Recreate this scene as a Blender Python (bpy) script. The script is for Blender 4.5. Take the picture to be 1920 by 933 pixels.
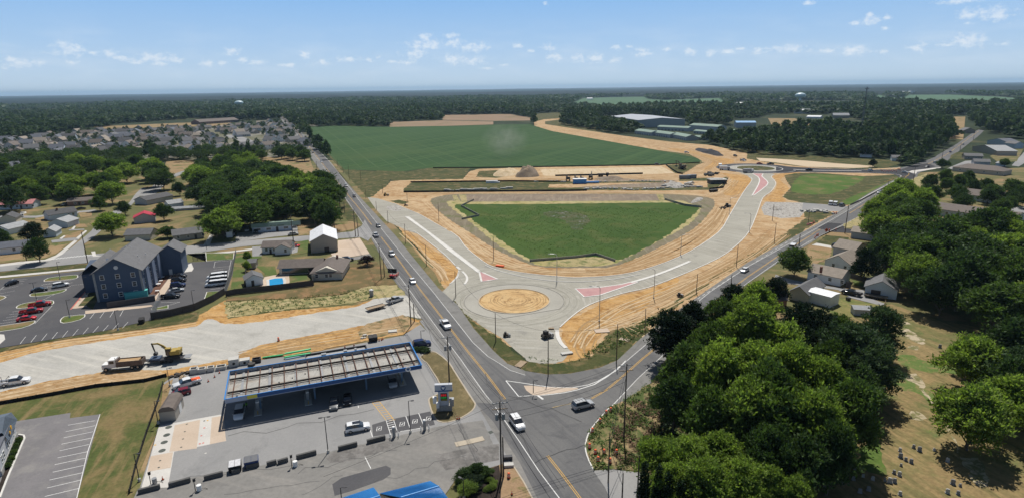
import bpy, math, random
import numpy as np
from math import sin, cos, pi, atan, atan2, radians, hypot, sqrt
from mathutils import Vector, Matrix
random.seed(7); rng = np.random.default_rng(7)
for o in list(bpy.data.objects): bpy.data.objects.remove(o)
S = bpy.context.scene
COL = S.collection
# ------------------------------------------------------------------ camera
CH = 65.0; CF = 1106.0; CT = atan(302/1106); CR = atan(0.0135)
FW = np.array([0, cos(CT), -sin(CT)]); _r = np.array([1, 0, 0.]); _u = np.cross(_r, FW)
CX = cos(CR)*_r - sin(CR)*_u; CU = sin(CR)*_r + cos(CR)*_u
cd = bpy.data.cameras.new("camera"); cam = bpy.data.objects.new("camera", cd); COL.objects.link(cam)
cam.matrix_world = Matrix(((CX[0], CU[0], -FW[0], 0), (CX[1], CU[1], -FW[1], 0), (CX[2], CU[2], -FW[2], CH), (0, 0, 0, 1)))
cd.sensor_width = 36; cd.lens = 36*CF/1920; cd.clip_start = 1; cd.clip_end = 120000
S.camera = cam
# ------------------------------------------------------------------ sky and sun
SUN_EL = radians(60); SUN_AZ = radians(8)      # azimuth from +Y towards +X
W = bpy.data.worlds.new("World"); S.world = W; W.use_nodes = True
nt = W.node_tree; bg = nt.nodes['Background']
sky = nt.nodes.new('ShaderNodeTexSky'); sky.sky_type = 'NISHITA'; sky.sun_disc = False
sky.sun_elevation = SUN_EL; sky.sun_rotation = SUN_AZ; sky.altitude = 0; sky.air_density = 1.0; sky.dust_density = 0.6; sky.ozone_density = 1.6
nt.links.new(sky.outputs[0], bg.inputs[0]); bg.inputs[1].default_value = 0.05
CL_ = [(128, 92, 52, 16), (20, 112, 26, 8), (40, 119, 40, 10), (70, 117, 24, 8), (175, 99, 14, 6), (207, 101, 28, 8), (225, 108, 34, 8), (290, 108, 62, 12), (325, 112, 34, 8), (255, 118, 30, 6), (435, 96, 34, 9), (455, 113, 22, 8), (482, 117, 30, 8), (388, 118, 26, 9), (415, 118, 18, 5), (540, 122, 30, 6), (572, 103, 20, 10), (605, 116, 24, 8), (652, 111, 40, 8), (300, 119, 26, 5), (135, 118, 24, 5), (10, 128, 14, 4),
       (797, 70, 28, 10), (797, 83, 60, 14), (845, 68, 26, 8), (852, 80, 34, 12), (888, 89, 54, 12), (778, 102, 44, 14), (852, 112, 38, 14), (890, 114, 42, 10), (692, 113, 16, 6), (710, 107, 10, 5), (970, 86, 22, 7), (1029, 88, 28, 9), (1038, 107, 28, 12), (995, 96, 12, 5), (1022, 8, 12, 5), (1084, 109, 26, 10), (1116, 109, 30, 14), (1152, 112, 22, 9), (1155, 89, 22, 7), (1181, 87, 12, 4), (1205, 94, 24, 6), (1205, 101, 34, 7), (1250, 94, 14, 5), (945, 122, 14, 4), (912, 128, 26, 4), (735, 116, 18, 5), (765, 118, 30, 6),
       (1293, 97, 26, 9), (1333, 100, 16, 9), (1365, 98, 22, 6), (1387, 92, 26, 5), (1422, 95, 26, 10), (1480, 91, 68, 10), (1550, 95, 26, 6), (1598, 95, 44, 14), (1655, 97, 22, 6), (1720, 89, 28, 11), (1818, 76, 50, 16), (1775, 85, 30, 4), (1885, 83, 22, 5), (1632, 28, 12, 6), (1633, 38, 32, 10), (1605, 44, 22, 5), (1664, 33, 16, 6), (1660, 53, 16, 4), (1516, 6, 24, 6), (1815, 28, 34, 16), (1865, 26, 50, 16), (1800, 1, 70, 6)]

def skynodes():
    t = nt; L = t.links.new
    def nd(ty, op=None, **k):
        n = t.nodes.new(ty)
        if op: n.operation = op
        return n
    def mth(op, a, b=None, c=None, clamp=False):
        n = nd('ShaderNodeMath', op); n.use_clamp = clamp
        for i, v in enumerate((a, b, c)):
            if v is None: continue
            if hasattr(v, 'node'): L(v, n.inputs[i])
            else: n.inputs[i].default_value = v
        return n.outputs[0]
    tc = t.nodes.new('ShaderNodeTexCoord'); sp = t.nodes.new('ShaderNodeSeparateXYZ'); L(tc.outputs['Generated'], sp.inputs[0])
    az = mth('ARCTAN2', sp.outputs[0], sp.outputs[1]); el = mth('ARCSINE', sp.outputs[2])
    cr = t.nodes.new('ShaderNodeValToRGB'); e = cr.color_ramp
    L(mth('MULTIPLY', el, 1/radians(24), clamp=True), cr.inputs[0])
    cols = [(0.0, (.55, .68, .80)), (.06, (.51, .66, .82)), (.16, (.40, .59, .83)), (.33, (.26, .49, .83)), (1, (.13, .32, .70))]
    e.elements[0].position = 0; e.elements[0].color = (*cols[0][1], 1); e.elements[1].position = 1; e.elements[1].color = (*cols[-1][1], 1)
    for q, c in cols[1:-1]: x = e.elements.new(q); x.color = (*c, 1)
    # clouds: a band of small cumulus, each given by azimuth, elevation and size
    cv = t.nodes.new('ShaderNodeCombineXYZ'); L(az, cv.inputs[0]); L(el, cv.inputs[1])
    nz = t.nodes.new('ShaderNodeTexNoise'); nz.inputs['Scale'].default_value = 150; nz.inputs['Detail'].default_value = 5; nz.inputs['Roughness'].default_value = .62
    mp = t.nodes.new('ShaderNodeMapping'); mp.inputs[3].default_value = (.7, 1, 1); L(cv.outputs[0], mp.inputs[0]); L(mp.outputs[0], nz.inputs['Vector'])
    cur = None
    for (px, py, w, h) in CL_:
        d = (px-960)/CF*CX - (py-466.5)/CF*CU + FW; d = d/np.linalg.norm(d); A = atan2(d[0], d[1]); E = math.asin(d[2])
        sx, sy = CF/(w*.58), CF/(h*.72)
        v = nd('ShaderNodeVectorMath', 'MULTIPLY_ADD'); L(cv.outputs[0], v.inputs[0]); v.inputs[1].default_value = (sx/max(.3, FW[1]*cos(A)), sy, 0); v.inputs[2].default_value = (-A*v.inputs[1].default_value[0], -E*sy, 0)
        l = nd('ShaderNodeVectorMath', 'LENGTH'); L(v.outputs[0], l.inputs[0]); o = l.outputs['Value']
        cur = o if cur is None else mth('MINIMUM', cur, o)
    dd = mth('ADD', cur, mth('MULTIPLY', mth('SUBTRACT', nz.outputs[0], .5), 3.4))
    mr = t.nodes.new('ShaderNodeMapRange'); mr.interpolation_type = 'SMOOTHSTEP'; L(dd, mr.inputs[0]); mr.inputs[1].default_value = 1.2; mr.inputs[2].default_value = -.2; mr.inputs[3].default_value = 0; mr.inputs[4].default_value = .66
    n2 = t.nodes.new('ShaderNodeTexNoise'); n2.inputs['Scale'].default_value = 14; n2.inputs['Detail'].default_value = 6; m2 = t.nodes.new('ShaderNodeMapping'); m2.inputs[3].default_value = (1, 4, 1); L(cv.outputs[0], m2.inputs[0]); L(m2.outputs[0], n2.inputs['Vector'])
    veil = mth('MULTIPLY', mth('MULTIPLY', mth('SUBTRACT', n2.outputs[0], .46, clamp=True), .8), mth('SUBTRACT', 1.0, mth('MULTIPLY', mth('ABSOLUTE', mth('SUBTRACT', el, .045)), 16), clamp=True))
    mx = t.nodes.new('ShaderNodeMix'); mx.data_type = 'RGBA'; L(mth('ADD', mr.outputs[0], veil, clamp=True), mx.inputs[0]); L(cr.outputs[0], mx.inputs[6]); mx.inputs[7].default_value = (.80, .86, .93, 1)
    b2 = t.nodes.new('ShaderNodeBackground'); L(mx.outputs[2], b2.inputs[0]); b2.inputs[1].default_value = 1.1
    ms = t.nodes.new('ShaderNodeMixShader'); f = mth('MULTIPLY', mth('SUBTRACT', el, radians(8.5)), 1/radians(5), clamp=True)
    L(f, ms.inputs[0]); L(b2.outputs[0], ms.inputs[1]); L(bg.outputs[0], ms.inputs[2]); L(ms.outputs[0], t.nodes['World Output'].inputs[0])
skynodes()
sd = bpy.data.lights.new("sun", 'SUN'); sd.energy = 5.0; sd.angle = radians(0.53); sd.color = (1, 0.955, 0.88)
so = bpy.data.objects.new("sun", sd); COL.objects.link(so)
so.rotation_euler = Vector((sin(SUN_AZ)*cos(SUN_EL), cos(SUN_AZ)*cos(SUN_EL), sin(SUN_EL))).to_track_quat('Z', 'Y').to_euler()
S.view_settings.view_transform = 'Standard'; S.view_settings.look = 'None'
S.view_settings.exposure = -0.1; S.view_settings.gamma = 1
S.render.engine = 'CYCLES'; S.cycles.max_bounces = 5; S.cycles.transparent_max_bounces = 12; S.cycles.volume_bounces = 0

# ------------------------------------------------------------------ helpers
def G(x, y, z=0.0):
    d = (x-960)/CF*CX - (y-466.5)/CF*CU + FW
    t = (z-CH)/d[2]
    return np.array([t*d[0], t*d[1], z])
def P(p):
    q = np.array(p, float) - [0, 0, CH]; k = q@FW
    return 960+CF*(q@CX)/k, 466.5-CF*(q@CU)/k
def hgt(b, ty):
    lo, hi = 0.3, 120
    for _ in range(40):
        m = (lo+hi)/2
        if P([b[0], b[1], m])[1] > ty: lo = m
        else: hi = m
    return lo
def Z(ox, oy, s, *pts):      # points read off an enlarged crop
    return [(ox+a/s, oy+b/s) for a, b in pts]
def inpoly(px, py, poly):
    px = np.asarray(px); py = np.asarray(py); r = np.zeros(px.shape, bool); n = len(poly)
    for i in range(n):
        x1, y1 = poly[i]; x2, y2 = poly[(i+1) % n]
        if y1 == y2: continue
        c = ((y1 > py) != (y2 > py)) & (px < (x2-x1)*(py-y1)/(y2-y1)+x1)
        r ^= c
    return r
def tag(o, label=None, cat=None, group=None, kind=None):
    if label: o['label'] = label
    if cat: o['category'] = cat
    if group: o['group'] = group
    if kind: o['kind'] = kind
    return o
def empty(name, loc, rz=0, label=None, cat=None, group=None):
    o = bpy.data.objects.new(name, None); COL.objects.link(o); o.empty_display_size = 0.2
    o.location = loc; o.rotation_euler = (0, 0, rz)
    return tag(o, label, cat, group)
class MB:
    def __init__(s): s.v = []; s.f = []; s.m = []
    def add(s, vs, fs, mi=0):
        n = len(s.v); s.v += [tuple(float(c) for c in v) for v in vs]; s.f += [tuple(n+i for i in f) for f in fs]; s.m += [mi]*len(fs); return s
    def box(s, cx, cy, cz, sx, sy, sz, rz=0, mi=0, rx=0):     # centre, sizes
        vs = []
        for dx in (-.5, .5):
            for dy in (-.5, .5):
                for dz in (-.5, .5):
                    x, y, z = dx*sx, dy*sy, dz*sz
                    if rx: y, z = y*cos(rx)-z*sin(rx), y*sin(rx)+z*cos(rx)
                    vs.append((cx+x*cos(rz)-y*sin(rz), cy+x*sin(rz)+y*cos(rz), cz+z))
        return s.add(vs, [(0, 1, 3, 2), (4, 6, 7, 5), (0, 4, 5, 1), (2, 3, 7, 6), (0, 2, 6, 4), (1, 5, 7, 3)], mi)
    def tube(s, pts, r, n=6, mi=0, cap=True):
        pts = [Vector(p) for p in pts]; rr = r if isinstance(r, (list, tuple)) else [r]*len(pts)
        rings = []
        for i, p in enumerate(pts):
            d = (pts[min(i+1, len(pts)-1)]-pts[max(i-1, 0)]).normalized()
            a = d.cross(Vector((0, 0, 1)));
            if a.length < 1e-3: a = Vector((1, 0, 0))
            a.normalize(); b = d.cross(a)
            rings.append([p+(a*cos(2*pi*k/n)+b*sin(2*pi*k/n))*rr[i] for k in range(n)])
        vs = [v for R in rings for v in R]; fs = []
        for i in range(len(pts)-1):
            for k in range(n): fs.append((i*n+k, i*n+(k+1) % n, (i+1)*n+(k+1) % n, (i+1)*n+k))
        if cap: fs.append(tuple(range(n-1, -1, -1))); fs.append(tuple((len(pts)-1)*n+k for k in range(n)))
        return s.add(vs, fs, mi)
    def cyl(s, x, y, z0, z1, r0, r1=None, n=10, mi=0): return s.tube([(x, y, z0), (x, y, z1)], [r0, r0 if r1 is None else r1], n, mi)
    def prism(s, poly, z0, z1, mi=0):     # xy polygon extruded
        n = len(poly); vs = [(x, y, z0) for x, y in poly]+[(x, y, z1) for x, y in poly]
        return s.add(vs, [tuple(range(n-1, -1, -1)), tuple(range(n, 2*n))]+[(i, (i+1) % n, n+(i+1) % n, n+i) for i in range(n)], mi)
    def xprism(s, poly, y0, y1, mi=0):    # xz profile extruded along y
        n = len(poly); vs = [(x, y0, z) for x, z in poly]+[(x, y1, z) for x, z in poly]
        return s.add(vs, [tuple(range(n)), tuple(range(2*n-1, n-1, -1))]+[(i, n+i, n+(i+1) % n, (i+1) % n) for i in range(n)], mi)
    def ball(s, c, r, n=8, mi=0, sz=1):
        vs = [(c[0], c[1], c[2]+r*sz)]; m = max(3, n//2)
        for i in range(1, m):
            t = pi*i/m
            for k in range(n): vs.append((c[0]+r*sin(t)*cos(2*pi*k/n), c[1]+r*sin(t)*sin(2*pi*k/n), c[2]+r*sz*cos(t)))
        vs.append((c[0], c[1], c[2]-r*sz)); L = len(vs)-1; fs = []
        for k in range(n): fs.append((0, 1+k, 1+(k+1) % n)); fs.append((L, L-1-k, L-1-(k+1) % n))
        for i in range(m-2):
            for k in range(n): a = 1+i*n+k; b = 1+i*n+(k+1) % n; fs.append((a, a+n, b+n, b))
        return s.add(vs, fs, mi)
    def build(s, name, mats, parent=None, smooth=False):
        me = bpy.data.meshes.new(name); me.from_pydata(s.v, [], s.f)
        if not isinstance(mats, (list, tuple)): mats = [mats]
        for m in mats: me.materials.append(m)
        if len(mats) > 1: me.polygons.foreach_set('material_index', s.m)
        if smooth: me.polygons.foreach_set('use_smooth', [True]*len(me.polygons))
        import bmesh
        bm = bmesh.new(); bm.from_mesh(me); bmesh.ops.recalc_face_normals(bm, faces=bm.faces); bm.to_mesh(me); bm.free()
        me.update(); o = bpy.data.objects.new(name, me); COL.objects.link(o)
        if parent: o.parent = parent
        return o
def copy_tree(o, parent=None):
    c = o.copy(); COL.objects.link(c)
    if parent: c.parent = parent
    for ch in [x for x in KIDS.get(o.name, o.children)]: copy_tree(ch, c)
    return c
KIDS = {}
def freeze(o):     # remember the children of a prototype (fast copying)
    KIDS[o.name] = list(o.children)
    for c in o.children: freeze(c)
def qmesh(name, verts, quads, mats):      # big arrays, fast
    me = bpy.data.meshes.new(name); me.vertices.add(len(verts)); me.vertices.foreach_set('co', verts.astype(np.float32).ravel())
    k = quads.shape[1]; me.loops.add(quads.size); me.loops.foreach_set('vertex_index', quads.astype(np.int32).ravel())
    me.polygons.add(len(quads)); me.polygons.foreach_set('loop_start', np.arange(0, quads.size, k, dtype=np.int32))
    try: me.polygons.foreach_set('loop_total', np.full(len(quads), k, dtype=np.int32))
    except Exception: pass
    for m in (mats if isinstance(mats, (list, tuple)) else [mats]): me.materials.append(m)
    me.update(calc_edges=True); return me

# ------------------------------------------------------------------ materials
def newmat(name):
    m = bpy.data.materials.new(name); m.use_nodes = True; n = m.node_tree.nodes; return m, m.node_tree, n['Principled BSDF']
def N(nt, t, **kw):
    n = nt.nodes.new(t)
    for k, v in kw.items():
        if k.startswith('i_'): n.inputs[k[2:].replace('_', ' ')].default_value = v
        else: setattr(n, k, v)
    return n
def mixc(nt, fac, a, b, mode='MIX'):
    m = nt.nodes.new('ShaderNodeMix'); m.data_type = 'RGBA'; m.blend_type = mode
    for s, v in ((m.inputs[0], fac), (m.inputs[6], a), (m.inputs[7], b)):
        if hasattr(v, 'node'): nt.links.new(v, s)
        else: s.default_value = (*v, 1) if isinstance(v, tuple) and len(v) == 3 else v
    return m.outputs[2]
def ramp(nt, sock, lo, hi):
    m = nt.nodes.new('ShaderNodeMapRange'); nt.links.new(sock, m.inputs[0]); m.inputs[1].default_value = lo; m.inputs[2].default_value = hi; return m.outputs[0]
def noise(nt, vec, scale, detail=4, rough=.6, dist=0):
    n = nt.nodes.new('ShaderNodeTexNoise'); n.inputs['Scale'].default_value = scale; n.inputs['Detail'].default_value = detail
    n.inputs['Roughness'].default_value = rough; n.inputs['Distortion'].default_value = dist; nt.links.new(vec, n.inputs['Vector']); return n.outputs[0]
def mapped(nt, vec, ang=0, sc=(1, 1, 1), loc=(0, 0, 0)):
    m = nt.nodes.new('ShaderNodeMapping'); nt.links.new(vec, m.inputs[0]); m.inputs[2].default_value = (0, 0, ang); m.inputs[3].default_value = sc; m.inputs[1].default_value = loc; return m.outputs[0]
MATS = {}
def plain(name, c, rough=.6, metal=0, var=.12, scale=1.5, spec=.4, emit=0):
    if name in MATS: return MATS[name]
    m, t, b = newmat(name); tc = t.nodes.new('ShaderNodeTexCoord')
    f = ramp(t, noise(t, tc.outputs['Object'], scale, 5, .65), .3, .7)
    d = tuple(x*(1-var) for x in c); e = tuple(min(1, x*(1+var)) for x in c)
    t.links.new(mixc(t, f, d, e), b.inputs['Base Color'])
    b.inputs['Roughness'].default_value = rough; b.inputs['Metallic'].default_value = metal; b.inputs['Specular IOR Level'].default_value = spec
    if emit: b.inputs['Emission Color'].default_value = (*c, 1); b.inputs['Emission Strength'].default_value = emit
    MATS[name] = m; return m
def ground(name, c1, c2, big=.03, c3=None, mid=.15, t3=(.55, .7), fine=2.5, famt=.18, streak=None, c4=None, t4=(.5, .7), rings=None, bump=.0, dist=.5, rough=.95):
    m, t, b = newmat(name); tc = t.nodes.new('ShaderNodeTexCoord'); v = tc.outputs['Object']
    col = mixc(t, ramp(t, noise(t, v, big, 5, .6, dist), .35, .65), c1, c2)
    if c3: col = mixc(t, ramp(t, noise(t, mapped(t, v, .3, (1, 1, 1), (31, 7, 0)), mid, 6, .65, dist), *t3), col, c3)
    sf = None
    if streak:    # (angle, across scale, along scale)
        sf = noise(t, mapped(t, mapped(t, v, streak[0]), 0, (streak[2], streak[1], 1)), 1, 5, .6, .3 if dist < 1 else 1.2)
    if rings:     # (cx, cy, radial scale, angular scale)
        sp = t.nodes.new('ShaderNodeSeparateXYZ'); t.links.new(mapped(t, v, 0, (1, 1, 1), (-rings[0], -rings[1], 0)), sp.inputs[0])
        def M(op, a, bb=None):
            n = t.nodes.new('ShaderNodeMath'); n.operation = op
            t.links.new(a, n.inputs[0])
            if bb is not None:
                if hasattr(bb, 'node'): t.links.new(bb, n.inputs[1])
                else: n.inputs[1].default_value = bb
            return n.outputs[0]
        rad = M('SQRT', M('ADD', M('MULTIPLY', sp.outputs[0], sp.outputs[0]), M('MULTIPLY', sp.outputs[1], sp.outputs[1])))
        an = M('ARCTAN2', sp.outputs[1], sp.outputs[0])
        cb = t.nodes.new('ShaderNodeCombineXYZ'); t.links.new(M('MULTIPLY', rad, rings[2]), cb.inputs[0]); t.links.new(M('MULTIPLY', an, rings[3]), cb.inputs[1])
        sf = noise(t, cb.outputs[0], 1, 5, .65, .8)
    if sf is not None and c4: col = mixc(t, ramp(t, sf, *t4), col, c4)
    fn = noise(t, v, fine, 6, .7)
    g = ramp(t, fn, .25, .75)
    lo = tuple([1-famt]*3); hi = tuple([1+famt]*3)
    col = mixc(t, 1.0, col, mixc(t, g, lo, hi), 'MULTIPLY')
    t.links.new(col, b.inputs['Base Color']); b.inputs['Roughness'].default_value = rough; b.inputs['Specular IOR Level'].default_value = .15
    if bump:
        bp = t.nodes.new('ShaderNodeBump'); bp.inputs['Strength'].default_value = .6; bp.inputs['Distance'].default_value = bump
        t.links.new(sf if sf is not None else fn, bp.inputs['Height']); t.links.new(bp.outputs[0], b.inputs['Normal'])
    MATS[name] = m; return m
def leafmat(name, c1, c2, c3, scale=.35, trans=.35, isl=.5):
    m, t, b = newmat(name); tc = t.nodes.new('ShaderNodeTexCoord'); oi = t.nodes.new('ShaderNodeObjectInfo'); ge = t.nodes.new('ShaderNodeNewGeometry')
    col = mixc(t, ramp(t, noise(t, ge.outputs['Position'], scale, 3, .6), .35, .65), c1, c2)
    mu = t.nodes.new('ShaderNodeMath'); mu.operation = 'MULTIPLY'; t.links.new(oi.outputs['Random'], mu.inputs[0]); mu.inputs[1].default_value = .7
    col = mixc(t, mu.outputs[0], col, c3)
    col = mixc(t, 1.0, col, mixc(t, ge.outputs['Random Per Island'], (1-isl,)*3, (1+isl,)*3), 'MULTIPLY')
    t.links.new(col, b.inputs['Base Color']); b.inputs['Roughness'].default_value = .6; b.inputs['Specular IOR Level'].default_value = .12
    tr = t.nodes.new('ShaderNodeBsdfTranslucent'); t.links.new(mixc(t, 1.0, col, (1.15, 1.3, .55), 'MULTIPLY'), tr.inputs[0])
    ms = t.nodes.new('ShaderNodeMixShader'); ms.inputs[0].default_value = trans
    t.links.new(b.outputs[0], ms.inputs[1]); t.links.new(tr.outputs[0], ms.inputs[2]); t.links.new(ms.outputs[0], t.nodes['Material Output'].inputs[0])
    MATS[name] = m; return m
C0 = G(964, 563)   # roundabout centre
ASPH = ground('asphalt_highway', (.135, .135, .137), (.17, .168, .165), .05, (.10, .10, .105), .25, (.55, .75), 3, .14, streak=(radians(61), .55, .012), c4=(.10, .10, .105), t4=(.5, .75))
ASPHN = ground('asphalt_new', (.045, .045, .05), (.06, .06, .065), .05, (.08, .08, .085), .2, (.6, .8), 3, .12)
ASPHP = ground('asphalt_parking', (.085, .085, .092), (.11, .108, .112), .06, (.14, .135, .13), .12, (.58, .8), 3, .12)
ASPHL = ground('asphalt_worn', (.20, .195, .185), (.25, .24, .225), .05, (.16, .155, .15), .12, (.52, .7), 1.2, .14, streak=(radians(20), .5, .05), c4=(.28, .265, .245), t4=(.55, .75))
ASPHL2 = ground('asphalt_town', (.25, .25, .25), (.31, .305, .30), .05, (.2, .2, .2), .12, (.55, .75), 3, .1)
CONC = ground('concrete', (.52, .50, .47), (.60, .58, .54), .1, (.42, .40, .37), .3, (.6, .8), 4, .1)
CONCT = ground('concrete_tan', (.50, .40, .31), (.55, .45, .36), .1, (.42, .35, .28), .3, (.6, .8), 4, .1)
KERB = ground('concrete_kerb', (.60, .59, .56), (.68, .66, .62), .3, fine=5, famt=.12)
KERBT = ground('concrete_kerb_tan', (.42, .36, .28), (.48, .42, .33), .3, fine=5, famt=.12)
PAINTW = ground('paint_white', (.62, .62, .61), (.74, .74, .72), .5, (.35, .35, .35), 1.5, (.62, .75), 4, .12)
PAINTY = ground('paint_yellow', (.62, .36, .07), (.68, .42, .12), .5, (.35, .27, .16), 1.5, (.62, .75), 4, .12)
PAINTR = ground('paint_red', (.55, .12, .10), (.6, .2, .17), .5)
PINK = ground('brick_paving_pink', (.44, .25, .25), (.50, .30, .29), .3, fine=4, famt=.12)
STONE = ground('crushed_stone', (.33, .315, .27), (.40, .385, .335), .04, (.28, .27, .24), .2, (.52, .68), 2.2, .18, streak=(radians(10), .8, .06), c4=(.42, .405, .36), t4=(.5, .7))
STONER = ground('crushed_stone_rings', (.31, .295, .25), (.37, .355, .305), .05, (.27, .26, .23), .2, (.55, .7), 2.2, .16, rings=(C0[0], C0[1], .9, 3.0), c4=(.43, .41, .36), t4=(.5, .68), bump=.04)
STONEW = ground('crushed_stone_west', (.40, .39, .36), (.47, .455, .42), .03, (.34, .33, .30), .15, (.5, .7), 2, .16, streak=(radians(20), .5, .03), c4=(.52, .50, .45), t4=(.5, .72))
DIRT = ground('dirt_tan', (.40, .26, .135), (.50, .36, .21), .035, (.33, .19, .08), .08, (.48, .62), .8, .24, streak=(radians(25), .5, .16), c4=(.55, .42, .27), t4=(.5, .72), bump=.2, dist=2.0)
DIRTO = ground('dirt_orange', (.44, .25, .085), (.50, .31, .13), .05, (.30, .155, .05), .12, (.48, .62), 1.0, .26, streak=(radians(30), .7, .22), c4=(.54, .36, .18), t4=(.5, .7), bump=.25, dist=2.2)
DIRTI = ground('dirt_island', (.52, .34, .16), (.58, .41, .21), .15, (.42, .25, .1), .3, (.55, .7), 1.5, .15, rings=(C0[0], C0[1], 1.1, 2.2), c4=(.28, .17, .08), t4=(.54, .64), bump=.15)
DIRTD = ground('topsoil_brown', (.19, .15, .115), (.25, .2, .15), .06, (.33, .25, .17), .1, (.55, .7), 1.5, .2, streak=(radians(95), .5, .05), c4=(.30, .25, .19), t4=(.5, .7))
BANK = ground('erosion_bank', (.17, .145, .10), (.21, .18, .12), .05, (.13, .14, .06), .06, (.5, .65), 1.5, .2, streak=(radians(90), .5, .06), c4=(.25, .215, .155), t4=(.5, .7))
STRAW = ground('straw_mulch', (.36, .30, .13), (.42, .36, .19), .08, (.18, .20, .06), .25, (.5, .64), 1.8, .25)
STRAWG = ground('straw_with_weeds', (.34, .28, .13), (.40, .33, .18), .12, (.14, .16, .06), .35, (.46, .66), 1.4, .32)
BASIN = ground('basin_grass', (.042, .084, .016), (.060, .105, .022), .03, (.095, .115, .034), .06, (.5, .68), 2.2, .34)
GRASS = ground('mown_grass', (.07, .115, .03), (.10, .135, .04), .06, (.22, .16, .08), .09, (.46, .62), 2, .2)
GRASSD = ground('dry_grass', (.27, .18, .095), (.33, .235, .13), .05, (.09, .12, .035), .09, (.5, .66), 2, .22)
GRASSB = ground('verge_grass', (.05, .065, .022), (.085, .085, .032), .1, (.19, .14, .07), .2, (.5, .66), 1.6, .35)
CEM = ground('cemetery_grass', (.235, .17, .08), (.285, .21, .10), .06, (.11, .135, .045), .07, (.5, .64), 1.2, .34, streak=(radians(75), .7, .07), c4=(.15, .13, .055), t4=(.45, .65))
LUSH = ground('lush_grass', (.06, .12, .022), (.09, .14, .03), .06, (.17, .15, .06), .08, (.48, .64), 1.5, .28)
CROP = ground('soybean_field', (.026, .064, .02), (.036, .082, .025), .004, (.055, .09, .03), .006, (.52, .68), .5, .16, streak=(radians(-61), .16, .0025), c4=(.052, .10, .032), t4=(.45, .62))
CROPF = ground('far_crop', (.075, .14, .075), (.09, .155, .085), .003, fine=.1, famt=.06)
PLOW = ground('harvested_field', (.27, .185, .125), (.31, .215, .145), .004, (.17, .15, .08), .02, (.52, .7), .4, .1, streak=(radians(8), .12, .004), c4=(.23, .18, .1), t4=(.5, .65))
FLOOR = ground('forest_floor', (.022, .034, .016), (.034, .048, .02), .01, (.10, .095, .045), .01, (.55, .7), 1, .2)
YARD = ground('yard_grass', (.105, .115, .045), (.15, .14, .06), .03, (.27, .19, .1), .05, (.48, .62), 2, .2)
RUBBLE = ground('rubble', (.36, .34, .31), (.45, .43, .40), .5, (.2, .18, .16), .8, (.5, .6), 2.5, .3)
MULCH = ground('mulch_dark', (.03, .024, .02), (.045, .035, .03), .8, fine=5, famt=.3)

# ------------------------------------------------------------------ flat sheets
LEV = .0035; SHN = [0]
def smoothpts(p, n=5, closed=True):
    out = []; k = len(p)
    rngk = range(k) if closed else range(k-1)
    for i in rngk:
        g = (lambda j: p[j % k]) if closed else (lambda j: p[max(0, min(k-1, j))])
        a, b, c, d = [np.array(g(j), float) for j in (i-1, i, i+1, i+2)]
        for s in range(n):
            t = s/n
            out.append(.5*((2*b)+(-a+c)*t+(2*a-5*b+4*c-d)*t*t+(-a+3*b-3*c+d)*t**3))
    if not closed: out.append(np.array(p[-1], float))
    return out
def roughen(w, amp, closed=True):
    out = []; n = len(w); ph = rng.random(6)*9
    acc = 0
    for i in range(n if closed else n-1):
        a, b = w[i], w[(i+1) % n]; L = np.linalg.norm(b-a); k = int(max(1, min(60, L/max(.8, amp*1.2)))); d = (b-a)/max(L, 1e-6); nn = np.array([-d[1], d[0]])
        for s in range(k):
            q = a+(b-a)*s/k; acc += L/k
            f = sin(acc/amp*.35+ph[0])*.5+sin(acc/amp*.9+ph[1])*.35+rng.normal()*.22
            out.append(q+nn*amp*f*(0 if (s == 0 and amp < .2) else 1))
    return out
def poly_mesh(name, w, z, mat):
    me = bpy.data.meshes.new(name)
    from mathutils.geometry import tessellate_polygon
    vs = [Vector((p[0], p[1], 0)) for p in w]
    tris = tessellate_polygon([vs])
    me.from_pydata([(p[0], p[1], z) for p in w], [], [tuple(t) for t in tris]); me.materials.append(mat); me.update()
    import bmesh
    bm = bmesh.new(); bm.from_mesh(me)
    for f in bm.faces:
        if f.normal.z < 0: f.normal_flip()
    bm.to_mesh(me); bm.free()
    o = bpy.data.objects.new(name, me); COL.objects.link(o); return o
def sheet(name, pts, mat, lev, smooth=0, rough=0, world=False):
    p = smoothpts(pts, smooth) if smooth else pts
    w = [np.array(q[:2], float) if world else G(*q)[:2] for q in p]
    if rough: w = roughen(w, rough)
    SHN[0] += 1; o = poly_mesh(name, w, lev*LEV+(SHN[0] % 12)*.00026, mat); o['kind'] = 'structure'; return o
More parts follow.
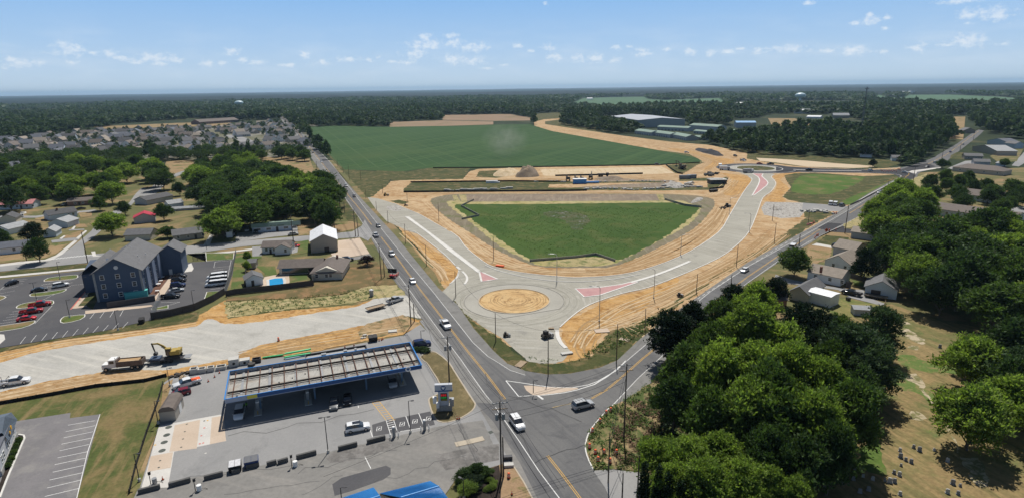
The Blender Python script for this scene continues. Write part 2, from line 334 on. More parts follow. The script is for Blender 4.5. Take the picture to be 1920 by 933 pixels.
def strip(name, pts, w, z0, z1, mat, kind='structure', smooth=0, world=False, parent=None, closed=False, side=0):
    """ribbon of width w along a polyline between heights z0 and z1; side shifts it off the line"""
    p = smoothpts(pts, smooth, closed) if smooth else pts
    q = [np.array(a[:2], float) if world else G(*a)[:2] for a in p]
    n = len(q); L = []; R = []
    for i in range(n):
        a = q[(i-1) % n] if closed else q[max(0, i-1)]; b = q[(i+1) % n] if closed else q[min(n-1, i+1)]
        d = b-a; d = d/max(1e-6, np.linalg.norm(d)); nn = np.array([-d[1], d[0]])
        L.append(q[i]+nn*(w/2+side)); R.append(q[i]+nn*(-w/2+side))
    vs = []; fs = []; SHN[0] += 1; z1 += (SHN[0] % 9)*.00036
    flat = z1-z0 < .006
    for i in range(n):
        vs += [(*L[i], z1), (*R[i], z1)]+([] if flat else [(*L[i], z0), (*R[i], z0)])
    k = 2 if flat else 4
    for i in range(n if closed else n-1):
        a = i*k; b = ((i+1) % n)*k
        fs.append((a, a+1, b+1, b))
        if not flat: fs += [(a+1, a+3, b+3, b+1), (a+2, a, b, b+2)]
    if not flat and not closed: fs += [(0, 2, 3, 1), ((n-1)*k, (n-1)*k+1, (n-1)*k+3, (n-1)*k+2)]
    me = bpy.data.meshes.new(name); me.from_pydata(vs, [], fs); me.materials.append(mat); me.update()
    o = bpy.data.objects.new(name, me); COL.objects.link(o)
    if kind: o['kind'] = kind
    if parent: o.parent = parent
    return o
# ================================================================== GROUND
A5 = (0, 360, 3.8875); A6 = (380, 360, 3.8875); A7 = (800, 360, 2.744); A8 = (1400, 300, 3.11); B1 = (0, 560, 3.8875); B2 = (0, 693, 3.8875)
B3 = (400, 600, 4.571); B4 = (400, 733, 4.571); B5 = (720, 480, 3.588); B6 = (780, 673, 3.588); B8 = (1560, 560, 2.5); C1 = (780, 680, 6.667)
C4 = (160, 440, 5.832); C5 = (240, 640, 7.775); C6 = (600, 620, 5.831); C7 = (840, 820, 4.8); D2 = (1180, 260, 6); D3 = (1460, 420, 5.183)
D4 = (1520, 340, 7.775); D6 = (300, 200, 6); D7 = (1640, 220, 5.182); D8 = (0, 360, 6.665); E4 = (680, 350, 4.442); E5 = (0, 480, 5.183); F1 = (960, 290, 8)
R3 = (960, 150, 4); R4 = (1440, 150, 4); R2 = (480, 150, 4)
g = MB(); nseg = 96; RG = 30000
g.add([(0, 0, 0)]+[(RG*cos(2*pi*k/nseg), RG*sin(2*pi*k/nseg), 0) for k in range(nseg)], [(0, 1+k, 1+(k+1) % nseg) for k in range(nseg)])
tag(g.build('ground', FLOOR), kind='structure')
# -- grass around the town (below everything)
sheet('grass_ground', [(-250, 330), (640, 300), (700, 380), (1000, 700), (1400, 340), (2200, 300), (2600, 1000), (900, 1010), (-400, 1010)], YARD, 1)
# -- far fields
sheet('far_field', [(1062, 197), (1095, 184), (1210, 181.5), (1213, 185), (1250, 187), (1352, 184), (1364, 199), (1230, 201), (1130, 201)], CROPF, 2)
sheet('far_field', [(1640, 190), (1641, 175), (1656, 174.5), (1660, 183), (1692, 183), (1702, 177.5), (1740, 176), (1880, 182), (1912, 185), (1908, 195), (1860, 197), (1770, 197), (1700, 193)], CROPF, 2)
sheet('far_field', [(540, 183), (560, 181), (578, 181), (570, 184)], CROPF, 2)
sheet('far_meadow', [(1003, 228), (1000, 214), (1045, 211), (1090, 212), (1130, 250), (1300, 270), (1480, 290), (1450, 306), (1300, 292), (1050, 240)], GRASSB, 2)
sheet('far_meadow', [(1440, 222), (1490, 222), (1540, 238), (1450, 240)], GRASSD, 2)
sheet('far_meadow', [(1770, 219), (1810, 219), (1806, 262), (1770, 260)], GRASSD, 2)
# -- crop field
FIELD = [(566, 238), (640, 236), (730, 238), (850, 236.5), (925, 234), (993, 233), (1003, 236), (1035, 245), (1130, 262), (1230, 279), (1292, 288), (1320, 302), (1313, 305), (1240, 309), (1000, 313), (882, 316), (805, 315), (762, 321), (735, 324), (704, 320), (640, 318), (600, 275)]
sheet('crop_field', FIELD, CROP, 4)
hu = G(604, 290)[:2]-G(567, 243)[:2]; hu = -hu/np.linalg.norm(hu); CRL = ground('crop_tramline', (.055, .10, .036), (.065, .11, .04), .02, fine=.5, famt=.1)
for k in range(26):
    p0 = G(612+k*33, 316)[:2]; seg = []
    for L_ in range(0, 1400, 20):
        q = p0+hu*L_; a_, b_ = P([q[0], q[1], 0])
        if inpoly([a_], [b_], FIELD)[0]: seg.append(q)
    if len(seg) > 3: strip('crop_tramline', seg, .9 if k % 3 else 1.6, 5*LEV, 5*LEV, CRL, world=True)
sheet('verge', [(560, 232), (570, 240), (604, 276), (645, 318), (712, 322), (732, 336), (723, 352), (700, 372), (690, 372), (640, 318)], GRASSB, 5, rough=.8)
sheet('verge', [(704, 320), (765, 322), (805, 315), (882, 315), (868, 336), (745, 340), (728, 336)], GRASSB, 5, rough=.6)
sheet('plowed_field', [(727, 229), (829, 226), (925, 228), (925, 233.5), (850, 236), (731, 238)], PLOW, 5)
sheet('plowed_field', [(829, 216), (955, 214), (1003, 222), (998, 226), (925, 227), (830, 225)], PLOW, 5)
# -- construction site soil
SITE = [(689, 372), (700, 368), (712, 357), (724, 350), (733, 340), (760, 338), (868, 336), (880, 322), (897, 317), (1000, 314), (1240, 310), (1318, 303.5), (1308, 297), (1292, 289), (1230, 281), (1130, 263), (1035, 246), (1002, 236), (1001, 229), (1020, 224), (1052, 222), (1055, 223.5), (1022, 228), (1022, 233), (1080, 242), (1170, 255), (1255, 266), (1330, 272), (1400, 287), (1452, 303), (1500, 311), (1610, 318), (1690, 314), (1700, 326),
        (1660, 345), (1590, 388), (1516, 430), (1400, 494), (1328, 543), (1270, 583), (1200, 632), (1155, 655), (1115, 672), (1078, 682), (1048, 684), (990, 672), (945, 640), (900, 610), (868, 585), (850, 570), (800, 480), (745, 425)]
sheet('site_soil', SITE, DIRT, 6, rough=.5)
sheet('site_soil_orange', Z(*D2, (420, 110), (620, 120), (800, 170), (1000, 215), (1180, 240), (1130, 290), (1000, 300), (900, 350), (800, 350), (960, 380), (1150, 400), (1300, 420), (1370, 470), (1290, 600), (1150, 640), (1060, 620), (1150, 480), (1050, 400), (880, 370), (850, 330), (940, 260), (850, 215), (680, 170)), DIRTO, 7, smooth=3, rough=.5)
sheet('site_soil_orange', Z(*D2, (1900, 370), (1700, 400), (1620, 425), (1660, 480), (1650, 560), (1590, 630), (1520, 700), (1760, 710), (1720, 640), (1800, 560), (1700, 470), (1780, 420), (1920, 400)), DIRTO, 7, smooth=3, rough=.3)
sheet('site_soil_orange', Z(*E4, (330, 365), (420, 400), (520, 480), (640, 560), (760, 660), (795, 700), (770, 770), (700, 820), (650, 790), (700, 720), (640, 640), (520, 570), (430, 480), (340, 400)), DIRTO, 7, smooth=3, rough=.3)
sheet('site_soil_orange', Z(*A7, (690, 690), (740, 650), (850, 600), (900, 565), (1010, 530), (1140, 500), (1280, 440), (1290, 470), (1180, 540), (1120, 600), (1000, 660), (900, 720), (870, 800), (800, 860), (700, 870), (720, 810), (700, 740)), DIRTO, 7, smooth=3, rough=.5)
sheet('spoil_heap_base', Z(*D2, (740, 130), (780, 105), (900, 125), (1000, 160), (1065, 190), (1000, 195), (850, 165)), MATS['asphalt_new'], 8, smooth=2, rough=.3)
# topsoil and weeds in the site
sheet('topsoil', Z(*F1, (1230, 390), (1290, 345), (1520, 330), (1660, 360), (2400, 385), (2400, 410), (1500, 415)), DIRTD, 8, smooth=2, rough=.5)
sheet('topsoil', Z(*R3, (540, 800), (880, 780), (1240, 765), (1250, 800), (1000, 815), (560, 830), (300, 850), (120, 845), (300, 830)), DIRTD, 8, rough=.4)
sheet('weeds', [(756, 355), (772, 342), (850, 340), (960, 339.5), (1065, 340.5), (1090, 341), (1240, 340), (1245, 342.5), (1150, 343), (1030, 346), (1028, 352), (1100, 352), (1250, 352), (1340, 351), (1345, 356), (1240, 357.5), (1060, 357), (900, 359), (757, 360)], GRASSB, 9, rough=.5)
sheet('weeds', Z(*D2, (880, 500), (1090, 430), (1110, 450), (1050, 555), (880, 550)), GRASSB, 9, rough=.4)
sheet('weeds', Z(*D2, (560, 450), (950, 440), (950, 475), (560, 478)), GRASSB, 9, rough=.3)
sheet('weeds', Z(*D2, (410, 300), (620, 285), (860, 262), (760, 300), (700, 340), (600, 400), (510, 390)), GRASSB, 9, rough=.5)
sheet('weeds', [(893, 332), (898, 321), (960, 318), (955, 330), (930, 334)], GRASSB, 9, rough=.6)
sheet('weeds', Z(*E4, (230, 120), (300, 110), (390, 130), (330, 150), (270, 135)), GRASSB, 9, rough=.3)
sheet('pale_soil', [(1012, 318), (1105, 316), (1240, 312), (1265, 325), (1130, 330), (1020, 330)], ground('dirt_pale', (.52, .41, .27), (.58, .47, .32), .05, (.4, .3, .17), .1, (.55, .7), 1, .15, streak=(radians(92), .5, .03), c4=(.46, .34, .2)), 8, rough=.4)
# east field triangle
sheet('dry_field', Z(*R4, (-150, 520), (0, 540), (200, 560), (560, 585), (900, 600), (1000, 625), (900, 655), (800, 665), (500, 665), (200, 645), (0, 620), (-160, 590)), GRASSB, 7, rough=.6)
sheet('gravel_strip', Z(*R4, (-90, 585), (60, 592), (300, 607), (500, 625), (780, 645), (800, 655), (640, 662), (300, 652), (60, 620), (-60, 608)), ground('gravel_pale', (.52, .41, .28), (.56, .45, .32), .05, fine=1, famt=.08), 8)
sheet('dry_field', Z(*A8, (220, 90), (400, 75), (680, 95), (860, 85), (900, 95), (830, 140), (720, 195), (590, 262), (520, 280), (300, 245), (210, 215), (260, 160)), GRASSB, 8, smooth=2, rough=.5)
sheet('lush_grass', Z(*A8, (290, 110), (380, 82), (600, 95), (690, 100), (620, 150), (480, 200), (300, 195), (260, 170)), LUSH, 9, smooth=2, rough=.8)
sheet('lush_grass', Z(*A8, (560, 240), (700, 180), (820, 130), (840, 135), (720, 205), (600, 262)), LUSH, 9, smooth=2, rough=.4)
sheet('gravel_yard', Z(*A8, (85, 280), (110, 245), (330, 250), (600, 275), (560, 300), (420, 300), (340, 300), (310, 335), (200, 340), (100, 320)), RUBBLE, 9, rough=.3)
sheet('gravel_drive', Z(*A8, (330, 250), (590, 270), (640, 285), (530, 300), (420, 295), (320, 290)), ASPHL2, 10)
sheet('verge', Z(*A8, (330, 300), (430, 295), (520, 310), (430, 350), (320, 420), (200, 490), (0, 590), (-200, 700), (-210, 690), (0, 560), (150, 480), (260, 400), (330, 350), (340, 325)), GRASSB, 9, smooth=2, rough=.7)
sheet('verge', Z(*A7, (1300, 545), (1430, 470), (1450, 480), (1330, 560), (1200, 640), (1090, 740), (1060, 760), (860, 850), (880, 790), (960, 700), (1050, 680), (1200, 610)), GRASSB, 9, smooth=2, rough=.7)
# -- basin
sheet('basin_bank', [(807, 378), (826, 368), (866, 364), (1000, 363.5), (1240, 364), (1326, 370), (1340, 382), (1331, 398), (1299, 430), (1232, 466), (1155, 498), (1100, 501.5), (1019, 500.5), (975, 488), (927, 466), (884, 438), (836, 407)], BANK, 10, smooth=3, rough=.4)
sheet('basin_bank_topsoil', [(866, 365), (1235, 364.5), (1240, 376.5), (1000, 377.5), (878, 378)], DIRTD, 11)
sheet('straw', [(838, 378), (880, 378.5), (1000, 377.8), (1240, 376.5), (1275, 376), (1300, 384), (1314, 392), (1290, 422), (1219, 460), (1164, 488), (1139, 497), (1060, 499), (1012, 497.5), (992, 489), (938, 462), (880, 415), (855, 397)], STRAW, 11, smooth=3, rough=.6)
sheet('straw', Z(*D2, (300, 625), (380, 625), (395, 690), (340, 700)), STRAWG, 12)
sheet('straw', [(848, 366), (856, 366), (864, 379), (853, 380)], STRAWG, 12)
sheet('straw', [(860, 365), (874, 365.5), (876, 379), (866, 379)], STRAWG, 12)
sheet('basin_grass', [(854, 384), (878, 383), (1000, 382.8), (1240, 380), (1270, 383), (1309, 389), (1298, 405), (1256, 438), (1208, 466), (1160, 487), (1117, 481), (1060, 485), (1000, 488), (947, 456), (878, 407), (856, 391)], BASIN, 12, smooth=3, rough=.7)
sheet('basin_grass', [(1018, 494), (1060, 487), (1120, 483), (1150, 490), (1110, 497), (1050, 499)], STRAWG, 13, smooth=2, rough=.3)
sheet('wet_mud', Z(*A7, (600, 110), (700, 95), (830, 125), (830, 160), (790, 195), (740, 190), (720, 150), (640, 130)), ground('mud', (.045, .08, .02), (.10, .10, .05), .12, (.22, .23, .23), .35, (.55, .68), 1.5, .3), 13, smooth=2, rough=1.1)
# -- stone base of the new roads
LEGW = Z(*E4, (40, 90), (75, 92), (130, 100), (260, 140), (350, 180), (480, 235), (590, 300), (730, 375), (800, 420), (845, 490)) + [(876.5, 465.7), (905, 489), (924, 500), (975, 511), (1044, 518.5), (1091, 520.3), (1164.4, 515), (1226, 500), (1292, 473), (1347, 436.5), (1368.5, 403.7), (1394, 361), (1410, 338), (1401, 329), (1385, 324), (1440, 322), (1452, 327.5), (1446, 331.7), (1453, 340), (1454, 347), (1445, 360), (1430, 371.7), (1420, 398), (1405, 433), (1383, 458), (1346.7, 484), (1273.8, 516.7), (1215.5, 538.6), (1166, 550), (1124, 563.6), (1096, 576), (1071, 594), (1049, 614), (1046, 625), (1052, 645), (1062, 655), (1056, 672), (1021, 681), (987.5, 673), (965, 655), (943, 634), (905, 612), (878, 592), (852, 574), (842, 561), (824, 551), (835, 541), (844, 532.4), (853, 523), (860, 508), (853, 496), (815, 463), (783.6, 439), (765, 433), (725, 415), (705, 393)]
sheet('new_road_base', LEGW, STONER, 13)
sheet('stone_apron', Z(*B5, (540, 370), (620, 410), (760, 520), (860, 560), (960, 690), (1000, 715), (1100, 722), (1190, 705), (1260, 650), (1210, 610), (1170, 520), (1000, 460), (700, 440)), STONE, 14, smooth=2, rough=.5)
sheet('gravel_patch', Z(*E4, (205, 165), (300, 160), (330, 190), (290, 205), (210, 190)), RUBBLE, 15, smooth=2, rough=.3)
sheet('verge', [(841, 558), (853, 564), (874, 590), (887, 612), (926, 657), (951, 680), (985, 694), (1027, 700.6), (1068, 699), (1124, 688), (1157, 674), (1198, 636), (1225, 615), (1200, 622), (1150, 646), (1105, 668), (1055, 680), (1021, 683), (986, 676), (962, 658), (940, 637), (902, 615), (872, 592), (852, 576)], GRASSB, 14.5, rough=.35)
# rings of the first roundabout
def circ(c, r, n=72): return [(c[0]+r*cos(2*pi*k/n), c[1]+r*sin(2*pi*k/n)) for k in range(n)]
sheet('truck_apron', circ(C0, 15.6), ground('apron_stone', (.34, .325, .285), (.40, .385, .34), .08, fine=2, famt=.12), 15, world=True)
sheet('central_island', circ(C0, 11.2), DIRTI, 16, world=True)
strip('kerb', circ(C0, 11.25), .35, 0, .2, KERBT, closed=True, world=True)
strip('kerb', circ(C0, 15.8)[:52]+circ(C0, 15.8)[66:], .3, 0, .1, ground('kerb_dark', (.22, .21, .19), (.3, .29, .26), .4), closed=False, world=True)
def kerb(pts, w=.35, h=.14, mat=KERB, smooth=3, **k): return strip('kerb', pts, w, 0.02, h+.04, mat, smooth=smooth, **k)
kerb(Z(*E4, (340, 364), (420, 372), (470, 400), (600, 500), (700, 580), (770, 655)))
kerb(Z(*E4, (800, 700), (795, 745), (770, 775), (730, 810)))
kerb(Z(*E4, (785, 668), (812, 690)), w=1.0)
kerb(Z(*E4, (830, 705), (865, 745), (868, 780), (848, 812)), w=.8)
kerb(Z(*E4, (260, 140), (350, 180), (480, 235), (600, 305), (700, 360)))
kerb(Z(*E4, (730, 375), (800, 425), (850, 495), (910, 550), (1000, 620)))
kerb([(906, 490), (924, 499.5), (975, 510.5), (1044, 518), (1091, 520), (1164.4, 514.5), (1226, 499.5), (1292, 472.5), (1347, 436), (1368.5, 403), (1394, 360.5), (1410, 338), (1404, 331)])
kerb([(910, 497), (930, 506), (960, 514), (1000, 522), (1044, 527), (1092, 528), (1150, 523.5), (1200, 514)], w=.3)
kerb([(1452, 327.5), (1446, 331.7), (1453, 340), (1454, 347), (1445, 360), (1430, 371.7), (1420, 398), (1405, 433), (1383, 458), (1346.7, 484), (1273.8, 516.7), (1215.5, 538.6), (1166, 550), (1124, 563.6), (1096, 576), (1071, 594), (1050, 613)])
kerb(Z(*B5, (1165, 500), (1170, 545), (1195, 590), (1225, 618)), w=1.1)
kerb(Z(*B5, (440, 190), (490, 140), (500, 105)), w=.3)
# splitter islands
def island(pts, mat, lev=34, name='traffic_island', kw=.6, smooth=0):
    w = [G(*p)[:2] for p in (smoothpts(pts, smooth) if smooth else pts)]
    poly_mesh(name, w, .125, mat)['kind'] = 'structure'
    strip('kerb', pts, kw, 0.01, .16, KERB, closed=True, smooth=smooth)
island(Z(*E4, (352, 250), (385, 252), (700, 488), (980, 705), (960, 715), (700, 520), (540, 385)), KERB, kw=.3)
island(Z(*B5, (640, 103), (668, 112), (765, 155), (700, 165), (657, 171)), PINK, kw=.7)
island(Z(*A7, (765, 497), (890, 490), (1000, 475), (1060, 460), (1090, 462), (890, 530), (810, 539)), PINK, kw=.6)
strip('kerb', Z(*A7, (1050, 465), (1150, 436), (1250, 400), (1355, 356)), 1.3, 0, .16, KERB, smooth=3)
island(Z(*D2, (1385, 397), (1440, 396), (1505, 398), (1490, 425), (1550, 480), (1545, 530), (1400, 640), (1385, 636), (1430, 560), (1465, 480), (1445, 430)), PINK, kw=.7, smooth=2)
# -- second roundabout
E0 = (np.array([222.3, 463.1])+np.array([172.2, 474.6])+np.array([212.2, 508.8])+np.array([183.9, 438.8]))/4
E0 = np.array([196.5, 473.5])
sheet('asphalt_ring', circ(E0, 30), ASPHP, 17, world=True)
sheet('ring_apron', circ(E0, 20), MATS['apron_stone'], 18, world=True)
sheet('ring_island', circ(E0, 14.5), GRASSB, 19, world=True)
kerb(circ(E0, 20), world=True, closed=True, smooth=0, w=.5); kerb(circ(E0, 14.5), world=True, closed=True, smooth=0, w=.4)
kerb(circ(E0, 29.5)[44:66], world=True, smooth=0)
EASTRD = Z(*R4, (60, 640), (170, 652), (400, 665), (700, 673), (900, 678), (1000, 668), (1075, 690), (1000, 735), (940, 708), (690, 697), (400, 694), (230, 692), (150, 700), (60, 700))
sheet('new_asphalt_road', EASTRD, ASPHN, 20)
strip('traffic_island', Z(*R4, (190, 672), (300, 678), (500, 681), (700, 684)), 1.6, 0, .15, KERB, smooth=2)
kerb(Z(*R4, (230, 693), (400, 695), (690, 698), (900, 705), (975, 712), (995, 730), (900, 785), (760, 860), (650, 925)))
kerb(Z(*R4, (300, 655), (520, 668), (700, 672), (880, 672), (990, 655)))
# -- highway one
HL = [(518, 213), (526, 222), (567, 275), (584, 297), (620, 345), (629.5, 360), (652, 382), (676, 409), (700, 455), (735, 519.5), (761, 552), (789, 596), (831, 661), (859, 700), (891.5, 754), (958, 868), (997, 933), (1040, 1000)]
HR = [(529, 213), (537, 224), (555, 236), (604, 290), (630, 320), (673, 368), (740, 440), (822, 540), (858, 571), (887, 614), (926, 658), (951, 681), (985, 695), (1027, 701.6), (1068, 700), (1124, 689), (1157.6, 675), (1199, 636), (1270, 582), (1328, 542), (1400, 493), (1448, 466), (1516, 429), (1590, 387), (1631.5, 361), (1680, 335), (1696, 326), (1688, 322), (1687, 315), (1707.5, 311), (1748, 297), (1794, 270), (1821, 251), (1835, 243),
      (1845, 245), (1833, 256.7), (1790.5, 289.5), (1763.5, 312.6), (1726, 323), (1721, 327), (1719, 335), (1657, 383.6), (1609, 413), (1548, 437), (1516, 458), (1458, 493), (1400, 532), (1320, 592), (1240, 683), (1228, 715), (1180, 748), (1142, 765), (1120, 790), (1109, 807), (1100, 825), (1100, 852), (1114.5, 885), (1135, 915), (1180, 1000)]
sheet('road', HL+HR[::-1], ASPH, 22)
sheet('road_shoulder', [(892, 756), (925, 790), (975, 868), (1040, 1000), (1010, 1000), (956, 868)], ASPHL, 23)
sheet('road_shoulder', [(786, 600), (800, 600), (850, 668), (905, 745), (893, 752), (859, 700), (831, 662)], ASPHL2, 23)
sheet('asphalt_patch', Z(*D4, (40, 680), (190, 600), (470, 620), (520, 690), (640, 700), (640, 760), (270, 735), (180, 700)), ASPHN, 24)
sheet('new_asphalt_road', Z(*R4, (760, 676), (1000, 672), (1090, 640), (1200, 628), (1260, 650), (1200, 665), (1060, 690), (1110, 720), (1060, 765), (1010, 790), (930, 780), (1000, 735), (960, 705), (760, 697)), ASPHN, 24, smooth=0)
sheet('concrete_apron', Z(*R4, (1050, 690), (1080, 680), (1300, 655), (1290, 662), (1120, 690), (1110, 705)), CONC, 25)
# paler shoulders
SHO = ground('asphalt_shoulder', (.19, .187, .18), (.225, .22, .21), .08, (.16, .157, .15), .3, (.5, .7), 3, .12)
sheet('road_shoulder', [(518, 213), (567, 275), (584, 297), (629.5, 360), (676, 409), (735, 519.5), (789, 596), (831, 661), (891.5, 754), (925, 757), (863.6, 673), (831.5, 630.5), (776, 555), (725, 485), (700, 447), (650, 375), (600, 303), (540, 232)], SHO, 24)
sheet('road_shoulder', [(537, 224), (604, 290), (673, 368), (740, 440), (822, 540), (858, 571), (887, 614), (926, 658), (951, 681), (985, 695), (985, 703), (957, 694), (915, 668), (887, 642), (812, 547), (756, 480), (680, 385), (620, 305), (548, 232)], SHO, 24)
sheet('road_shoulder', [(1199, 636), (1270, 582), (1328, 542), (1400, 493), (1448, 466), (1516, 429), (1590, 387), (1680, 335), (1680, 340), (1590, 395), (1516, 437), (1400, 501), (1330, 548), (1240, 622), (1200, 655), (1156, 692.5), (1124, 689), (1157.6, 675)], SHO, 24)
sheet('road_shoulder', [(1719, 335), (1657, 383.6), (1609, 413), (1548, 437), (1516, 458), (1458, 493), (1400, 532), (1320, 592), (1240, 683), (1228, 715), (1180, 748), (1142, 765), (1120, 790), (1109, 807), (1103, 812), (1125, 782), (1166, 741), (1195, 710), (1238.7, 669.5), (1320, 598), (1400, 531), (1458, 490), (1516, 453), (1609, 407), (1700, 338)], SHO, 24)
# wheel tracks pressed into the soil
TRK = ground('rut_dark', (.30, .19, .09), (.36, .24, .12), .3, fine=1.5, famt=.25); TRKL = ground('rut_pale', (.50, .37, .22), (.55, .42, .27), .3, fine=1.5, famt=.2)
def tracks(a, b, n, seed, mats=(None, None), gap=1.9, w=.38, lev=9):
    r = np.random.default_rng(seed); A_ = [np.array(p, float) for p in a]; B_ = [np.array(p, float) for p in b]
    for k in range(n):
        t = r.random(); ph = r.random(2)*6; i0 = r.integers(0, max(1, len(a)-3)); i1 = min(len(a), i0+r.integers(3, len(a)+1)); 
        pts = [G(*(A_[i]*(1-tt)+B_[i]*tt))[:2] for i in range(i0, i1) for tt in [min(.98, max(.02, t+.16*sin(i*.9+ph[0])))]]
        if len(pts) < 3: continue
        pts = smoothpts(pts, 5, False); m = TRK if r.random() < .62 else TRKL
        for sd in (-gap/2, gap/2): strip('wheel_track', pts, w*r.uniform(.7, 1.4), lev*LEV, lev*LEV, m, world=True, side=sd)
        lev += .12
tracks([(745, 372), (800, 372), (838, 410), (885, 442), (928, 470), (972, 491), (1020, 503), (1100, 504), (1156, 501), (1235, 469), (1303, 432), (1335, 398), (1344, 380)], [(745, 384), (790, 402), (848, 436), (880, 466), (915, 492), (975, 508), (1044, 515), (1091, 517), (1164, 511), (1226, 496), (1292, 469), (1345, 433), (1366, 402)], 16, 1)
tracks([(735, 345), (790, 361), (900, 361.5), (1050, 360), (1200, 360), (1320, 365), (1350, 350), (1370, 335)], [(712, 372), (800, 372), (860, 363.2), (1050, 363), (1240, 363), (1330, 372), (1375, 372), (1400, 345)], 10, 2)
tracks([(740, 340), (880, 336.5), (1000, 334), (1130, 332), (1260, 326), (1310, 312), (1320, 300), (1230, 281), (1130, 263), (1035, 246)], [(760, 341), (880, 339), (1000, 338.5), (1130, 338), (1290, 338), (1350, 320), (1350, 300), (1255, 268), (1170, 256), (1080, 243)], 12, 3)
tracks([(1085, 670), (1070, 650), (1075, 620), (1100, 595), (1150, 570), (1220, 548), (1300, 520), (1380, 480), (1430, 440)], [(1110, 675), (1110, 655), (1130, 630), (1180, 610), (1220, 590), (1270, 565), (1340, 525), (1420, 480), (1480, 440)], 22, 4, w=.3)
tracks([(1072, 640), (1100, 600), (1140, 600), (1180, 640), (1150, 655), (1100, 665)], [(1100, 650), (1130, 620), (1170, 610), (1230, 600), (1200, 630), (1130, 650)], 10, 5, w=.28)
tracks([(0, 663), (98, 642), (190, 629), (283, 618), (368, 605)], [(0, 676), (98, 652), (190, 638), (283, 623), (368, 610)], 5, 6, lev=28)
tracks([(450, 662), (520, 645), (600, 630), (680, 615), (750, 602)], [(440, 676), (520, 667), (600, 655), (680, 638), (760, 622)], 8, 7, lev=31)
tracks([(0, 740), (100, 718), (200, 700), (300, 697)], [(0, 756), (100, 737), (200, 720), (300, 703)], 5, 8, lev=30)
tracks([(760, 428), (785, 450), (810, 470), (835, 490), (850, 510)], [(750, 440), (780, 465), (800, 490), (820, 510), (830, 530)], 6, 9)
TRKS = ground('rut_stone', (.25, .24, .205), (.29, .28, .24), .3, fine=1.5, famt=.2)
def arcs(n, r0, r1, seed, lev=15.2):
    r = np.random.default_rng(seed)
    for k in range(n):
        R_ = r.uniform(r0, r1); a0 = r.uniform(0, 6.28); L = r.uniform(.6, 2.2)
        strip('wheel_track', [(C0[0]+(R_+.25*sin(a*3))*cos(a), C0[1]+(R_+.25*sin(a*3))*sin(a)) for a in np.linspace(a0, a0+L, 18)], r.uniform(.12, .3), lev*LEV, lev*LEV, TRKS if r.random() < .6 else MATS['kerb_stone'] if 'kerb_stone' in MATS else TRKS, world=True); lev += .03
arcs(26, 16.3, 21.5, 11)
TRKS = TRK; arcs(34, 1.5, 10.6, 13, 16.6)
# yellow and white lines
def line(pts, w=.13, mat=PAINTW, lev=26, smooth=0): return strip("road_marking", pts, w, lev*LEV, lev*LEV, mat, smooth=smooth)
def double(pts, smooth=0, sep=.34):
    for s in (-1, 1): strip('road_marking', pts, .11, 26*LEV, 26*LEV, PAINTY, smooth=smooth, side=s*sep/2)
Y1 = [(528, 218), (550, 238), (580, 275), (607, 310), (647.5, 360), (680, 399), (697, 422)]
double(Y1); double([(714.5, 444.5), (745, 484), (781, 534), (815, 577.5), (879, 661), (915, 705), (947, 748)])
double([(1026.6, 854), (1054, 889), (1087, 933), (1130, 990)])
double([(1109, 747), (1138, 730), (1170, 703), (1203.6, 673), (1235.6, 647), (1300, 596), (1400, 520), (1474, 470), (1538, 430)])
double(Z(*R4, (870, 765), (1000, 730), (1050, 718), (1055, 700), (1030, 690)), smooth=2); double([(1593, 400), (1673, 351), (1702, 330)])
strip('road_marking', [(1036, 763.6), (1085, 753)], .3, 26*LEV, 26*LEV, ground('paint_faded', (.34, .26, .14), (.3, .25, .17), .5))
double([(1740, 308), (1775, 290), (1835, 246)])
line([(540, 232), (600, 303), (650, 375), (700, 447), (725, 485), (776, 555), (831.5, 630.5), (863.6, 673), (909.5, 739), (925, 757)], .13)
line([(929, 763), (975, 829), (1010, 882), (1047.6, 932), (1090, 990)], .16)
line([(548, 232), (620, 305), (680, 385), (756, 480), (812, 547), (887, 642), (915, 668)], .13)
line([(915, 668), (935, 680), (957, 694), (985, 703)], .12, PAINTW)
line([(1166, 741), (1195, 710), (1238.7, 669.5), (1320, 598), (1400, 531), (1458, 490), (1516, 453), (1609, 407), (1700, 338)], .13)
line([(1103, 812), (1125, 782), (1150, 758), (1166, 741)], .16)
line([(1156, 692.5), (1200, 655), (1240, 622), (1330, 548), (1400, 501), (1516, 437), (1590, 395), (1680, 340)], .14)
for k in range(22):      # dashed turn lane line
    t = k/22; a = (1290+t*200, 571-t*126); line([a, (a[0]+4.5, a[1]-2.9)], .14)
# channelising island
tri = Z(*B6, (605, 145), (690, 250), (880, 240), (1000, 225), (1080, 208), (1200, 170), (1290, 115), (1400, 25))
line(tri, .25); line(Z(*B6, (605, 145), (700, 158), (900, 188), (1050, 192), (1160, 172), (1220, 150), (1350, 75), (1410, 10)), .22)
line(Z(*B6, (820, 245), (855, 270)), .5)
sheet('traffic_island_top', Z(*B6, (725, 178), (850, 186), (1000, 192), (1075, 192), (1088, 200), (1000, 220), (880, 236), (785, 242)), CONCT, 27, smooth=2)
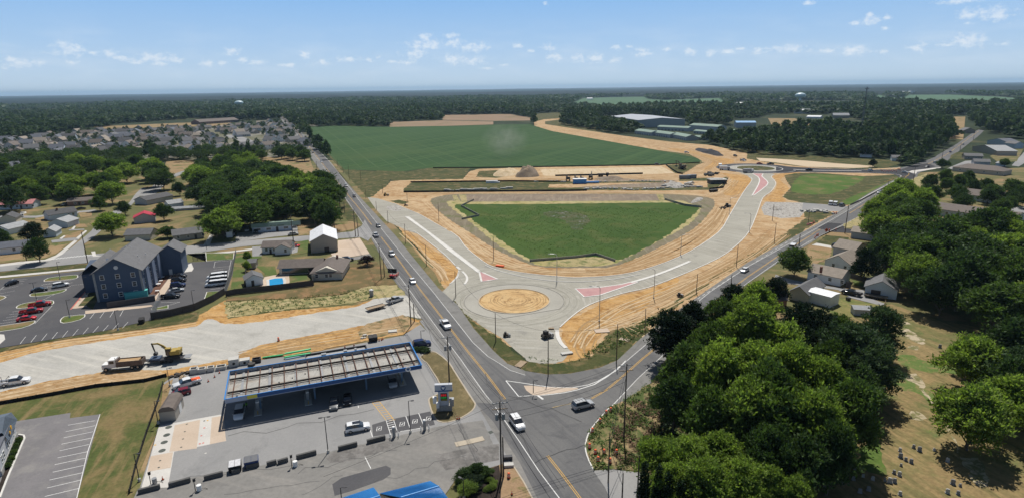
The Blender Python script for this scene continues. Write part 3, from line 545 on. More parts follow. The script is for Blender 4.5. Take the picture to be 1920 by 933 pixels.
# -- west gravel road and its banks
sheet('soil_band', [(-200, 690), (0, 661), (98, 640), (190, 627), (283, 616), (368, 603), (375, 590), (422, 562), (428, 597), (534, 582), (671, 571), (700, 560), (740, 592), (789, 600), (785, 613), (754, 627), (678, 640), (582, 660), (492, 673), (437, 680), (310, 706), (0, 761), (-200, 800)], DIRTO, 27, rough=.4)
sheet('gravel_road', [(-200, 712), (0, 679), (51, 664), (123.5, 650), (190, 640), (283, 625), (368, 611), (383, 600), (399, 598), (422, 607), (480, 604), (600, 585), (672, 574), (700, 561), (745, 553), (764, 556), (789, 597), (765, 592), (715, 602), (660, 614), (597, 626), (522, 639.4), (472, 652.5), (443.7, 669), (422, 674), (370, 684), (298, 695), (240, 692), (198, 696), (85, 715.6), (0, 735), (-200, 775)], STONEW, 28, smooth=2, rough=.35)
sheet('tan_bank', [(-200, 778), (0, 737), (85, 717), (198, 697), (260, 692), (300, 695), (312, 702), (200, 722), (0, 758), (-200, 800)], DIRT, 29, rough=.3)
sheet('straw_field', [(420, 566), (470, 563), (560, 560), (640, 553), (690, 536), (745, 534), (762, 553), (700, 560), (640, 571), (534, 580), (425, 596)], STRAWG, 29, rough=.6)
sheet('lawn', [(425, 556), (463, 557), (588, 537), (592, 522), (636, 524), (645, 495), (705, 490), (735, 521), (742, 533), (690, 536), (640, 552), (560, 559), (470, 562), (424, 564)], ground('lawn_dry', (.12, .10, .045), (.17, .13, .06), .1, (.26, .16, .08), .2, (.48, .64), 2, .2), 30, rough=.3)
sheet('soil_patch', [(690, 606), (755, 590), (786, 606), (782, 614), (740, 626), (680, 636), (670, 622)], ground('soil_weedy', (.36, .24, .13), (.42, .30, .17), .1, (.12, .11, .05), .25, (.46, .6), 2, .25), 30, rough=.4)
# -- hotel car park
HP = [(-120, 535), (0, 524), (176, 505), (300, 500), (350, 492), (440, 487), (437, 512), (424, 549), (372, 579), (286, 599), (200, 619), (0, 652), (-120, 670)]
sheet('parking_lot', HP, ASPHP, 31)
sheet('verge', [(-120, 672), (0, 653), (200, 620), (286, 600), (372, 584), (368, 603), (283, 615), (98, 639), (0, 660), (-200, 690)], GRASSB, 31, rough=.3)
sheet('gravel_patch', [(-20, 625), (8, 627), (10, 636), (0, 645), (-20, 646)], CONC, 33)
def green(pts, m=GRASS, lev=33, k=KERB, smooth=2):
    sheet('planted_island', pts, m, lev+2, smooth=smooth); kerb(pts, w=.25, h=.12, mat=k, smooth=smooth, closed=True)
green(Z(*E5, (430, 247), (470, 213), (600, 195), (735, 183), (757, 195), (738, 217), (600, 235)))
green(Z(*E5, (290, 383), (320, 362), (450, 350), (600, 328), (645, 322), (610, 350), (480, 378), (330, 393)))
green(Z(*E5, (160, 497), (200, 470), (300, 448), (490, 430), (522, 447), (505, 470), (400, 485), (200, 508)))
green(Z(*E5, (-60, 690), (0, 680), (200, 650), (333, 628), (325, 655), (210, 700), (0, 733), (-60, 740)))
green(Z(*E5, (588, 625), (625, 588), (700, 580), (828, 570), (780, 618), (620, 652)), LUSH)
green(Z(*E5, (-60, 400), (0, 385), (60, 398), (0, 430), (-60, 440)))
green(Z(*A5, (1360, 450), (1500, 440), (1505, 505), (1700, 490), (1705, 445), (1520, 445)), GRASS, smooth=0)
green(Z(*C4, (1330, 625), (1520, 610), (1500, 660), (1280, 765)), GRASS, smooth=0)
green(Z(*C4, (820, 790), (905, 770), (905, 805), (740, 825), (720, 810)), LUSH, smooth=0)
sheet('sidewalk', Z(*E5, (690, 510), (905, 255), (925, 300), (870, 355), (760, 485), (850, 475), (840, 492), (740, 508)), CONCT, 34)
strip('kerb', Z(*E5, (686, 520), (905, 255)), .3, .02, .16, PAINTR)
sheet('lawn', Z(*E5, (762, 488), (870, 358), (925, 345), (945, 430), (900, 520), (840, 480)), GRASSB, 35)
sheet('sidewalk', Z(*C4, (0, 830), (240, 808), (720, 768), (740, 780), (620, 800), (0, 865)), CONCT, 34)
sheet('sidewalk', Z(*C4, (1045, 405), (1090, 340), (1160, 310), (1185, 370), (1165, 400), (1050, 415)), CONC, 34)
sheet('sidewalk', Z(*C4, (750, 690), (940, 440), (950, 520), (820, 720), (750, 720)), CONCT, 34)
sheet('planting_bed', Z(*C4, (700, 650), (880, 410), (930, 440), (780, 655)), ground('bark', (.13, .07, .05), (.17, .09, .065), .8, fine=4, famt=.3), 35)
def stalls(a0, a1, b0, b1, n, w=.1, lev=34):      # n+1 lines between two edges (pixels)
    A0, A1, B0, B1_ = [G(*p)[:2] for p in (a0, a1, b0, b1)]
    for k in range(n+1):
        t = k/n; strip('parking_line', [A0+(A1-A0)*t, B0+(B1_-B0)*t], w, lev*LEV, lev*LEV, PAINTW, world=True)
stalls(*[Z(*E5, p)[0] for p in ((250, 783), (1245, 640), (195, 853), (1190, 700))], 10)
stalls(*[Z(*E5, p)[0] for p in ((825, 560), (1200, 522), (775, 618), (1165, 585))], 4)
stalls(*[Z(*E5, p)[0] for p in ((405, 280), (330, 470), (725, 220), (690, 290))], 2)
for q in ([(120, 542), (200, 532)], [(90, 568), (185, 556)], [(60, 598), (205, 575)], [(30, 625), (180, 605)], [(0, 655), (170, 632)], [(400, 282), (520, 265)], [(460, 300), (520, 290)], [(610, 245), (735, 225)], [(160, 232), (270, 225)], [(150, 250), (240, 242)], [(180, 290), (20, 325)], [(160, 270), (225, 266)], [(150, 335), (0, 365)], [(100, 375), (0, 390)], [(420, 300), (510, 290)], [(690, 285), (850, 268)], [(340, 655), (510, 480)], [(0, 330), (130, 218)]):
    strip('parking_line', Z(*E5, *q), .1, 34*LEV, 34*LEV, PAINTW)
for q in ([(1400, 385), (1550, 372)], [(1390, 410), (1560, 395)], [(1360, 600), (1530, 575)], [(1420, 296), (1595, 280)], [(1420, 296), (1405, 360)], [(1595, 280), (1530, 590)], [(830, 740), (1035, 735)], [(895, 775), (1035, 735)], [(1405, 360), (1580, 345)]):
    strip('parking_line', Z(*C4, *q), .1, 34*LEV, 34*LEV, PAINTW)
stalls(*[Z(*C4, p)[0] for p in ((1050, 470), (1090, 590), (950, 470), (930, 590))], 3)
# -- local street, cross street
sheet('street', [(-120, 504), (0, 495), (103, 486), (180, 476), (345, 461.6), (444, 452.6), (575, 442), (660, 434.6), (678, 424), (684, 412), (700, 440), (690, 452), (676, 445), (578, 451), (457, 462), (380, 473), (347, 478), (180, 491), (0, 509), (-120, 519)], ASPHL2, 32)
sheet('street', Z(*D8, (590, 850), (760, 790), (900, 690), (1140, 490), (1200, 410), (1420, 240), (1560, 180), (1620, 130), (1700, 20), (1770, -50), (1830, -50), (1740, 60), (1650, 160), (1480, 290), (1330, 420), (1160, 580), (1050, 650), (1060, 780), (1240, 790), (1200, 850)), ASPHL2, 33)
sheet('street', Z(*D8, (-100, 300), (0, 298), (450, 300), (620, 278), (1180, 222), (1250, 240), (1180, 252), (640, 300), (460, 325), (-100, 330)), ASPHL2, 32)
sheet('sidewalk', Z(*D8, (0, 905), (250, 870), (560, 845), (700, 790), (860, 660), (930, 605), (970, 612), (780, 780), (640, 850), (300, 895), (0, 930)), CONC, 34)
sheet('sidewalk', Z(*D8, (950, 575), (1070, 480), (1090, 490), (980, 590)), CONC, 34)
sheet('sidewalk', Z(*D8, (1140, 745), (1190, 740), (1200, 790), (1280, 800), (1160, 805)), CONC, 34)
sheet('sidewalk', [(-100, 524), (0, 517.5), (178, 500.5), (178, 503.5), (0, 521), (-100, 528)], CONC, 34)
sheet('sidewalk', [(380, 476), (437, 470.5), (475, 465.5), (475, 468.3), (437, 473.2), (380, 479)], CONC, 34)
sheet('lawn', [(-100, 520), (0, 509.5), (180, 491.5), (180, 500), (0, 517), (-100, 524)], GRASSB, 33)
sheet('lawn', Z(*D8, (-60, 905), (0, 890), (250, 860), (540, 840), (690, 780), (850, 655), (870, 625), (600, 645), (300, 700), (0, 760), (-60, 780)), GRASSD, 33, rough=.2)
sheet('driveway', Z(*D8, (640, 605), (900, 570), (1010, 575), (980, 600), (870, 615), (650, 635)), ASPHL2, 34)
sheet('driveway', Z(*D8, (860, 470), (1050, 462), (1060, 475), (860, 485)), ASPHL2, 34)
for q in (((740, 585), (800, 545), (820, 552), (775, 588)), ((890, 465), (930, 425), (948, 430), (925, 468)), ((250, 285), (260, 250), (330, 245), (330, 268))): sheet('driveway', Z(*D8, *q), CONC, 35)
for q in (((800, 545), (1030, 480), (1040, 500), (950, 570), (800, 580)), ((430, 330), (590, 300), (590, 340), (450, 350)), ((980, 260), (1150, 250), (1150, 300), (1010, 330)), ((940, 400), (1060, 400), (1100, 440), (950, 455))): sheet('lawn', Z(*D8, *q), GRASSD, 34, rough=.2)
for k in range(14):
    a = G(*Z(*D8, (620+k*40, 848-k*4.2))[0])[:2]; b = G(*Z(*D8, (660+k*40, 832-k*4.2))[0])[:2]
    strip('crosswalk_bar', [a, b], .55, 35*LEV, 35*LEV, PAINTW, world=True)
sheet('street', [(250, 368), (262, 361), (283, 352), (300, 336), (345, 320), (350, 323), (312, 340), (300, 358), (285, 368)], ASPHL2, 34)
sheet('dry_field', [(305, 318), (312, 303), (415, 297), (560, 293), (580, 295), (590, 325), (570, 330), (420, 306), (360, 318), (330, 328)], GRASSD, 33, rough=.5)
sheet('far_field', [(170, 238), (330, 231), (440, 228), (420, 236), (200, 242)], GRASSD, 33)
sheet('far_field', [(0, 262), (600, 230), (560, 300), (300, 300), (120, 330), (0, 330)], ground('suburb_ground', (.12, .12, .07), (.17, .16, .11), .02, (.24, .23, .21), .02, (.5, .6), 1, .1), 3)
sheet('street', Z(*D6, (720, 325), (840, 320), (1000, 365), (1070, 410), (1040, 455), (960, 425), (860, 375), (760, 345)), ASPHL2, 34, smooth=2)
sheet('street', Z(0, 200, 6.4, (110, 370), (180, 340), (240, 370), (180, 440), (120, 400)), ASPHL2, 34)
# laundry lot, barn pad, pool house yard
sheet('parking_lot', Z(*A6, (240, 340), (250, 300), (340, 290), (690, 250), (695, 310), (500, 330), (240, 365)), ASPHL2, 34)
sheet('lawn', Z(*A6, (690, 240), (1090, 215), (1160, 240), (1100, 275), (980, 295), (700, 320)), GRASSD, 33, rough=.4)
sheet('concrete_pad', Z(*A6, (985, 355), (1145, 335), (1217, 450), (1100, 470), (960, 488), (935, 450), (985, 440)), CONCT, 34)
sheet('driveway', Z(*A6, (960, 490), (1100, 475), (1217, 450), (1240, 480), (1000, 505)), ASPHL, 34)
sheet('driveway', Z(*A6, (360, 400), (430, 395), (430, 465), (362, 470)), ASPHL2, 35)
sheet('driveway', Z(*A6, (645, 400), (660, 380), (700, 390), (690, 440), (650, 450)), ASPHL2, 35)
sheet('driveway', Z(*A5, (1540, 300), (1560, 305), (1530, 385), (1480, 390)), CONC, 35)
sheet('lawn', Z(*A6, (655, 370), (770, 350), (790, 440), (650, 460)), GRASS, 34)
sheet('lawn', Z(*A6, (200, 740), (240, 450), (430, 440), (430, 480), (330, 500), (300, 730)), GRASS, 34)
sheet('lawn', Z(*A6, (390, 540), (530, 540), (540, 600), (460, 620), (450, 590)), GRASS, 35)
sheet('lawn', Z(*A6, (630, 600), (760, 590), (765, 660), (630, 680)), GRASS, 35)
sheet('pool_deck', Z(*A6, (410, 700), (450, 620), (520, 605), (630, 600), (635, 675), (470, 702)), CONCT, 36)
sheet('verge', Z(*A6, (960, 20), (990, 140), (1080, 230), (1130, 180), (1000, 0)), GRASSB, 33)
# -- petrol station forecourt and the lots round it
sheet('forecourt', [(300, 722), (330, 703), (437, 682), (580, 662), (755, 629), (788, 608), (800, 620), (835, 665), (893, 756), (958, 868), (935, 872), (830, 905), (700, 1010), (180, 1010), (262, 915), (298, 790)], ASPHL2, 36)
sheet('forecourt', [(250, 935), (262, 912), (420, 885), (560, 860), (700, 828), (820, 800), (905, 788), (935, 855), (860, 890), (830, 935), (700, 1010), (200, 1010)], ASPHL, 37, rough=.1)
sheet('asphalt_patch', Z(*B4, (1020, 800), (1100, 745), (1480, 640), (1520, 660), (1520, 715), (1460, 760), (1180, 860), (1040, 900)), ASPHP, 38, smooth=0)
sheet('asphalt_patch', Z(*B4, (1000, 540), (1200, 480), (1480, 445), (1520, 490), (1300, 560), (1050, 620), (980, 600)), ground('asphalt_stain', (.13, .125, .12), (.18, .17, .16), .3, (.22, .21, .2), .5, (.45, .6), 2, .2), 38, smooth=2, rough=.3)
sheet('asphalt_patch', Z(*B6, (120, 650), (300, 610), (560, 570), (560, 680), (200, 750)), MATS['asphalt_stain'], 38)
sheet('asphalt_patch', Z(*B6, (560, 130), (760, 560), (1000, 930), (860, 930), (640, 560), (470, 250)), ground('asphalt_dark', (.115, .115, .12), (.14, .14, .14), .2, fine=3, famt=.12), 23)
sheet('concrete_pad', [(283, 855), (298, 798.5), (332, 792), (416.7, 776.6), (424.4, 826.8), (326.7, 847), (315, 914), (265, 916)], CONC, 39)
sheet('concrete_pad_tan', Z(*B2, (1275, 405), (1460, 365), (1435, 575), (1235, 600)), CONCT, 40)
sheet('concrete_pad_tan', Z(*B2, (1545, 350), (1630, 335), (1648, 520), (1530, 545)), CONCT, 40)
sheet('concrete_pad_tan', Z(*B2, (1100, 632), (1262, 600), (1245, 715), (1075, 745)), CONCT, 40)
for q in ((1230, 420), (1216, 477), (1198, 530), (1182, 591)):
    sheet('tank_cover', circ(G(*Z(*B2, q)[0]), .62, 20), ground('cast_iron', (.08, .09, .08), (.11, .12, .11), 1) if 'cast_iron' not in MATS else MATS['cast_iron'], 41, world=True)
for q, m in (((1490, 425), PAINTR), ((1505, 424), KERB), ((1468, 482), PAINTR), ((1492, 477), KERB), ((1457, 541), PAINTR), ((1482, 535), PAINTR), ((1514, 371), PAINTY), ((1490, 374), MATS['cast_iron']), ((1362, 398), MATS['cast_iron']), ((1348, 452), MATS['cast_iron']), ((1335, 506), MATS['cast_iron']), ((1322, 566), MATS['cast_iron']), ((1168, 664), MATS['cast_iron']), ((1158, 714), MATS['cast_iron']), ((1130, 602), KERB), ((1132, 550), PAINTY), ((1500, 610), CONC)):
    sheet('tank_cover', circ(G(*Z(*B2, q)[0]), .2, 12), m, 42, world=True)
# station corner island and paint
isl = [(788, 669), (804, 659), (818, 661), (840, 678), (852, 696), (876, 734), (888, 752), (891, 759), (885, 770), (864, 783.5), (840, 791.5), (823, 790), (813, 779), (805, 756), (806, 746), (822, 738), (826, 722), (810, 695), (800, 680)]
sheet('planted_island', isl, ground('verge_brown', (.12, .10, .05), (.16, .13, .065), .2, (.22, .17, .09), .4, (.5, .65), 3, .25), 40, rough=.1)
kerb(isl, w=.3, h=.14, mat=KERBT, closed=True, smooth=2)
for k in range(10):
    a, b = Z(*B4, (1365+k*16, 100+k*17.5), (1425+k*15, 92+k*17)); strip('parking_hatch', [a, b], .14, 39*LEV, 39*LEV, PAINTY)
strip('parking_hatch', Z(*B4, (1362, 100), (1400, 145), (1480, 250)), .12, 39*LEV, 39*LEV, PAINTY); strip('parking_hatch', Z(*B4, (1425, 92), (1545, 245)), .12, 39*LEV, 39*LEV, PAINTY)
for k in range(5):
    a, b = Z(*B4, (1485+k*5, 262+k*18), (1540+k*5, 248+k*18)); strip('parking_hatch', [a, b], .14, 39*LEV, 39*LEV, PAINTW)
strip('parking_hatch', Z(*B4, (1480, 250), (1520, 375)), .12, 39*LEV, 39*LEV, PAINTW); strip('parking_hatch', Z(*B4, (1545, 245), (1575, 340)), .12, 39*LEV, 39*LEV, PAINTW)
sheet('asphalt_patch', Z(*B4, (1360, 290), (1490, 250), (1860, 175), (1900, 290), (1600, 350), (1370, 390)), ASPHP, 38)
for q in ([(1650, 215), (1690, 330)], [(1760, 190), (1800, 290)], [(1345, 335), (1365, 395)], [(1600, 348), (1780, 318)], [(1240, 120), (1245, 145)], [(1300, 565), (1350, 665)]): strip('parking_line', Z(*B4, *q), .14, 39*LEV, 39*LEV, PAINTW)
for c in ((1618, 285), (1728, 262), (1845, 238), (1420, 325)):      # reserved bay symbols
    a = Z(*B4, (c[0]-22, c[1]+18), (c[0]+18, c[1]+12), (c[0]+22, c[1]-20), (c[0]-15, c[1]-16)); strip('bay_symbol', a, .14, 39*LEV, 39*LEV, PAINTW, closed=True)
    strip('bay_symbol', Z(*B4, (c[0]-8, c[1]+8), (c[0]+10, c[1]-8)), .2, 39*LEV, 39*LEV, PAINTW)
strip('traffic_island', Z(*B6, (265, 578), (350, 560), (455, 535)), 1.5, 0, .2, KERBT)
TAR = ground('tar_seal', (.07, .07, .072), (.10, .10, .10), .5); rc = random.Random(12)
for a, b, n in (((330, 900), (560, 870), 9), ((560, 885), (740, 845), 9), ((700, 905), (880, 850), 9), ((420, 930), (600, 905), 7), ((860, 800), (900, 850), 5), ((430, 820), (700, 770), 8), ((560, 930), (640, 890), 6), ((905, 700), (1000, 860), 8), ((960, 740), (1090, 790), 7), ((760, 560), (870, 720), 8), ((1000, 870), (1100, 830), 6)):
    pts = [(a[0]+(b[0]-a[0])*k/n+rc.uniform(-7, 7), a[1]+(b[1]-a[1])*k/n+rc.uniform(-5, 5)) for k in range(n+1)]; strip('tar_crack', pts, rc.uniform(.07, .14), 39.5*LEV, 39.5*LEV, TAR)
sheet('manhole_grate', Z(*B6, (484, 490), (508, 482), (523, 495), (498, 508)), MATS['cast_iron'], 41)
# lower corner bed
bed = Z(*C7, (480, 240), (545, 232), (600, 275), (680, 400), (765, 560), (780, 640), (70, 640), (100, 560), (130, 500), (95, 445), (95, 400), (130, 345), (300, 315))
sheet('planted_island', bed, ground('bed_dirt', (.28, .19, .11), (.34, .23, .14), .3, (.16, .15, .06), .4, (.5, .65), 3, .25), 41); kerb(bed[:11], w=.25, mat=KERBT, smooth=0)
sheet('mulch_bed', Z(*C7, (140, 345), (300, 320), (460, 250), (480, 400), (470, 640), (110, 640), (130, 500), (100, 440)), MULCH, 42)
# south-west lawn and lot
sheet('lawn', [(-150, 782), (0, 760), (310, 704), (300, 790), (262, 915), (225, 1010), (120, 1010), (-150, 900)], ground('lawn_west', (.068, .092, .028), (.095, .11, .034), .06, (.20, .15, .07), .07, (.47, .62), 1.6, .3, streak=(radians(73), .5, .05), c4=(.21, .16, .075), t4=(.5, .68)), 37, rough=.2)
sheet('parking_lot', [(-150, 815), (0, 794.6), (132.5, 774), (131, 784), (188, 776.6), (145, 933), (125, 1010), (-150, 1010)], ground('asphalt_lot', (.17, .165, .17), (.21, .20, .205), .1, (.25, .24, .23), .2, (.5, .7), 3, .12), 38)
for q in ([(495, 405), (690, 372)], [(480, 452), (695, 408)], [(465, 497), (680, 452)], [(450, 543), (670, 498)], [(435, 592), (650, 545)], [(420, 643), (640, 598)], [(400, 693), (625, 645)], [(385, 748), (610, 698)], [(362, 805), (600, 752)], [(345, 863), (590, 805)], [(328, 925), (580, 865)], [(730, 325), (640, 600)], [(640, 600), (560, 940)]):
    strip('parking_line', Z(*B2, *q), .12, 39*LEV, 39*LEV, PAINTW)
sheet('planted_island', Z(0, 780, 6.1, (20, 720), (60, 560), (150, 330), (200, 225), (260, 220), (285, 250), (200, 450), (95, 690), (0, 930), (-60, 930)), MULCH, 40)
strip('kerb', Z(0, 780, 6.1, (215, 215), (275, 225), (285, 255), (200, 450), (98, 690), (0, 940)), .3, .02, .3, KERB)
sheet('lawn', [(298, 800), (306, 722), (325, 710), (300, 790), (262, 916), (243, 930)], GRASSD, 39)
# -- right side: roadside weeds, yards and cemetery
sheet('weedy_verge', [(1098, 832), (1103, 820), (1142, 765), (1180, 745), (1215, 720), (1240, 700), (1300, 760), (1300, 880), (1200, 885), (1150, 878), (1114, 880), (1101, 855)], ground('weedy', (.07, .10, .03), (.10, .12, .04), .15, (.30, .22, .12), .22, (.44, .58), 2.2, .35), 27, rough=.3)
strip('kerb', [(1142, 765), (1109, 803), (1098, 832), (1100.5, 854), (1112, 880)], .25, .02, .18, KERB, smooth=3)
sheet('driveway', [(1112, 882), (1150, 880), (1200, 886), (1200, 1000), (1170, 1000), (1135, 915)], ASPHL2, 28)
sheet('cemetery_ground', [(1640, 575), (1672, 570), (1760, 600), (1990, 640), (2300, 1010), (1300, 1010), (1240, 800), (1240, 700), (1500, 640)], CEM, 25, rough=.3)
sheet('lush_grass', Z(*B8, (310, 270), (380, 265), (480, 305), (590, 325), (600, 345), (520, 350), (350, 330)), ground('green_patch', (.09, .15, .035), (.13, .17, .05), .2, (.26, .19, .09), .4, (.5, .64), 2, .25), 27, smooth=2, rough=.9)
sheet('lush_grass', Z(*B8, (290, 375), (390, 370), (470, 460), (490, 500), (430, 470), (380, 440), (300, 420)), MATS['green_patch'], 27, smooth=2, rough=.9)
sheet('lush_grass', Z(*B8, (190, 650), (240, 740), (250, 820), (210, 820), (100, 770), (110, 760)), LUSH, 27, smooth=2, rough=.6)
SPARSE = ground('bare_soil', (.40, .33, .22), (.46, .39, .28), .3, (.17, .16, .07), .5, (.45, .55), 2.5, .3)
for q in ([(270, 105), (320, 100), (370, 118), (300, 118)], [(295, 135), (350, 140), (430, 190), (420, 215), (360, 190), (310, 160)], [(355, 225), (400, 222), (400, 240), (365, 238)], [(330, 370), (400, 350), (440, 430), (480, 490), (460, 495), (410, 410)], [(530, 560), (600, 740), (680, 740), (740, 860), (700, 880), (640, 830), (590, 700)], [(365, 540), (400, 530), (440, 560), (430, 575), (380, 565)], [(280, 365), (360, 370), (355, 378), (285, 372)]):
    sheet('bare_patch', Z(*B8, *q), SPARSE, 28, smooth=2, rough=.5)
sheet('yard', Z(*D3, (480, 810), (560, 720), (700, 730), (1010, 790), (970, 930), (500, 880)), ground('yard_dry', (.17, .17, .06), (.23, .2, .08), .15, (.09, .13, .035), .2, (.5, .65), 2, .22), 27)
sheet('yard', Z(*D3, (290, 215), (360, 205), (520, 230), (500, 330), (330, 400), (260, 330)), GRASSD, 27, rough=.3)
sheet('yard', Z(*D3, (370, 180), (460, 110), (680, 130), (660, 190), (520, 200)), GRASSB, 27, rough=.3)
sheet('driveway', Z(*D3, (320, 205), (370, 185), (530, 215), (540, 240), (400, 215)), CONC, 28)
sheet('driveway', Z(*D3, (-30, 490), (60, 520), (150, 545), (400, 590), (600, 620), (830, 640), (830, 700), (1030, 770), (1010, 795), (700, 715), (580, 640), (300, 600), (100, 580), (-40, 520)), ASPHL2, 28)
sheet('lush_grass', Z(*D3, (720, 545), (850, 570), (830, 605), (730, 590)), LUSH, 28)
sheet('verge_straw', Z(*D4, (1060, 290), (900, 400), (600, 570), (470, 630), (500, 690), (650, 660), (850, 600), (1000, 450), (1100, 320)), STRAWG, 27, rough=.3)
sheet('verge_soil', Z(*D4, (960, 430), (1000, 440), (940, 540), (820, 640), (800, 590)), DIRTO, 28)
sheet('verge_straw', Z(*R4, (880, 870), (1000, 800), (1100, 735), (1200, 700), (1190, 760), (1100, 830), (950, 880)), STRAWG, 27, rough=.4)
sheet('parking_lot', Z(*D7, (880, 425), (980, 420), (1000, 465), (750, 510), (700, 500)), ASPHL2, 27)
sheet('parking_lot', Z(*D7, (1320, 850), (1500, 880), (1500, 960), (1330, 920)), ASPHL2, 27)
sheet('street', Z(*D7, (1330, 470), (1460, 330), (1500, 330), (1500, 420), (1400, 480)), ASPHL2, 27)
sheet('yard', Z(*D7, (740, 370), (800, 340), (900, 350), (930, 410), (730, 410)), GRASSB, 27)
sheet('yard', Z(*D7, (1120, 380), (1200, 330), (1451, 300), (1380, 430), (1200, 440)), YARD, 27)
# ================================================================== BUILDERS
GLASS = plain('glass_dark', (.03, .035, .045), .12, spec=.8, var=.02)
TYRE = plain('tyre', (.02, .02, .02), .8); RIM = plain('rim', (.45, .45, .46), .35, .7); LAMPW = plain('lamp_lens', (.8, .8, .78), .15, spec=.8, var=.02); LAMPR = plain('tail_lens', (.45, .02, .02), .2, var=.02)
WOOD = plain('pole_wood', (.10, .075, .06), .9, var=.3, scale=3); WOODL = plain('timber', (.32, .24, .16), .85, var=.25, scale=3); FENCEW = plain('fence_wood', (.075, .065, .062), .9, var=.25, scale=4)
STEEL = plain('galvanised', (.45, .46, .47), .45, .6); DSTEEL = plain('dark_steel', (.05, .05, .055), .5, .3); GREYM = plain('grey_metal', (.30, .31, .32), .5, .3)
BLACK = plain('black_plastic', (.018, .018, .02), .7); WHITE = plain('white_paint', (.78, .78, .77), .5, var=.04); CONCB = plain('precast_concrete', (.50, .49, .46), .9, var=.1, scale=3)
ORANGE = plain('safety_orange', (.85, .13, .03), .55, var=.05); REDP = plain('red_plastic', (.62, .03, .03), .5, var=.05); YELM = plain('machine_yellow', (.38, .27, .06), .6, var=.3)
WIREM = plain('wire', (.025, .025, .028), .6)
CARC = {'white': (.80, .81, .82), 'silver': (.45, .46, .47), 'grey': (.16, .165, .17), 'black': (.018, .018, .022), 'dark blue': (.02, .035, .11), 'red': (.42, .018, .02), 'maroon': (.20, .012, .03), 'bright red': (.62, .02, .03), 'blue': (.03, .08, .22), 'tan': (.40, .34, .26)}
def carmat(c): return plain('car_paint_'+c.replace(' ', '_'), CARC[c], .25, .1, var=.03, spec=.6)
CARK = {   # stations: x, half width, belt z, top z, roof half width ; wheel x ; wheel radius ; length
 'sedan': ([(-2.35, .68, .72, .72, .6), (-2.22, .86, .9, .93, .74), (-1.65, .9, .96, 1.02, .76), (-.95, .91, .96, 1.40, .64), (0, .91, .95, 1.45, .66), (.45, .91, .94, 1.40, .64), (1.25, .9, .90, .93, .78), (2.1, .86, .76, .78, .7), (2.35, .68, .6, .6, .55)], (-1.4, 1.42), .33),
 'suv': ([(-2.40, .78, .9, .92, .7), (-2.34, .93, 1.06, 1.1, .8), (-2.0, .95, 1.1, 1.70, .74), (-.6, .96, 1.1, 1.77, .76), (.35, .96, 1.08, 1.72, .74), (1.15, .95, 1.04, 1.08, .84), (2.15, .92, .94, .97, .78), (2.42, .76, .68, .68, .6)], (-1.45, 1.48), .37),
 'hatchback': ([(-2.0, .72, .85, .87, .6), (-1.93, .86, 1.0, 1.04, .72), (-1.5, .88, .99, 1.40, .62), (-.4, .89, .97, 1.47, .66), (.4, .89, .95, 1.42, .64), (1.2, .88, .92, .95, .76), (1.9, .84, .78, .8, .7), (2.1, .68, .6, .6, .55)], (-1.28, 1.3), .32),
 'van': ([(-2.6, .85, 1.1, 1.2, .8), (-2.55, .98, 1.2, 2.0, .88), (-1, 1.0, 1.2, 2.15, .9), (1.0, 1.0, 1.2, 2.1, .88), (1.75, .98, 1.15, 1.22, .86), (2.45, .93, .95, .98, .8), (2.65, .8, .7, .7, .65)], (-1.6, 1.75), .37),
 'pickup': ([(-.95, .97, 1.1, 1.15, .86), (-.80, .97, 1.15, 1.80, .78), (.2, .98, 1.15, 1.86, .8), (.75, .98, 1.14, 1.78, .77), (1.45, .97, 1.1, 1.14, .88), (2.6, .95, 1.02, 1.05, .82), (2.88, .84, .75, .75, .7)], (-1.85, 1.95), .42)}
PROTO = {}
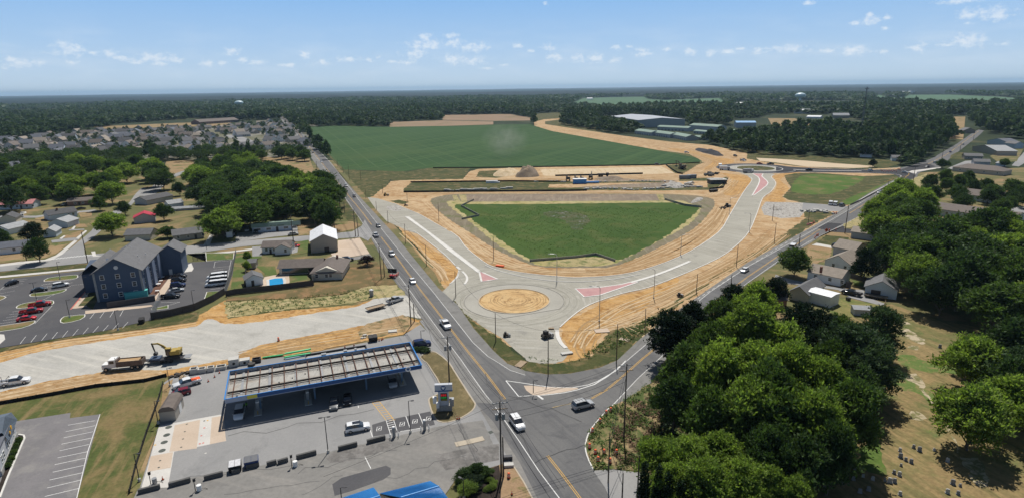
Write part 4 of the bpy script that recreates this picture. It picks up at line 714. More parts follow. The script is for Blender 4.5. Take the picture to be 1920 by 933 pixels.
def make_car(kind, color, bed=None):
    key = (kind, color, bed)
    st, wx, wr = CARK[kind]
    root = empty(kind if kind != 'suv' else 'sport_utility_car', (0, 0, 0))
    body, gl = MB(), MB(); pm = carmat(color)
    zb = wr*.75; n = 8; rings = []
    for (x, hw, zt, tp, rh) in st:
        rings.append([(x, hw*.9, zb), (x, hw, zb+.2), (x, hw, zt), (x, rh, tp), (x, -rh, tp), (x, -hw, zt), (x, -hw, zb+.2), (x, -hw*.9, zb)])
    vs = [v for r in rings for v in r]
    cab = [t[3]-t[2] > .25 for t in st]
    bf, gf = [], []
    for i in range(len(st)-1):
        for k in range(n):
            f = (i*n+k, i*n+(k+1) % n, (i+1)*n+(k+1) % n, (i+1)*n+k)
            if k in (2, 4): (gf if cab[i] or cab[i+1] else bf).append(f)
            elif k == 3: (gf if cab[i] != cab[i+1] else bf).append(f)
            else: bf.append(f)
    bf += [tuple(range(n-1, -1, -1)), tuple((len(st)-1)*n+k for k in range(n))]
    body.add(vs, bf); gl.add(vs, gf)
    if kind == 'pickup':
        body.box(-1.95, .92, .88, 2.0, .12, .62).box(-1.95, -.92, .88, 2.0, .12, .62).box(-2.92, 0, .88, .1, 1.9, .62).box(-1.95, 0, .62, 2.0, 1.8, .12)
    if kind in ('sedan', 'hatchback'):
        for s in (-1, 1):     # window pillars
            for xp, tl in (((-.25), 0), ((-1.45 if kind != 'hatchback' else -1.2), 0)):
                bel = 1.0 if kind != 'suv' else 1.12; top = 1.42 if kind != 'suv' else 1.72; hw = .9 if kind != 'suv' else .95; rh = .66 if kind != 'suv' else .76
                body.tube([(xp, s*(hw+.0), bel-.04), (xp, s*(rh+.02), top)], .045, 4)
    body.build('body', pm, root, True); gl.build('windows', GLASS, root)
    wf, wb = wx[1], wx[0]
    hw = max(t[1] for t in st)
    for x in (wf, wb):
        for s in (-1, 1):
            w = MB(); w.tube([(0, -.11, 0), (0, .11, 0)], wr, 12, 0); w.tube([(0, -.118, 0), (0, .118, 0)], wr*.58, 8, 1)
            o = w.build('wheel', [TYRE, RIM], root); o.location = (x, s*(hw-.1), wr)
    fx = st[-1][0]-.16; bx_ = (st[0][0]+.06) if kind != 'pickup' else -2.95
    for s in (-1, 1):
        MB().box(fx, s*hw*.74, zb+.42 if kind != 'pickup' else .9, .2, .3, .14).build('headlight', LAMPW, root)
        MB().box(bx_, s*hw*.82, zb+.58, .1, .22, .18).build('tail_light', LAMPR, root)
    if kind != 'van':
        for s in (-1, 1): MB().box(st[-3][0]-.0, s*(hw+.08), st[-3][2]+.06, .12, .16, .1).build('mirror', pm, root)
    if bed == 'topper':
        MB().box(-1.95, 0, 1.5, 2.0, 1.7, .62).build('bed_topper', pm, root)
    if bed == 'sunroof': MB().box(-.2, 0, 1.775, 1.5, 1.0, .04).build('sunroof', GLASS, root)
    if bed == 'rack':
        m = MB()
        for x in (-1.6, -.9, -.2): m.box(x, 0, 1.84, .06, 1.5, .05)
        for s in (-1, 1): m.box(-.8, s*.68, 1.82, 2.2, .05, .05)
        m.build('roof_rack', STEEL, root)
    if bed == 'ladder':
        m = MB()
        for x in (-2.7, -1.2):
            for s in (-1, 1): m.box(x, s*.9, 1.5, .07, .07, .8)
            m.box(x, 0, 1.9, .07, 1.87, .07)
        m.build('ladder_rack', BLACK, root)
    if bed == 'cargo':
        m = MB().box(-1.9, 0, .95, 1.7, 1.4, .5).box(-1.6, .2, 1.25, .8, .9, .3); m.build('cargo', ORANGE if color == 'white' else BLACK, root)
    freeze(root); return root
USED = set()
def veh(kind, color, a, b, label, group, bed=None, cat=None):
    """a, b: pixels of the rear and the front on the ground"""
    A, B = G(*a)[:2], G(*b)[:2]; key = (kind, color, bed)
    if key not in PROTO: PROTO[key] = make_car(kind, color, bed); o = PROTO[key]
    else: o = copy_tree(PROTO[key])
    c = (A+B)/2; z = zat(*c); o.location = (c[0], c[1], z); o.rotation_euler = (0, 0, atan2(B[1]-A[1], B[0]-A[0]))
    return tag(o, label, cat or {'suv': 'car', 'sedan': 'car', 'hatchback': 'car', 'van': 'van', 'pickup': 'pickup truck'}[kind], group)
def zat(x, y): return .12
# ------------------------------------------------------------------ poles, wires, lamps
TOPS = {}
def upole(base, top, label, name='utility_pole', arms=0, tr=0, key=None, r=.17, ang=None, group='wooden utility poles beside the roads', cat='utility pole', h=None):
    b = G(*base); h = h or hgt(b, top[1]); ang = radians(28) if ang is None else ang
    o = empty(name, (b[0], b[1], 0), ang, label, cat, group)
    MB().tube([(0, 0, 0), (0, 0, h*.5), (0, 0, h)], [r, r*.85, r*.62], 8).build('pole', WOOD, o)
    for k in range(arms):
        z = h-.35-1.1*k; a = MB().box(0, .12, z, 2.7, .1, .13)
        a.tube([(-.7, .12, z-.05), (0, .1, z-.7)], .025, 4).tube([(.7, .12, z-.05), (0, .1, z-.7)], .025, 4); ca = a.build('crossarm', WOODL if k else GREYM, o)
        for x in (-1.25, -.5, .5, 1.25): MB().cyl(x, .12, z+.06, z+.26, .05, .03, 6).build('insulator', WHITE, ca)
    for k in range(tr):
        t = MB().cyl([-.55, .55, 0][k], [0, 0, .6][k], h-3.4, h-2.3, .3, .3, 10); t.cyl([-.55, .55, 0][k], [0, 0, .6][k], h-2.3, h-2.1, .08, .05, 6); t.build('transformer', GREYM, o)
    if key: TOPS[key] = (np.array([b[0], b[1], h]), ang)
    return o
def wires(keys, label, offs=(-1.25, 1.25, .5), dz=0, sag=.025, r=.028, low=2):
    m = MB()
    ks = [TOPS[k] for k in keys]
    for i in range(len(ks)-1):
        (a, ra), (b, rb) = ks[i], ks[i+1]
        L = np.linalg.norm(b-a)
        def cat(p, q, s): return [tuple(p+(q-p)*t-np.array([0, 0, 4*s*L*t*(1-t)])) for t in np.linspace(0, 1, 11)]
        for of in offs:
            p = a+np.array([cos(ra)*of, sin(ra)*of, -.1+dz]); q = b+np.array([cos(rb)*of, sin(rb)*of, -.1+dz])
            m.tube(cat(p, q, sag), r, 3, cap=False)
        for k in range(low):
            z = -2.4-1.2*k
            m.tube(cat(a+[0, 0, z], b+[0, 0, z], sag*1.3), r*1.5, 3, cap=False)
    return tag(m.build('power_lines', WIREM), label, 'power lines')
def lotlamp(base, top, label, heads=1, ang=0, group='car park lamp posts', name='lamp_post', mat=None, foot=True):
    b = G(*base); h = hgt(b, top[1]); o = empty(name, (b[0], b[1], .1), ang, label, 'lamp post', group); mat = mat or DSTEEL
    MB().tube([(0, 0, .5), (0, 0, h)], [.09, .065], 8).build('pole', mat, o)
    if foot: MB().cyl(0, 0, 0, .6, .26, .24, 12).build('concrete_foot', CONCB, o)
    for s in ((-1, 1) if heads == 2 else (1,)):
        hd = MB().box(s*.35, 0, h-.02, .5, .07, .07); hd.box(s*.75, 0, h-.04, .6, .34, .1); hd.build('lamp_head', mat, o)
    return o
def curvelamp(base, top, side, label):
    b = G(*base); h = hgt(b, top[1]); o = empty('street_lamp', (b[0], b[1], .05), 0, label, 'street lamp', 'silver curved street lamps on the new road')
    a = side*2.4
    MB().tube([(0, 0, 0), (0, 0, h*.7), (0, 0, h-.8), (a*.12, 0, h-.25), (a*.4, 0, h), (a, 0, h+.05)], [.12, .1, .09, .08, .07, .06], 8).build('pole', STEEL, o)
    MB().box(a*1.1, 0, h+.03, .8, .3, .12).build('lamp_head', GREYM, o); MB().cyl(0, 0, 0, .3, .25, .25, 10).build('base_plate', CONCB, o)
    return o
# ------------------------------------------------------------------ barrels, cones, signs
def make_barrel():
    o = empty('traffic_barrel', (0, 0, 0))
    b = MB().cyl(0, 0, .1, .95, .29, .24, 12, 0); b.cyl(0, 0, .95, 1.05, .24, .14, 12, 0)
    b.build('drum', ORANGE, o)
    for z in (.35, .68): MB().cyl(0, 0, z, z+.13, .288-z*.04+.008, .283-z*.04+.008, 12).build('reflective_band', WHITE, o)
    MB().cyl(0, 0, 0, .1, .36, .34, 12).build('base', BLACK, o); freeze(o); return o
def make_cone():
    o = empty('traffic_cone', (0, 0, 0)); MB().box(0, 0, .03, .4, .4, .06).build('base', BLACK, o)
    MB().cyl(0, 0, .06, .75, .16, .03, 10).build('cone', ORANGE, o); MB().cyl(0, 0, .42, .55, .1, .075, 10).build('reflective_band', WHITE, o); freeze(o); return o
ONCE = {}
def inst(key, maker, loc, rz=0, label=None, cat=None, group=None):
    if key not in ONCE: ONCE[key] = maker(); o = ONCE[key]
    else: o = copy_tree(ONCE[key])
    o.location = loc; o.rotation_euler = (0, 0, rz); return tag(o, label, cat, group)
def diamond(base, h, label, text=None, rz=0):
    b = G(*base); o = empty('road_work_sign', (b[0], b[1], .05), rz, label, 'road sign', 'orange diamond road work signs')
    m = MB(); s = .87
    m.add([(-s, -.02, h), (0, -.02, h-s), (s, -.02, h), (0, -.02, h+s), (-s, .02, h), (0, .02, h-s), (s, .02, h), (0, .02, h+s)], [(0, 1, 2, 3), (7, 6, 5, 4), (0, 4, 5, 1), (1, 5, 6, 2), (2, 6, 7, 3), (3, 7, 4, 0)])
    m.build('sign_face', ORANGE, o)
    for x in (-.35, .35): MB().box(x, .06, (h)/2, .07, .07, h).build('post', GREYM, o)
    l = MB()
    for z in (.22, 0, -.22): l.box(0, -.035, h+z, .7-abs(z), .02, .1)
    l.build('lettering', BLACK, o); return o
# ------------------------------------------------------------------ houses
ROOF = {'grey': (.14, .14, .145), 'dark grey': (.085, .085, .09), 'brown': (.15, .125, .11), 'tan': (.27, .23, .19), 'pink': (.52, .22, .22), 'red': (.42, .03, .06), 'white': (.75, .76, .78), 'green': (.22, .30, .25), 'blue': (.04, .22, .62), 'pale grey': (.33, .34, .35), 'slate': (.12, .13, .155)}
WALL = {'white': (.76, .78, .80), 'pale blue': (.55, .62, .70), 'tan': (.45, .40, .34), 'grey': (.46, .47, .49), 'blue': (.10, .16, .27), 'brick': (.28, .16, .12), 'cream': (.58, .54, .46), 'dark blue': (.08, .112, .17), 'slate blue': (.15, .19, .27), 'beige': (.36, .33, .29)}
def roofmat(c): return plain('roof_'+c.replace(' ', '_'), ROOF[c], .85 if c not in ('white', 'blue') else .5, var=.16, scale=.8)
def wallmat(c): return plain('wall_'+c.replace(' ', '_'), WALL[c], .8, var=.06, scale=.6)
TRIM = plain('trim_white', (.72, .72, .70), .6, var=.03)
def window(par, x, z, w, h, face, D, Lx, trim=TRIM, y=None, split=True):
    """face: s (y=0) n (y=D) w (x=0) e (x=Lx); x along the wall"""
    f, p = MB(), MB(); t = .06
    def put(m, u, zz, su, sz, th, off):
        if face == 's': m.box(u, -off, zz, su, th, sz)
        elif face == 'n': m.box(u, D+off, zz, su, th, sz)
        elif face == 'w': m.box(-off, u, zz, th, su, sz)
        else: m.box(Lx+off, u, zz, th, su, sz)
    fw = .13
    put(f, x-w/2, z, fw, h+fw, t, .03); put(f, x+w/2, z, fw, h+fw, t, .03); put(f, x, z+h/2, w-fw, fw, t, .03); put(f, x, z-h/2, w-fw, fw, t, .03)
    if split: put(f, x, z, w-fw, .07, t*.7, .03)
    put(p, x, z, w-fw, h-fw, .03, .004)
    fo = f.build('window', trim, par); p.build('pane', GLASS, fo); return fo
def doorp(par, x, w, h, face, D, Lx, mat, z0=0.0, handle=True):
    m = MB()
    if face == 's': m.box(x, -.03, z0+h/2, w, .07, h)
    elif face == 'n': m.box(x, D+.03, z0+h/2, w, .07, h)
    elif face == 'w': m.box(-.03, x, z0+h/2, .07, w, h)
    else: m.box(Lx+.03, x, z0+h/2, .07, w, h)
    return m.build('door', mat, par)
def gable_roof(par, L, D, h, rh, mat, ov=.4, axis='x', x0=0, y0=0, z=0, name='roof', th=.16, hip=0, fascia=True):
    m = MB(); e = h-ov*rh/((D if axis == 'x' else L)/2)
    if axis == 'x':
        ya, yb, xa, xb, ym = y0-ov, y0+D+ov, x0-ov, x0+L+ov, y0+D/2
        hp = hip
        top = [(xa, ya, e), (xb, ya, e), (xb, yb, e), (xa, yb, e), (xa+hp+(0), ym, h+rh), (xb-hp, ym, h+rh)]
        F = [(0, 1, 5, 4), (2, 3, 4, 5), (1, 2, 5), (3, 0, 4)]
    else:
        ya, yb, xa, xb, xm = y0-ov, y0+D+ov, x0-ov, x0+L+ov, x0+L/2
        top = [(xa, ya, e), (xb, ya, e), (xb, yb, e), (xa, yb, e), (xm, ya+hip, h+rh), (xm, yb-hip, h+rh)]
        F = [(1, 2, 5, 4), (3, 0, 4, 5), (0, 1, 4), (2, 3, 5)]
    v = [(a, b, c+.02+th) for a, b, c in top]+[(a, b, c+.02) for a, b, c in top]
    fs = list(F[:2])+[tuple(i+6 for i in reversed(f)) for f in F[:2]]
    if hip: fs += list(F[2:])+[tuple(i+6 for i in reversed(f)) for f in F[2:]]+[(i, (i+1) % 4, 6+(i+1) % 4, 6+i) for i in range(4)]
    else:
        for q in ([(0, 1), (2, 3), (0, 4), (3, 4), (1, 5), (2, 5)] if axis == 'x' else [(1, 2), (3, 0), (0, 4), (1, 4), (2, 5), (3, 5)]):
            fs.append((q[0], q[1], q[1]+6, q[0]+6))
    m.add(v, fs)
    return m.build(name, mat, par)
def walls(par, L, D, h, rh, mat, axis='x', x0=0, y0=0, hip=False, name='wall', z0=0):
    m = MB()
    if hip: m.box(x0+L/2, y0+D/2, (h+z0)/2, L, D, h-z0)
    elif axis == 'x':
        v = [(x0, y0, z0), (x0, y0+D, z0), (x0, y0+D, h), (x0, y0+D/2, h+rh), (x0, y0, h)]; v += [(x0+L, b, c) for a, b, c in v]
        m.add(v, [(0, 4, 3, 2, 1), (5, 6, 7, 8, 9), (0, 5, 9, 4), (1, 2, 7, 6), (0, 1, 6, 5), (4, 9, 8, 3), (3, 8, 7, 2)])
    else:
        v = [(x0, y0, z0), (x0+L, y0, z0), (x0+L, y0, h), (x0+L/2, y0, h+rh), (x0, y0, h)]; v += [(a, y0+D, c) for a, b, c in v]
        m.add(v, [(0, 1, 2, 3, 4), (5, 9, 8, 7, 6), (0, 4, 9, 5), (1, 6, 7, 2), (0, 5, 6, 1), (3, 8, 9, 4), (2, 7, 8, 3)])
    return m.build(name, mat, par)
def house(a, b, D, h, rh, wc, rc, label, name='house', axis='x', hip=0, wins=(), doors=(), cat='house', chim=None, ov=.4, group=None, L=None, az=0):
    """a, b: base pixels of the near wall's left and right corners; D depth away from the camera"""
    A, B = G(*a, az)[:2], G(*b, az)[:2]; L = L or float(np.linalg.norm(B-A)); rz = atan2(B[1]-A[1], B[0]-A[0])
    o = empty(name, (A[0], A[1], .1), rz, label, cat, group)
    walls(o, L, D, h, rh, wallmat(wc), axis, hip=bool(hip)); r = gable_roof(o, L, D, h, rh, roofmat(rc), ov, axis, hip=hip)
    for w in wins: window(o, w[0] if w[0] >= 0 else L+w[0], w[1], w[2], w[3], w[4] if len(w) > 4 else 's', D, L)
    for d in doors: doorp(o, d[0], d[1], d[2], d[3] if len(d) > 3 else 's', D, L, d[4] if len(d) > 4 else plain('door_dark', (.06, .05, .05), .6))
    if chim:
        MB().box(chim[0], chim[1], h+rh*.6+.5, .7, .7, 1.6+rh*.3).build('chimney', plain('chimney_brick', (.25, .12, .09), .9), r)
    return o
# ------------------------------------------------------------------ fences
def fence(pts, h, label, mat=FENCEW, name='wooden_fence', post=2.4, th=.06, cat='fence', panel=True, rails=0, group=None):
    w = [G(*p)[:2] for p in pts]; o = empty(name, (w[0][0], w[0][1], 0), 0, label, cat, group)
    loc = [p-w[0] for p in w]
    if panel: strip('panel', loc, th, .05, h, mat, kind=None, world=True, parent=o)
    for k in range(rails): strip('rail', loc, .05, h*(k+1)/(rails)-.1, h*(k+1)/(rails), mat, kind=None, world=True, parent=o)
    pm = MB(); n = 0
    for i in range(len(loc)-1):
        L = np.linalg.norm(loc[i+1]-loc[i]); k = max(1, int(L/post))
        for s in range(k+(i == len(loc)-2)):
            q = loc[i]+(loc[i+1]-loc[i])*min(1, s/k); n += 1
            if n <= 60: MB().box(q[0], q[1], (h+.1)/2, .12, .12, h+.1).build('post', mat, o)
    return o
# ------------------------------------------------------------------ trees
LEAFB = leafmat('leaves_bright', (.17, .245, .06), (.27, .35, .085), (.14, .20, .055), .3, .5)
LEAFM = leafmat('leaves_mid', (.075, .125, .036), (.11, .17, .045), (.07, .11, .042), .2, .4)
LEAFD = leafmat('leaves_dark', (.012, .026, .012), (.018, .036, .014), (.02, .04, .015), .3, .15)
LEAFDM = leafmat('leaves_darkmid', (.05, .088, .03), (.07, .115, .036), (.045, .078, .032), .3, .32)
LEAFG = leafmat('leaves_grey_green', (.06, .10, .05), (.085, .13, .06), (.03, .06, .025), .3, .25)
LEAFP = leafmat('leaves_purple', (.03, .014, .02), (.04, .02, .025), (.03, .018, .02), .3, .2)
LEAFF = leafmat('leaves_far', (.034, .062, .026), (.080, .125, .042), (.045, .078, .030), .012, .3, .22)
LEAFH = ground('leaves_horizon', (.006, .014, .012), (.012, .024, .018), .0009, (.03, .05, .03), .0005, (.62, .7), .01, .3)
BARK = plain('bark_grey', (.11, .09, .07), .95, var=.25, scale=3)
def crown_arrays(seed, n, R, H, base, leaf, nl=9, kind='round', fill=.25, spiky=True, tuft=0):
    r = np.random.default_rng(seed)
    lob = []
    for i in range(nl):
        if kind == 'column': c = np.array([r.normal()*R*.08, r.normal()*R*.08, base+(H-base)*((i+.5)/nl)]); rad = R*(1.0-.5*abs((i+.5)/nl-.4)*1.6)*np.array([.9, .9, 1.3*(H-base)/nl/R])
        elif kind == 'cone': t = (i+.5)/nl; a = r.random()*6.28; q = R*(1-t)*.45; c = np.array([cos(a)*q, sin(a)*q, base+(H-base)*t*.92]); rad = np.array([1, 1, .55])*max(.12*R, R*(1-t)*.72)
        elif kind == 'layered':
            a = i*2.4+r.random(); t = (i+.5)/nl; q = R*.55*sqrt(r.random()); c = np.array([cos(a)*q, sin(a)*q, base+(H-base)*(.15+.8*t)*(1-.25*(q/R)**2)]); rad = R*(.35+.2*r.random())*np.array([1, 1, .38])
        else:
            a = i*2.4+r.random()*.8; t = (i+.5)/nl; q = R*.70*sqrt(max(.02, 1-abs(2*t-.75)**2*.8))*(.5+.55*r.random()) if i else 0
            c = np.array([cos(a)*q, sin(a)*q, base+(H-base)*(.22+.6*t)]); rad = R*(.24+.22*r.random())*np.array([1, 1, .85+.3*r.random()])
        lob.append((c, rad))
    wt = np.array([np.prod(l[1])**.66 for l in lob]); wt /= wt.sum()
    nf = n; n = n if not tuft else max(40, n//tuft)
    ids = r.choice(len(lob), n, p=wt)
    C = np.array([l[0] for l in lob])[ids]; RD = np.array([l[1] for l in lob])[ids]
    d = r.normal(size=(n, 3)); d /= np.linalg.norm(d, axis=1)[:, None]
    d[:, 2] = np.where(d[:, 2] < -.35, -d[:, 2]*.5, d[:, 2])
    rr = np.where(r.random(n) < fill, .45+.5*r.random(n), .86+.2*r.random(n)+.10*np.sin(d[:, 0]*7+seed)*np.sin(d[:, 1]*8)+.08*r.normal(size=n))
    p = C+d*RD*rr[:, None]
    if tuft:
        k = tuft; sg = leaf*1.25; q = r.normal(size=(n*k, 3))*sg*r.uniform(.6, 1.3, n).repeat(k)[:, None]; q[:, 2] *= .75
        base_p = np.repeat(p, k, 0); d = np.repeat(d, k, 0)*.55+q/(np.linalg.norm(q, axis=1)[:, None]+1e-6)*.6; d /= np.linalg.norm(d, axis=1)[:, None]; p = base_p+q; n = n*k
    nr = d*.9+r.normal(size=(n, 3))*.55; nr[:, 2] += .25; nr /= np.linalg.norm(nr, axis=1)[:, None]
    if spiky:
        t1 = d*.8+r.normal(size=(n, 3))*.55; t1[:, 2] += .35; t1 /= np.linalg.norm(t1, axis=1)[:, None]; t2 = np.cross(t1, r.normal(size=(n, 3))); t2 /= np.linalg.norm(t2, axis=1)[:, None]; wd = .42
    else: t1 = np.cross(nr, r.normal(size=(n, 3))); t1 /= np.linalg.norm(t1, axis=1)[:, None]; t2 = np.cross(nr, t1); wd = .5
    s = leaf*(.55+.9*r.random(n))[:, None]
    v = np.stack([p-t1*s, p-t2*s*wd, p+t1*s, p+t2*s*wd], 1).reshape(-1, 3)
    return v
def crown_mesh(name, mat, **k):
    v = crown_arrays(**k); q = np.arange(len(v)).reshape(-1, 4); return qmesh(name, v, q, mat)
def trunk_mesh(H, base, r0, seed, R):
    rr = random.Random(seed); m = MB(); m.tube([(0, 0, -.1), (rr.uniform(-.2, .2), 0, base*.7), (rr.uniform(-.3, .3), rr.uniform(-.3, .3), H*.6)], [r0, r0*.75, r0*.3], 7)
    for k in range(6):
        a = k*1.05+rr.random(); z = base*(.55+.12*k)+.4; m.tube([(0, 0, z), (cos(a)*R*.3, sin(a)*R*.3, z+R*.3), (cos(a)*R*.62, sin(a)*R*.62, z+R*.5)], [r0*.42, r0*.25, r0*.1], 5)
    o = m.build('trunk_source', BARK); me = o.data; bpy.data.objects.remove(o); return me
TREEP = {}
def tproto(kind):     # unit meshes for a 10 m high tree
    if kind in TREEP: return TREEP[kind]
    K = {'bright': (LEAFB, 26000, .20, 'round', 26), 'mid': (LEAFM, 13000, .25, 'round', 20), 'midb': (LEAFB, 13000, .25, 'round', 20), 'dark': (LEAFD, 13000, .22, 'round', 18), 'grey': (LEAFG, 18000, .2, 'layered', 22), 'purple': (LEAFP, 4000, .3, 'round', 12), 'pine': (LEAFD, 14000, .24, 'layered', 22), 'column': (LEAFD, 1800, .22, 'column', 9), 'darkmid': (LEAFDM, 9000, .28, 'round', 18)}[kind]
    L = []
    for s in range(3 if K[3] != 'column' else 2):
        R = 4.6 if K[3] in ('round', 'layered') else 1.0; base = .2 if K[3] == 'column' else 1.5 if kind in ('bright', 'grey', 'pine') else .7
        me = crown_mesh('crown_'+kind, K[0], seed=s*17+hash_(kind), n=K[1], R=R, H=10, base=base, leaf=K[2], nl=K[4], kind=K[3], tuft=0 if K[3] == 'column' else 26 if K[1] > 15000 else 18)
        L.append((me, trunk_mesh(10, base, .26, s, R)))
    TREEP[kind] = L; return L
def hash_(s): return sum(ord(c)*(i+3) for i, c in enumerate(s)) % 997
NT = [0]
def tree_xy(x, y, H, R, kind, label, group, name=None, cat='tree'):
    L = tproto(kind); me, tk = L[NT[0] % len(L)]; NT[0] += 1
    base = 4.6 if kind != 'column' else 1.0
    o = empty(name or {'pine': 'pine_tree', 'column': 'columnar_evergreen'}.get(kind, 'broadleaf_tree'), (x, y, 0), random.random()*6.28, label, cat, group)
    c = bpy.data.objects.new('crown', me); COL.objects.link(c); c.parent = o; c.scale = (R/base*random.uniform(.86, 1.16), R/base*random.uniform(.86, 1.16), H/10*random.uniform(.93, 1.1))
    t = bpy.data.objects.new('trunk', tk); COL.objects.link(t); t.parent = o; t.scale = (H/10*.9, H/10*.9, H/10)
    return o
def tree_px(px, py, H, R, kind, label, group=None, **k):      # pixel of the crown centre
    g = G(px, py, H*.6); return tree_xy(g[0], g[1], H, R, kind, label, group, **k)
ORD = ['first', 'second', 'third', 'fourth', 'fifth', 'sixth', 'seventh', 'eighth', 'ninth', 'tenth', 'eleventh', 'twelfth', 'thirteenth', 'fourteenth', 'fifteenth', 'sixteenth', 'seventeenth', 'eighteenth', 'nineteenth', 'twentieth'] + ['%d%s' % (n, 'th' if n % 10 not in (1, 2, 3) else ['st', 'nd', 'rd'][n % 10-1]) for n in range(21, 400)]
def scatter(poly, spacing, zc=6, jit=1.0, seed=1, excl=()):
    """world points whose raised pixel lies in poly"""
    r = np.random.default_rng(seed); w = np.array([G(*p, zc)[:2] for p in poly]); lo, hi = w.min(0), w.max(0)
    xs = np.arange(lo[0], hi[0], spacing); ys = np.arange(lo[1], hi[1], spacing*.87); X, Y = np.meshgrid(xs, ys); X[1::2] += spacing/2
    q = np.stack([X.ravel(), Y.ravel()], 1)+r.uniform(-.33, .33, (X.size, 2))*spacing*jit
    m = inpoly(q[:, 0], q[:, 1], [tuple(a) for a in w])
    for e in excl:
        we = [tuple(G(*p)[:2]) for p in e]; m &= ~inpoly(q[:, 0], q[:, 1], we)
    return q[m]
# ================================================================== TREES
def region(poly, spacing, Hr, kinds, zone, group, seed=1, Rf=.42, zc=8, excl=(), name=None, look=None, lim=999):
    q = scatter(poly, spacing, zc, 1, seed, excl)
    px = np.array([P([a, b, zc])[0] for a, b in q]); q = q[np.argsort(px)][:lim] if len(q) else q
    rr = random.Random(seed)
    NM = {'bright': 'bright green leafy', 'mid': 'mid green leafy', 'midb': 'light green leafy', 'dark': 'very dark leafy', 'darkmid': 'dark green leafy', 'grey': 'grey green spreading', 'purple': 'purple leaved', 'pine': 'dark conifer', 'column': 'narrow evergreen'}
    for i, (x, y) in enumerate(q):
        k = rr.choice(kinds); H = rr.uniform(*Hr)
        tree_xy(x, y, H, H*Rf*rr.uniform(.88, 1.15), k, '%s tree, %s from the left %s' % (NM[k], ORD[i], zone), group)
    return len(q)
TC = 0
# main cluster at lower right: (px, py, H, R, kind)
MAIN = [(1262, 625, 13, 6.6, 'pine'), (1300, 602, 12, 4.6, 'dark'), (1378, 556, 9, 4.5, 'dark'), (1352, 590, 11, 5, 'mid'), (1418, 575, 15, 6.4, 'midb'), (1330, 640, 14, 6.3, 'mid'), (1455, 542, 8, 4.2, 'dark'), (1410, 628, 16, 6.6, 'bright'), (1468, 640, 15, 6.2, 'midb'),
        (1290, 690, 14, 6, 'mid'), (1350, 710, 16, 6.6, 'bright'), (1418, 700, 17, 7, 'bright'), (1480, 705, 16.5, 6.8, 'bright'), (1540, 725, 16, 6.4, 'bright'), (1268, 745, 13, 5.2, 'darkmid'), (1330, 780, 14, 5.6, 'mid'), (1400, 775, 16, 6.3, 'midb'), (1465, 785, 16, 6.5, 'mid'), (1530, 792, 16, 6.4, 'midb'), (1590, 780, 15, 6.4, 'mid'), (1440, 740, 17, 6, 'mid'),
        (1508, 612, 14, 6.0, 'dark'), (1500, 650, 12, 4.6, 'dark'), (1600, 655, 15, 7.6, 'grey'), (1655, 622, 12, 5.4, 'grey'), (1570, 615, 10, 4.6, 'mid'), (1640, 690, 13, 5.6, 'grey'), (1610, 722, 12, 5.4, 'darkmid'), (1560, 670, 13, 5.4, 'mid'),
        (1235, 848, 9.5, 4.2, 'midb'), (1292, 858, 11, 5.0, 'bright'), (1352, 852, 11, 4.8, 'bright'), (1262, 900, 10, 4.2, 'bright'), (1322, 912, 11, 4.8, 'bright'), (1388, 905, 10.5, 4.6, 'bright'), (1440, 915, 9, 4.0, 'bright'), (1492, 935, 9, 3.8, 'bright'), (1560, 850, 13, 5, 'darkmid'), (1500, 860, 13, 5, 'darkmid'), (1440, 850, 13, 5, 'darkmid')]
MAIN.sort()
NMK = {'bright': 'bright green', 'mid': 'mid green', 'midb': 'light green', 'dark': 'very dark', 'darkmid': 'dark green', 'grey': 'grey green layered', 'pine': 'dark spreading pine'}
for i, (px, py, H, R, k) in enumerate(MAIN):
    tree_px(px, py, H, R, k, '%s tree, %s from the left in the grove right of the junction' % (NMK[k], ORD[i]), 'trees in the grove right of the junction', name='pine_tree' if k == 'pine' else None)
for i, (px, py, H) in enumerate([(1208, 905, 9), (1232, 918, 9), (1252, 932, 8.5), (1275, 940, 8), (1300, 950, 8)]):
    tree_px(px, py, H, .95, 'column', 'narrow dark evergreen column, %s from the left below the bright trees' % ORD[i], 'narrow evergreens at the lower edge')
TC += 45
TC += region([(1650, 362), (1700, 352), (1745, 375), (1750, 410), (1720, 440), (1650, 440), (1620, 420), (1640, 385)], 13, (12, 16), ['bright', 'mid', 'midb'], 'in the clump before the long brown roofs', 'trees of the clump before the long brown roofs', 3, .5)
TC += region([(1620, 440), (1660, 445), (1740, 455), (1790, 430), (1860, 420), (1990, 425), (1990, 590), (1900, 590), (1835, 572), (1775, 552), (1728, 525), (1690, 485), (1640, 462)], 12.6, (12, 18), ['mid', 'darkmid', 'mid', 'midb', 'darkmid'], 'in the dark wood at the right edge', 'trees in the dark wood at the right edge', 5, .55)
TC += region([(1800, 620), (1860, 615), (1990, 600), (2000, 940), (1900, 900), (1815, 790), (1825, 730), (1790, 665)], 12, (11, 14), ['grey', 'mid', 'midb', 'darkmid', 'midb'], 'beside the cemetery at the right edge', 'trees beside the cemetery', 6, .5)
TC += region([(1735, 325), (1800, 318), (1870, 335), (1990, 350), (1990, 395), (1860, 385), (1735, 350)], 15, (8, 10.5), ['darkmid', 'mid'], 'in the belt behind the long roofs', 'trees in the belt behind the long roofs', 8, .5)
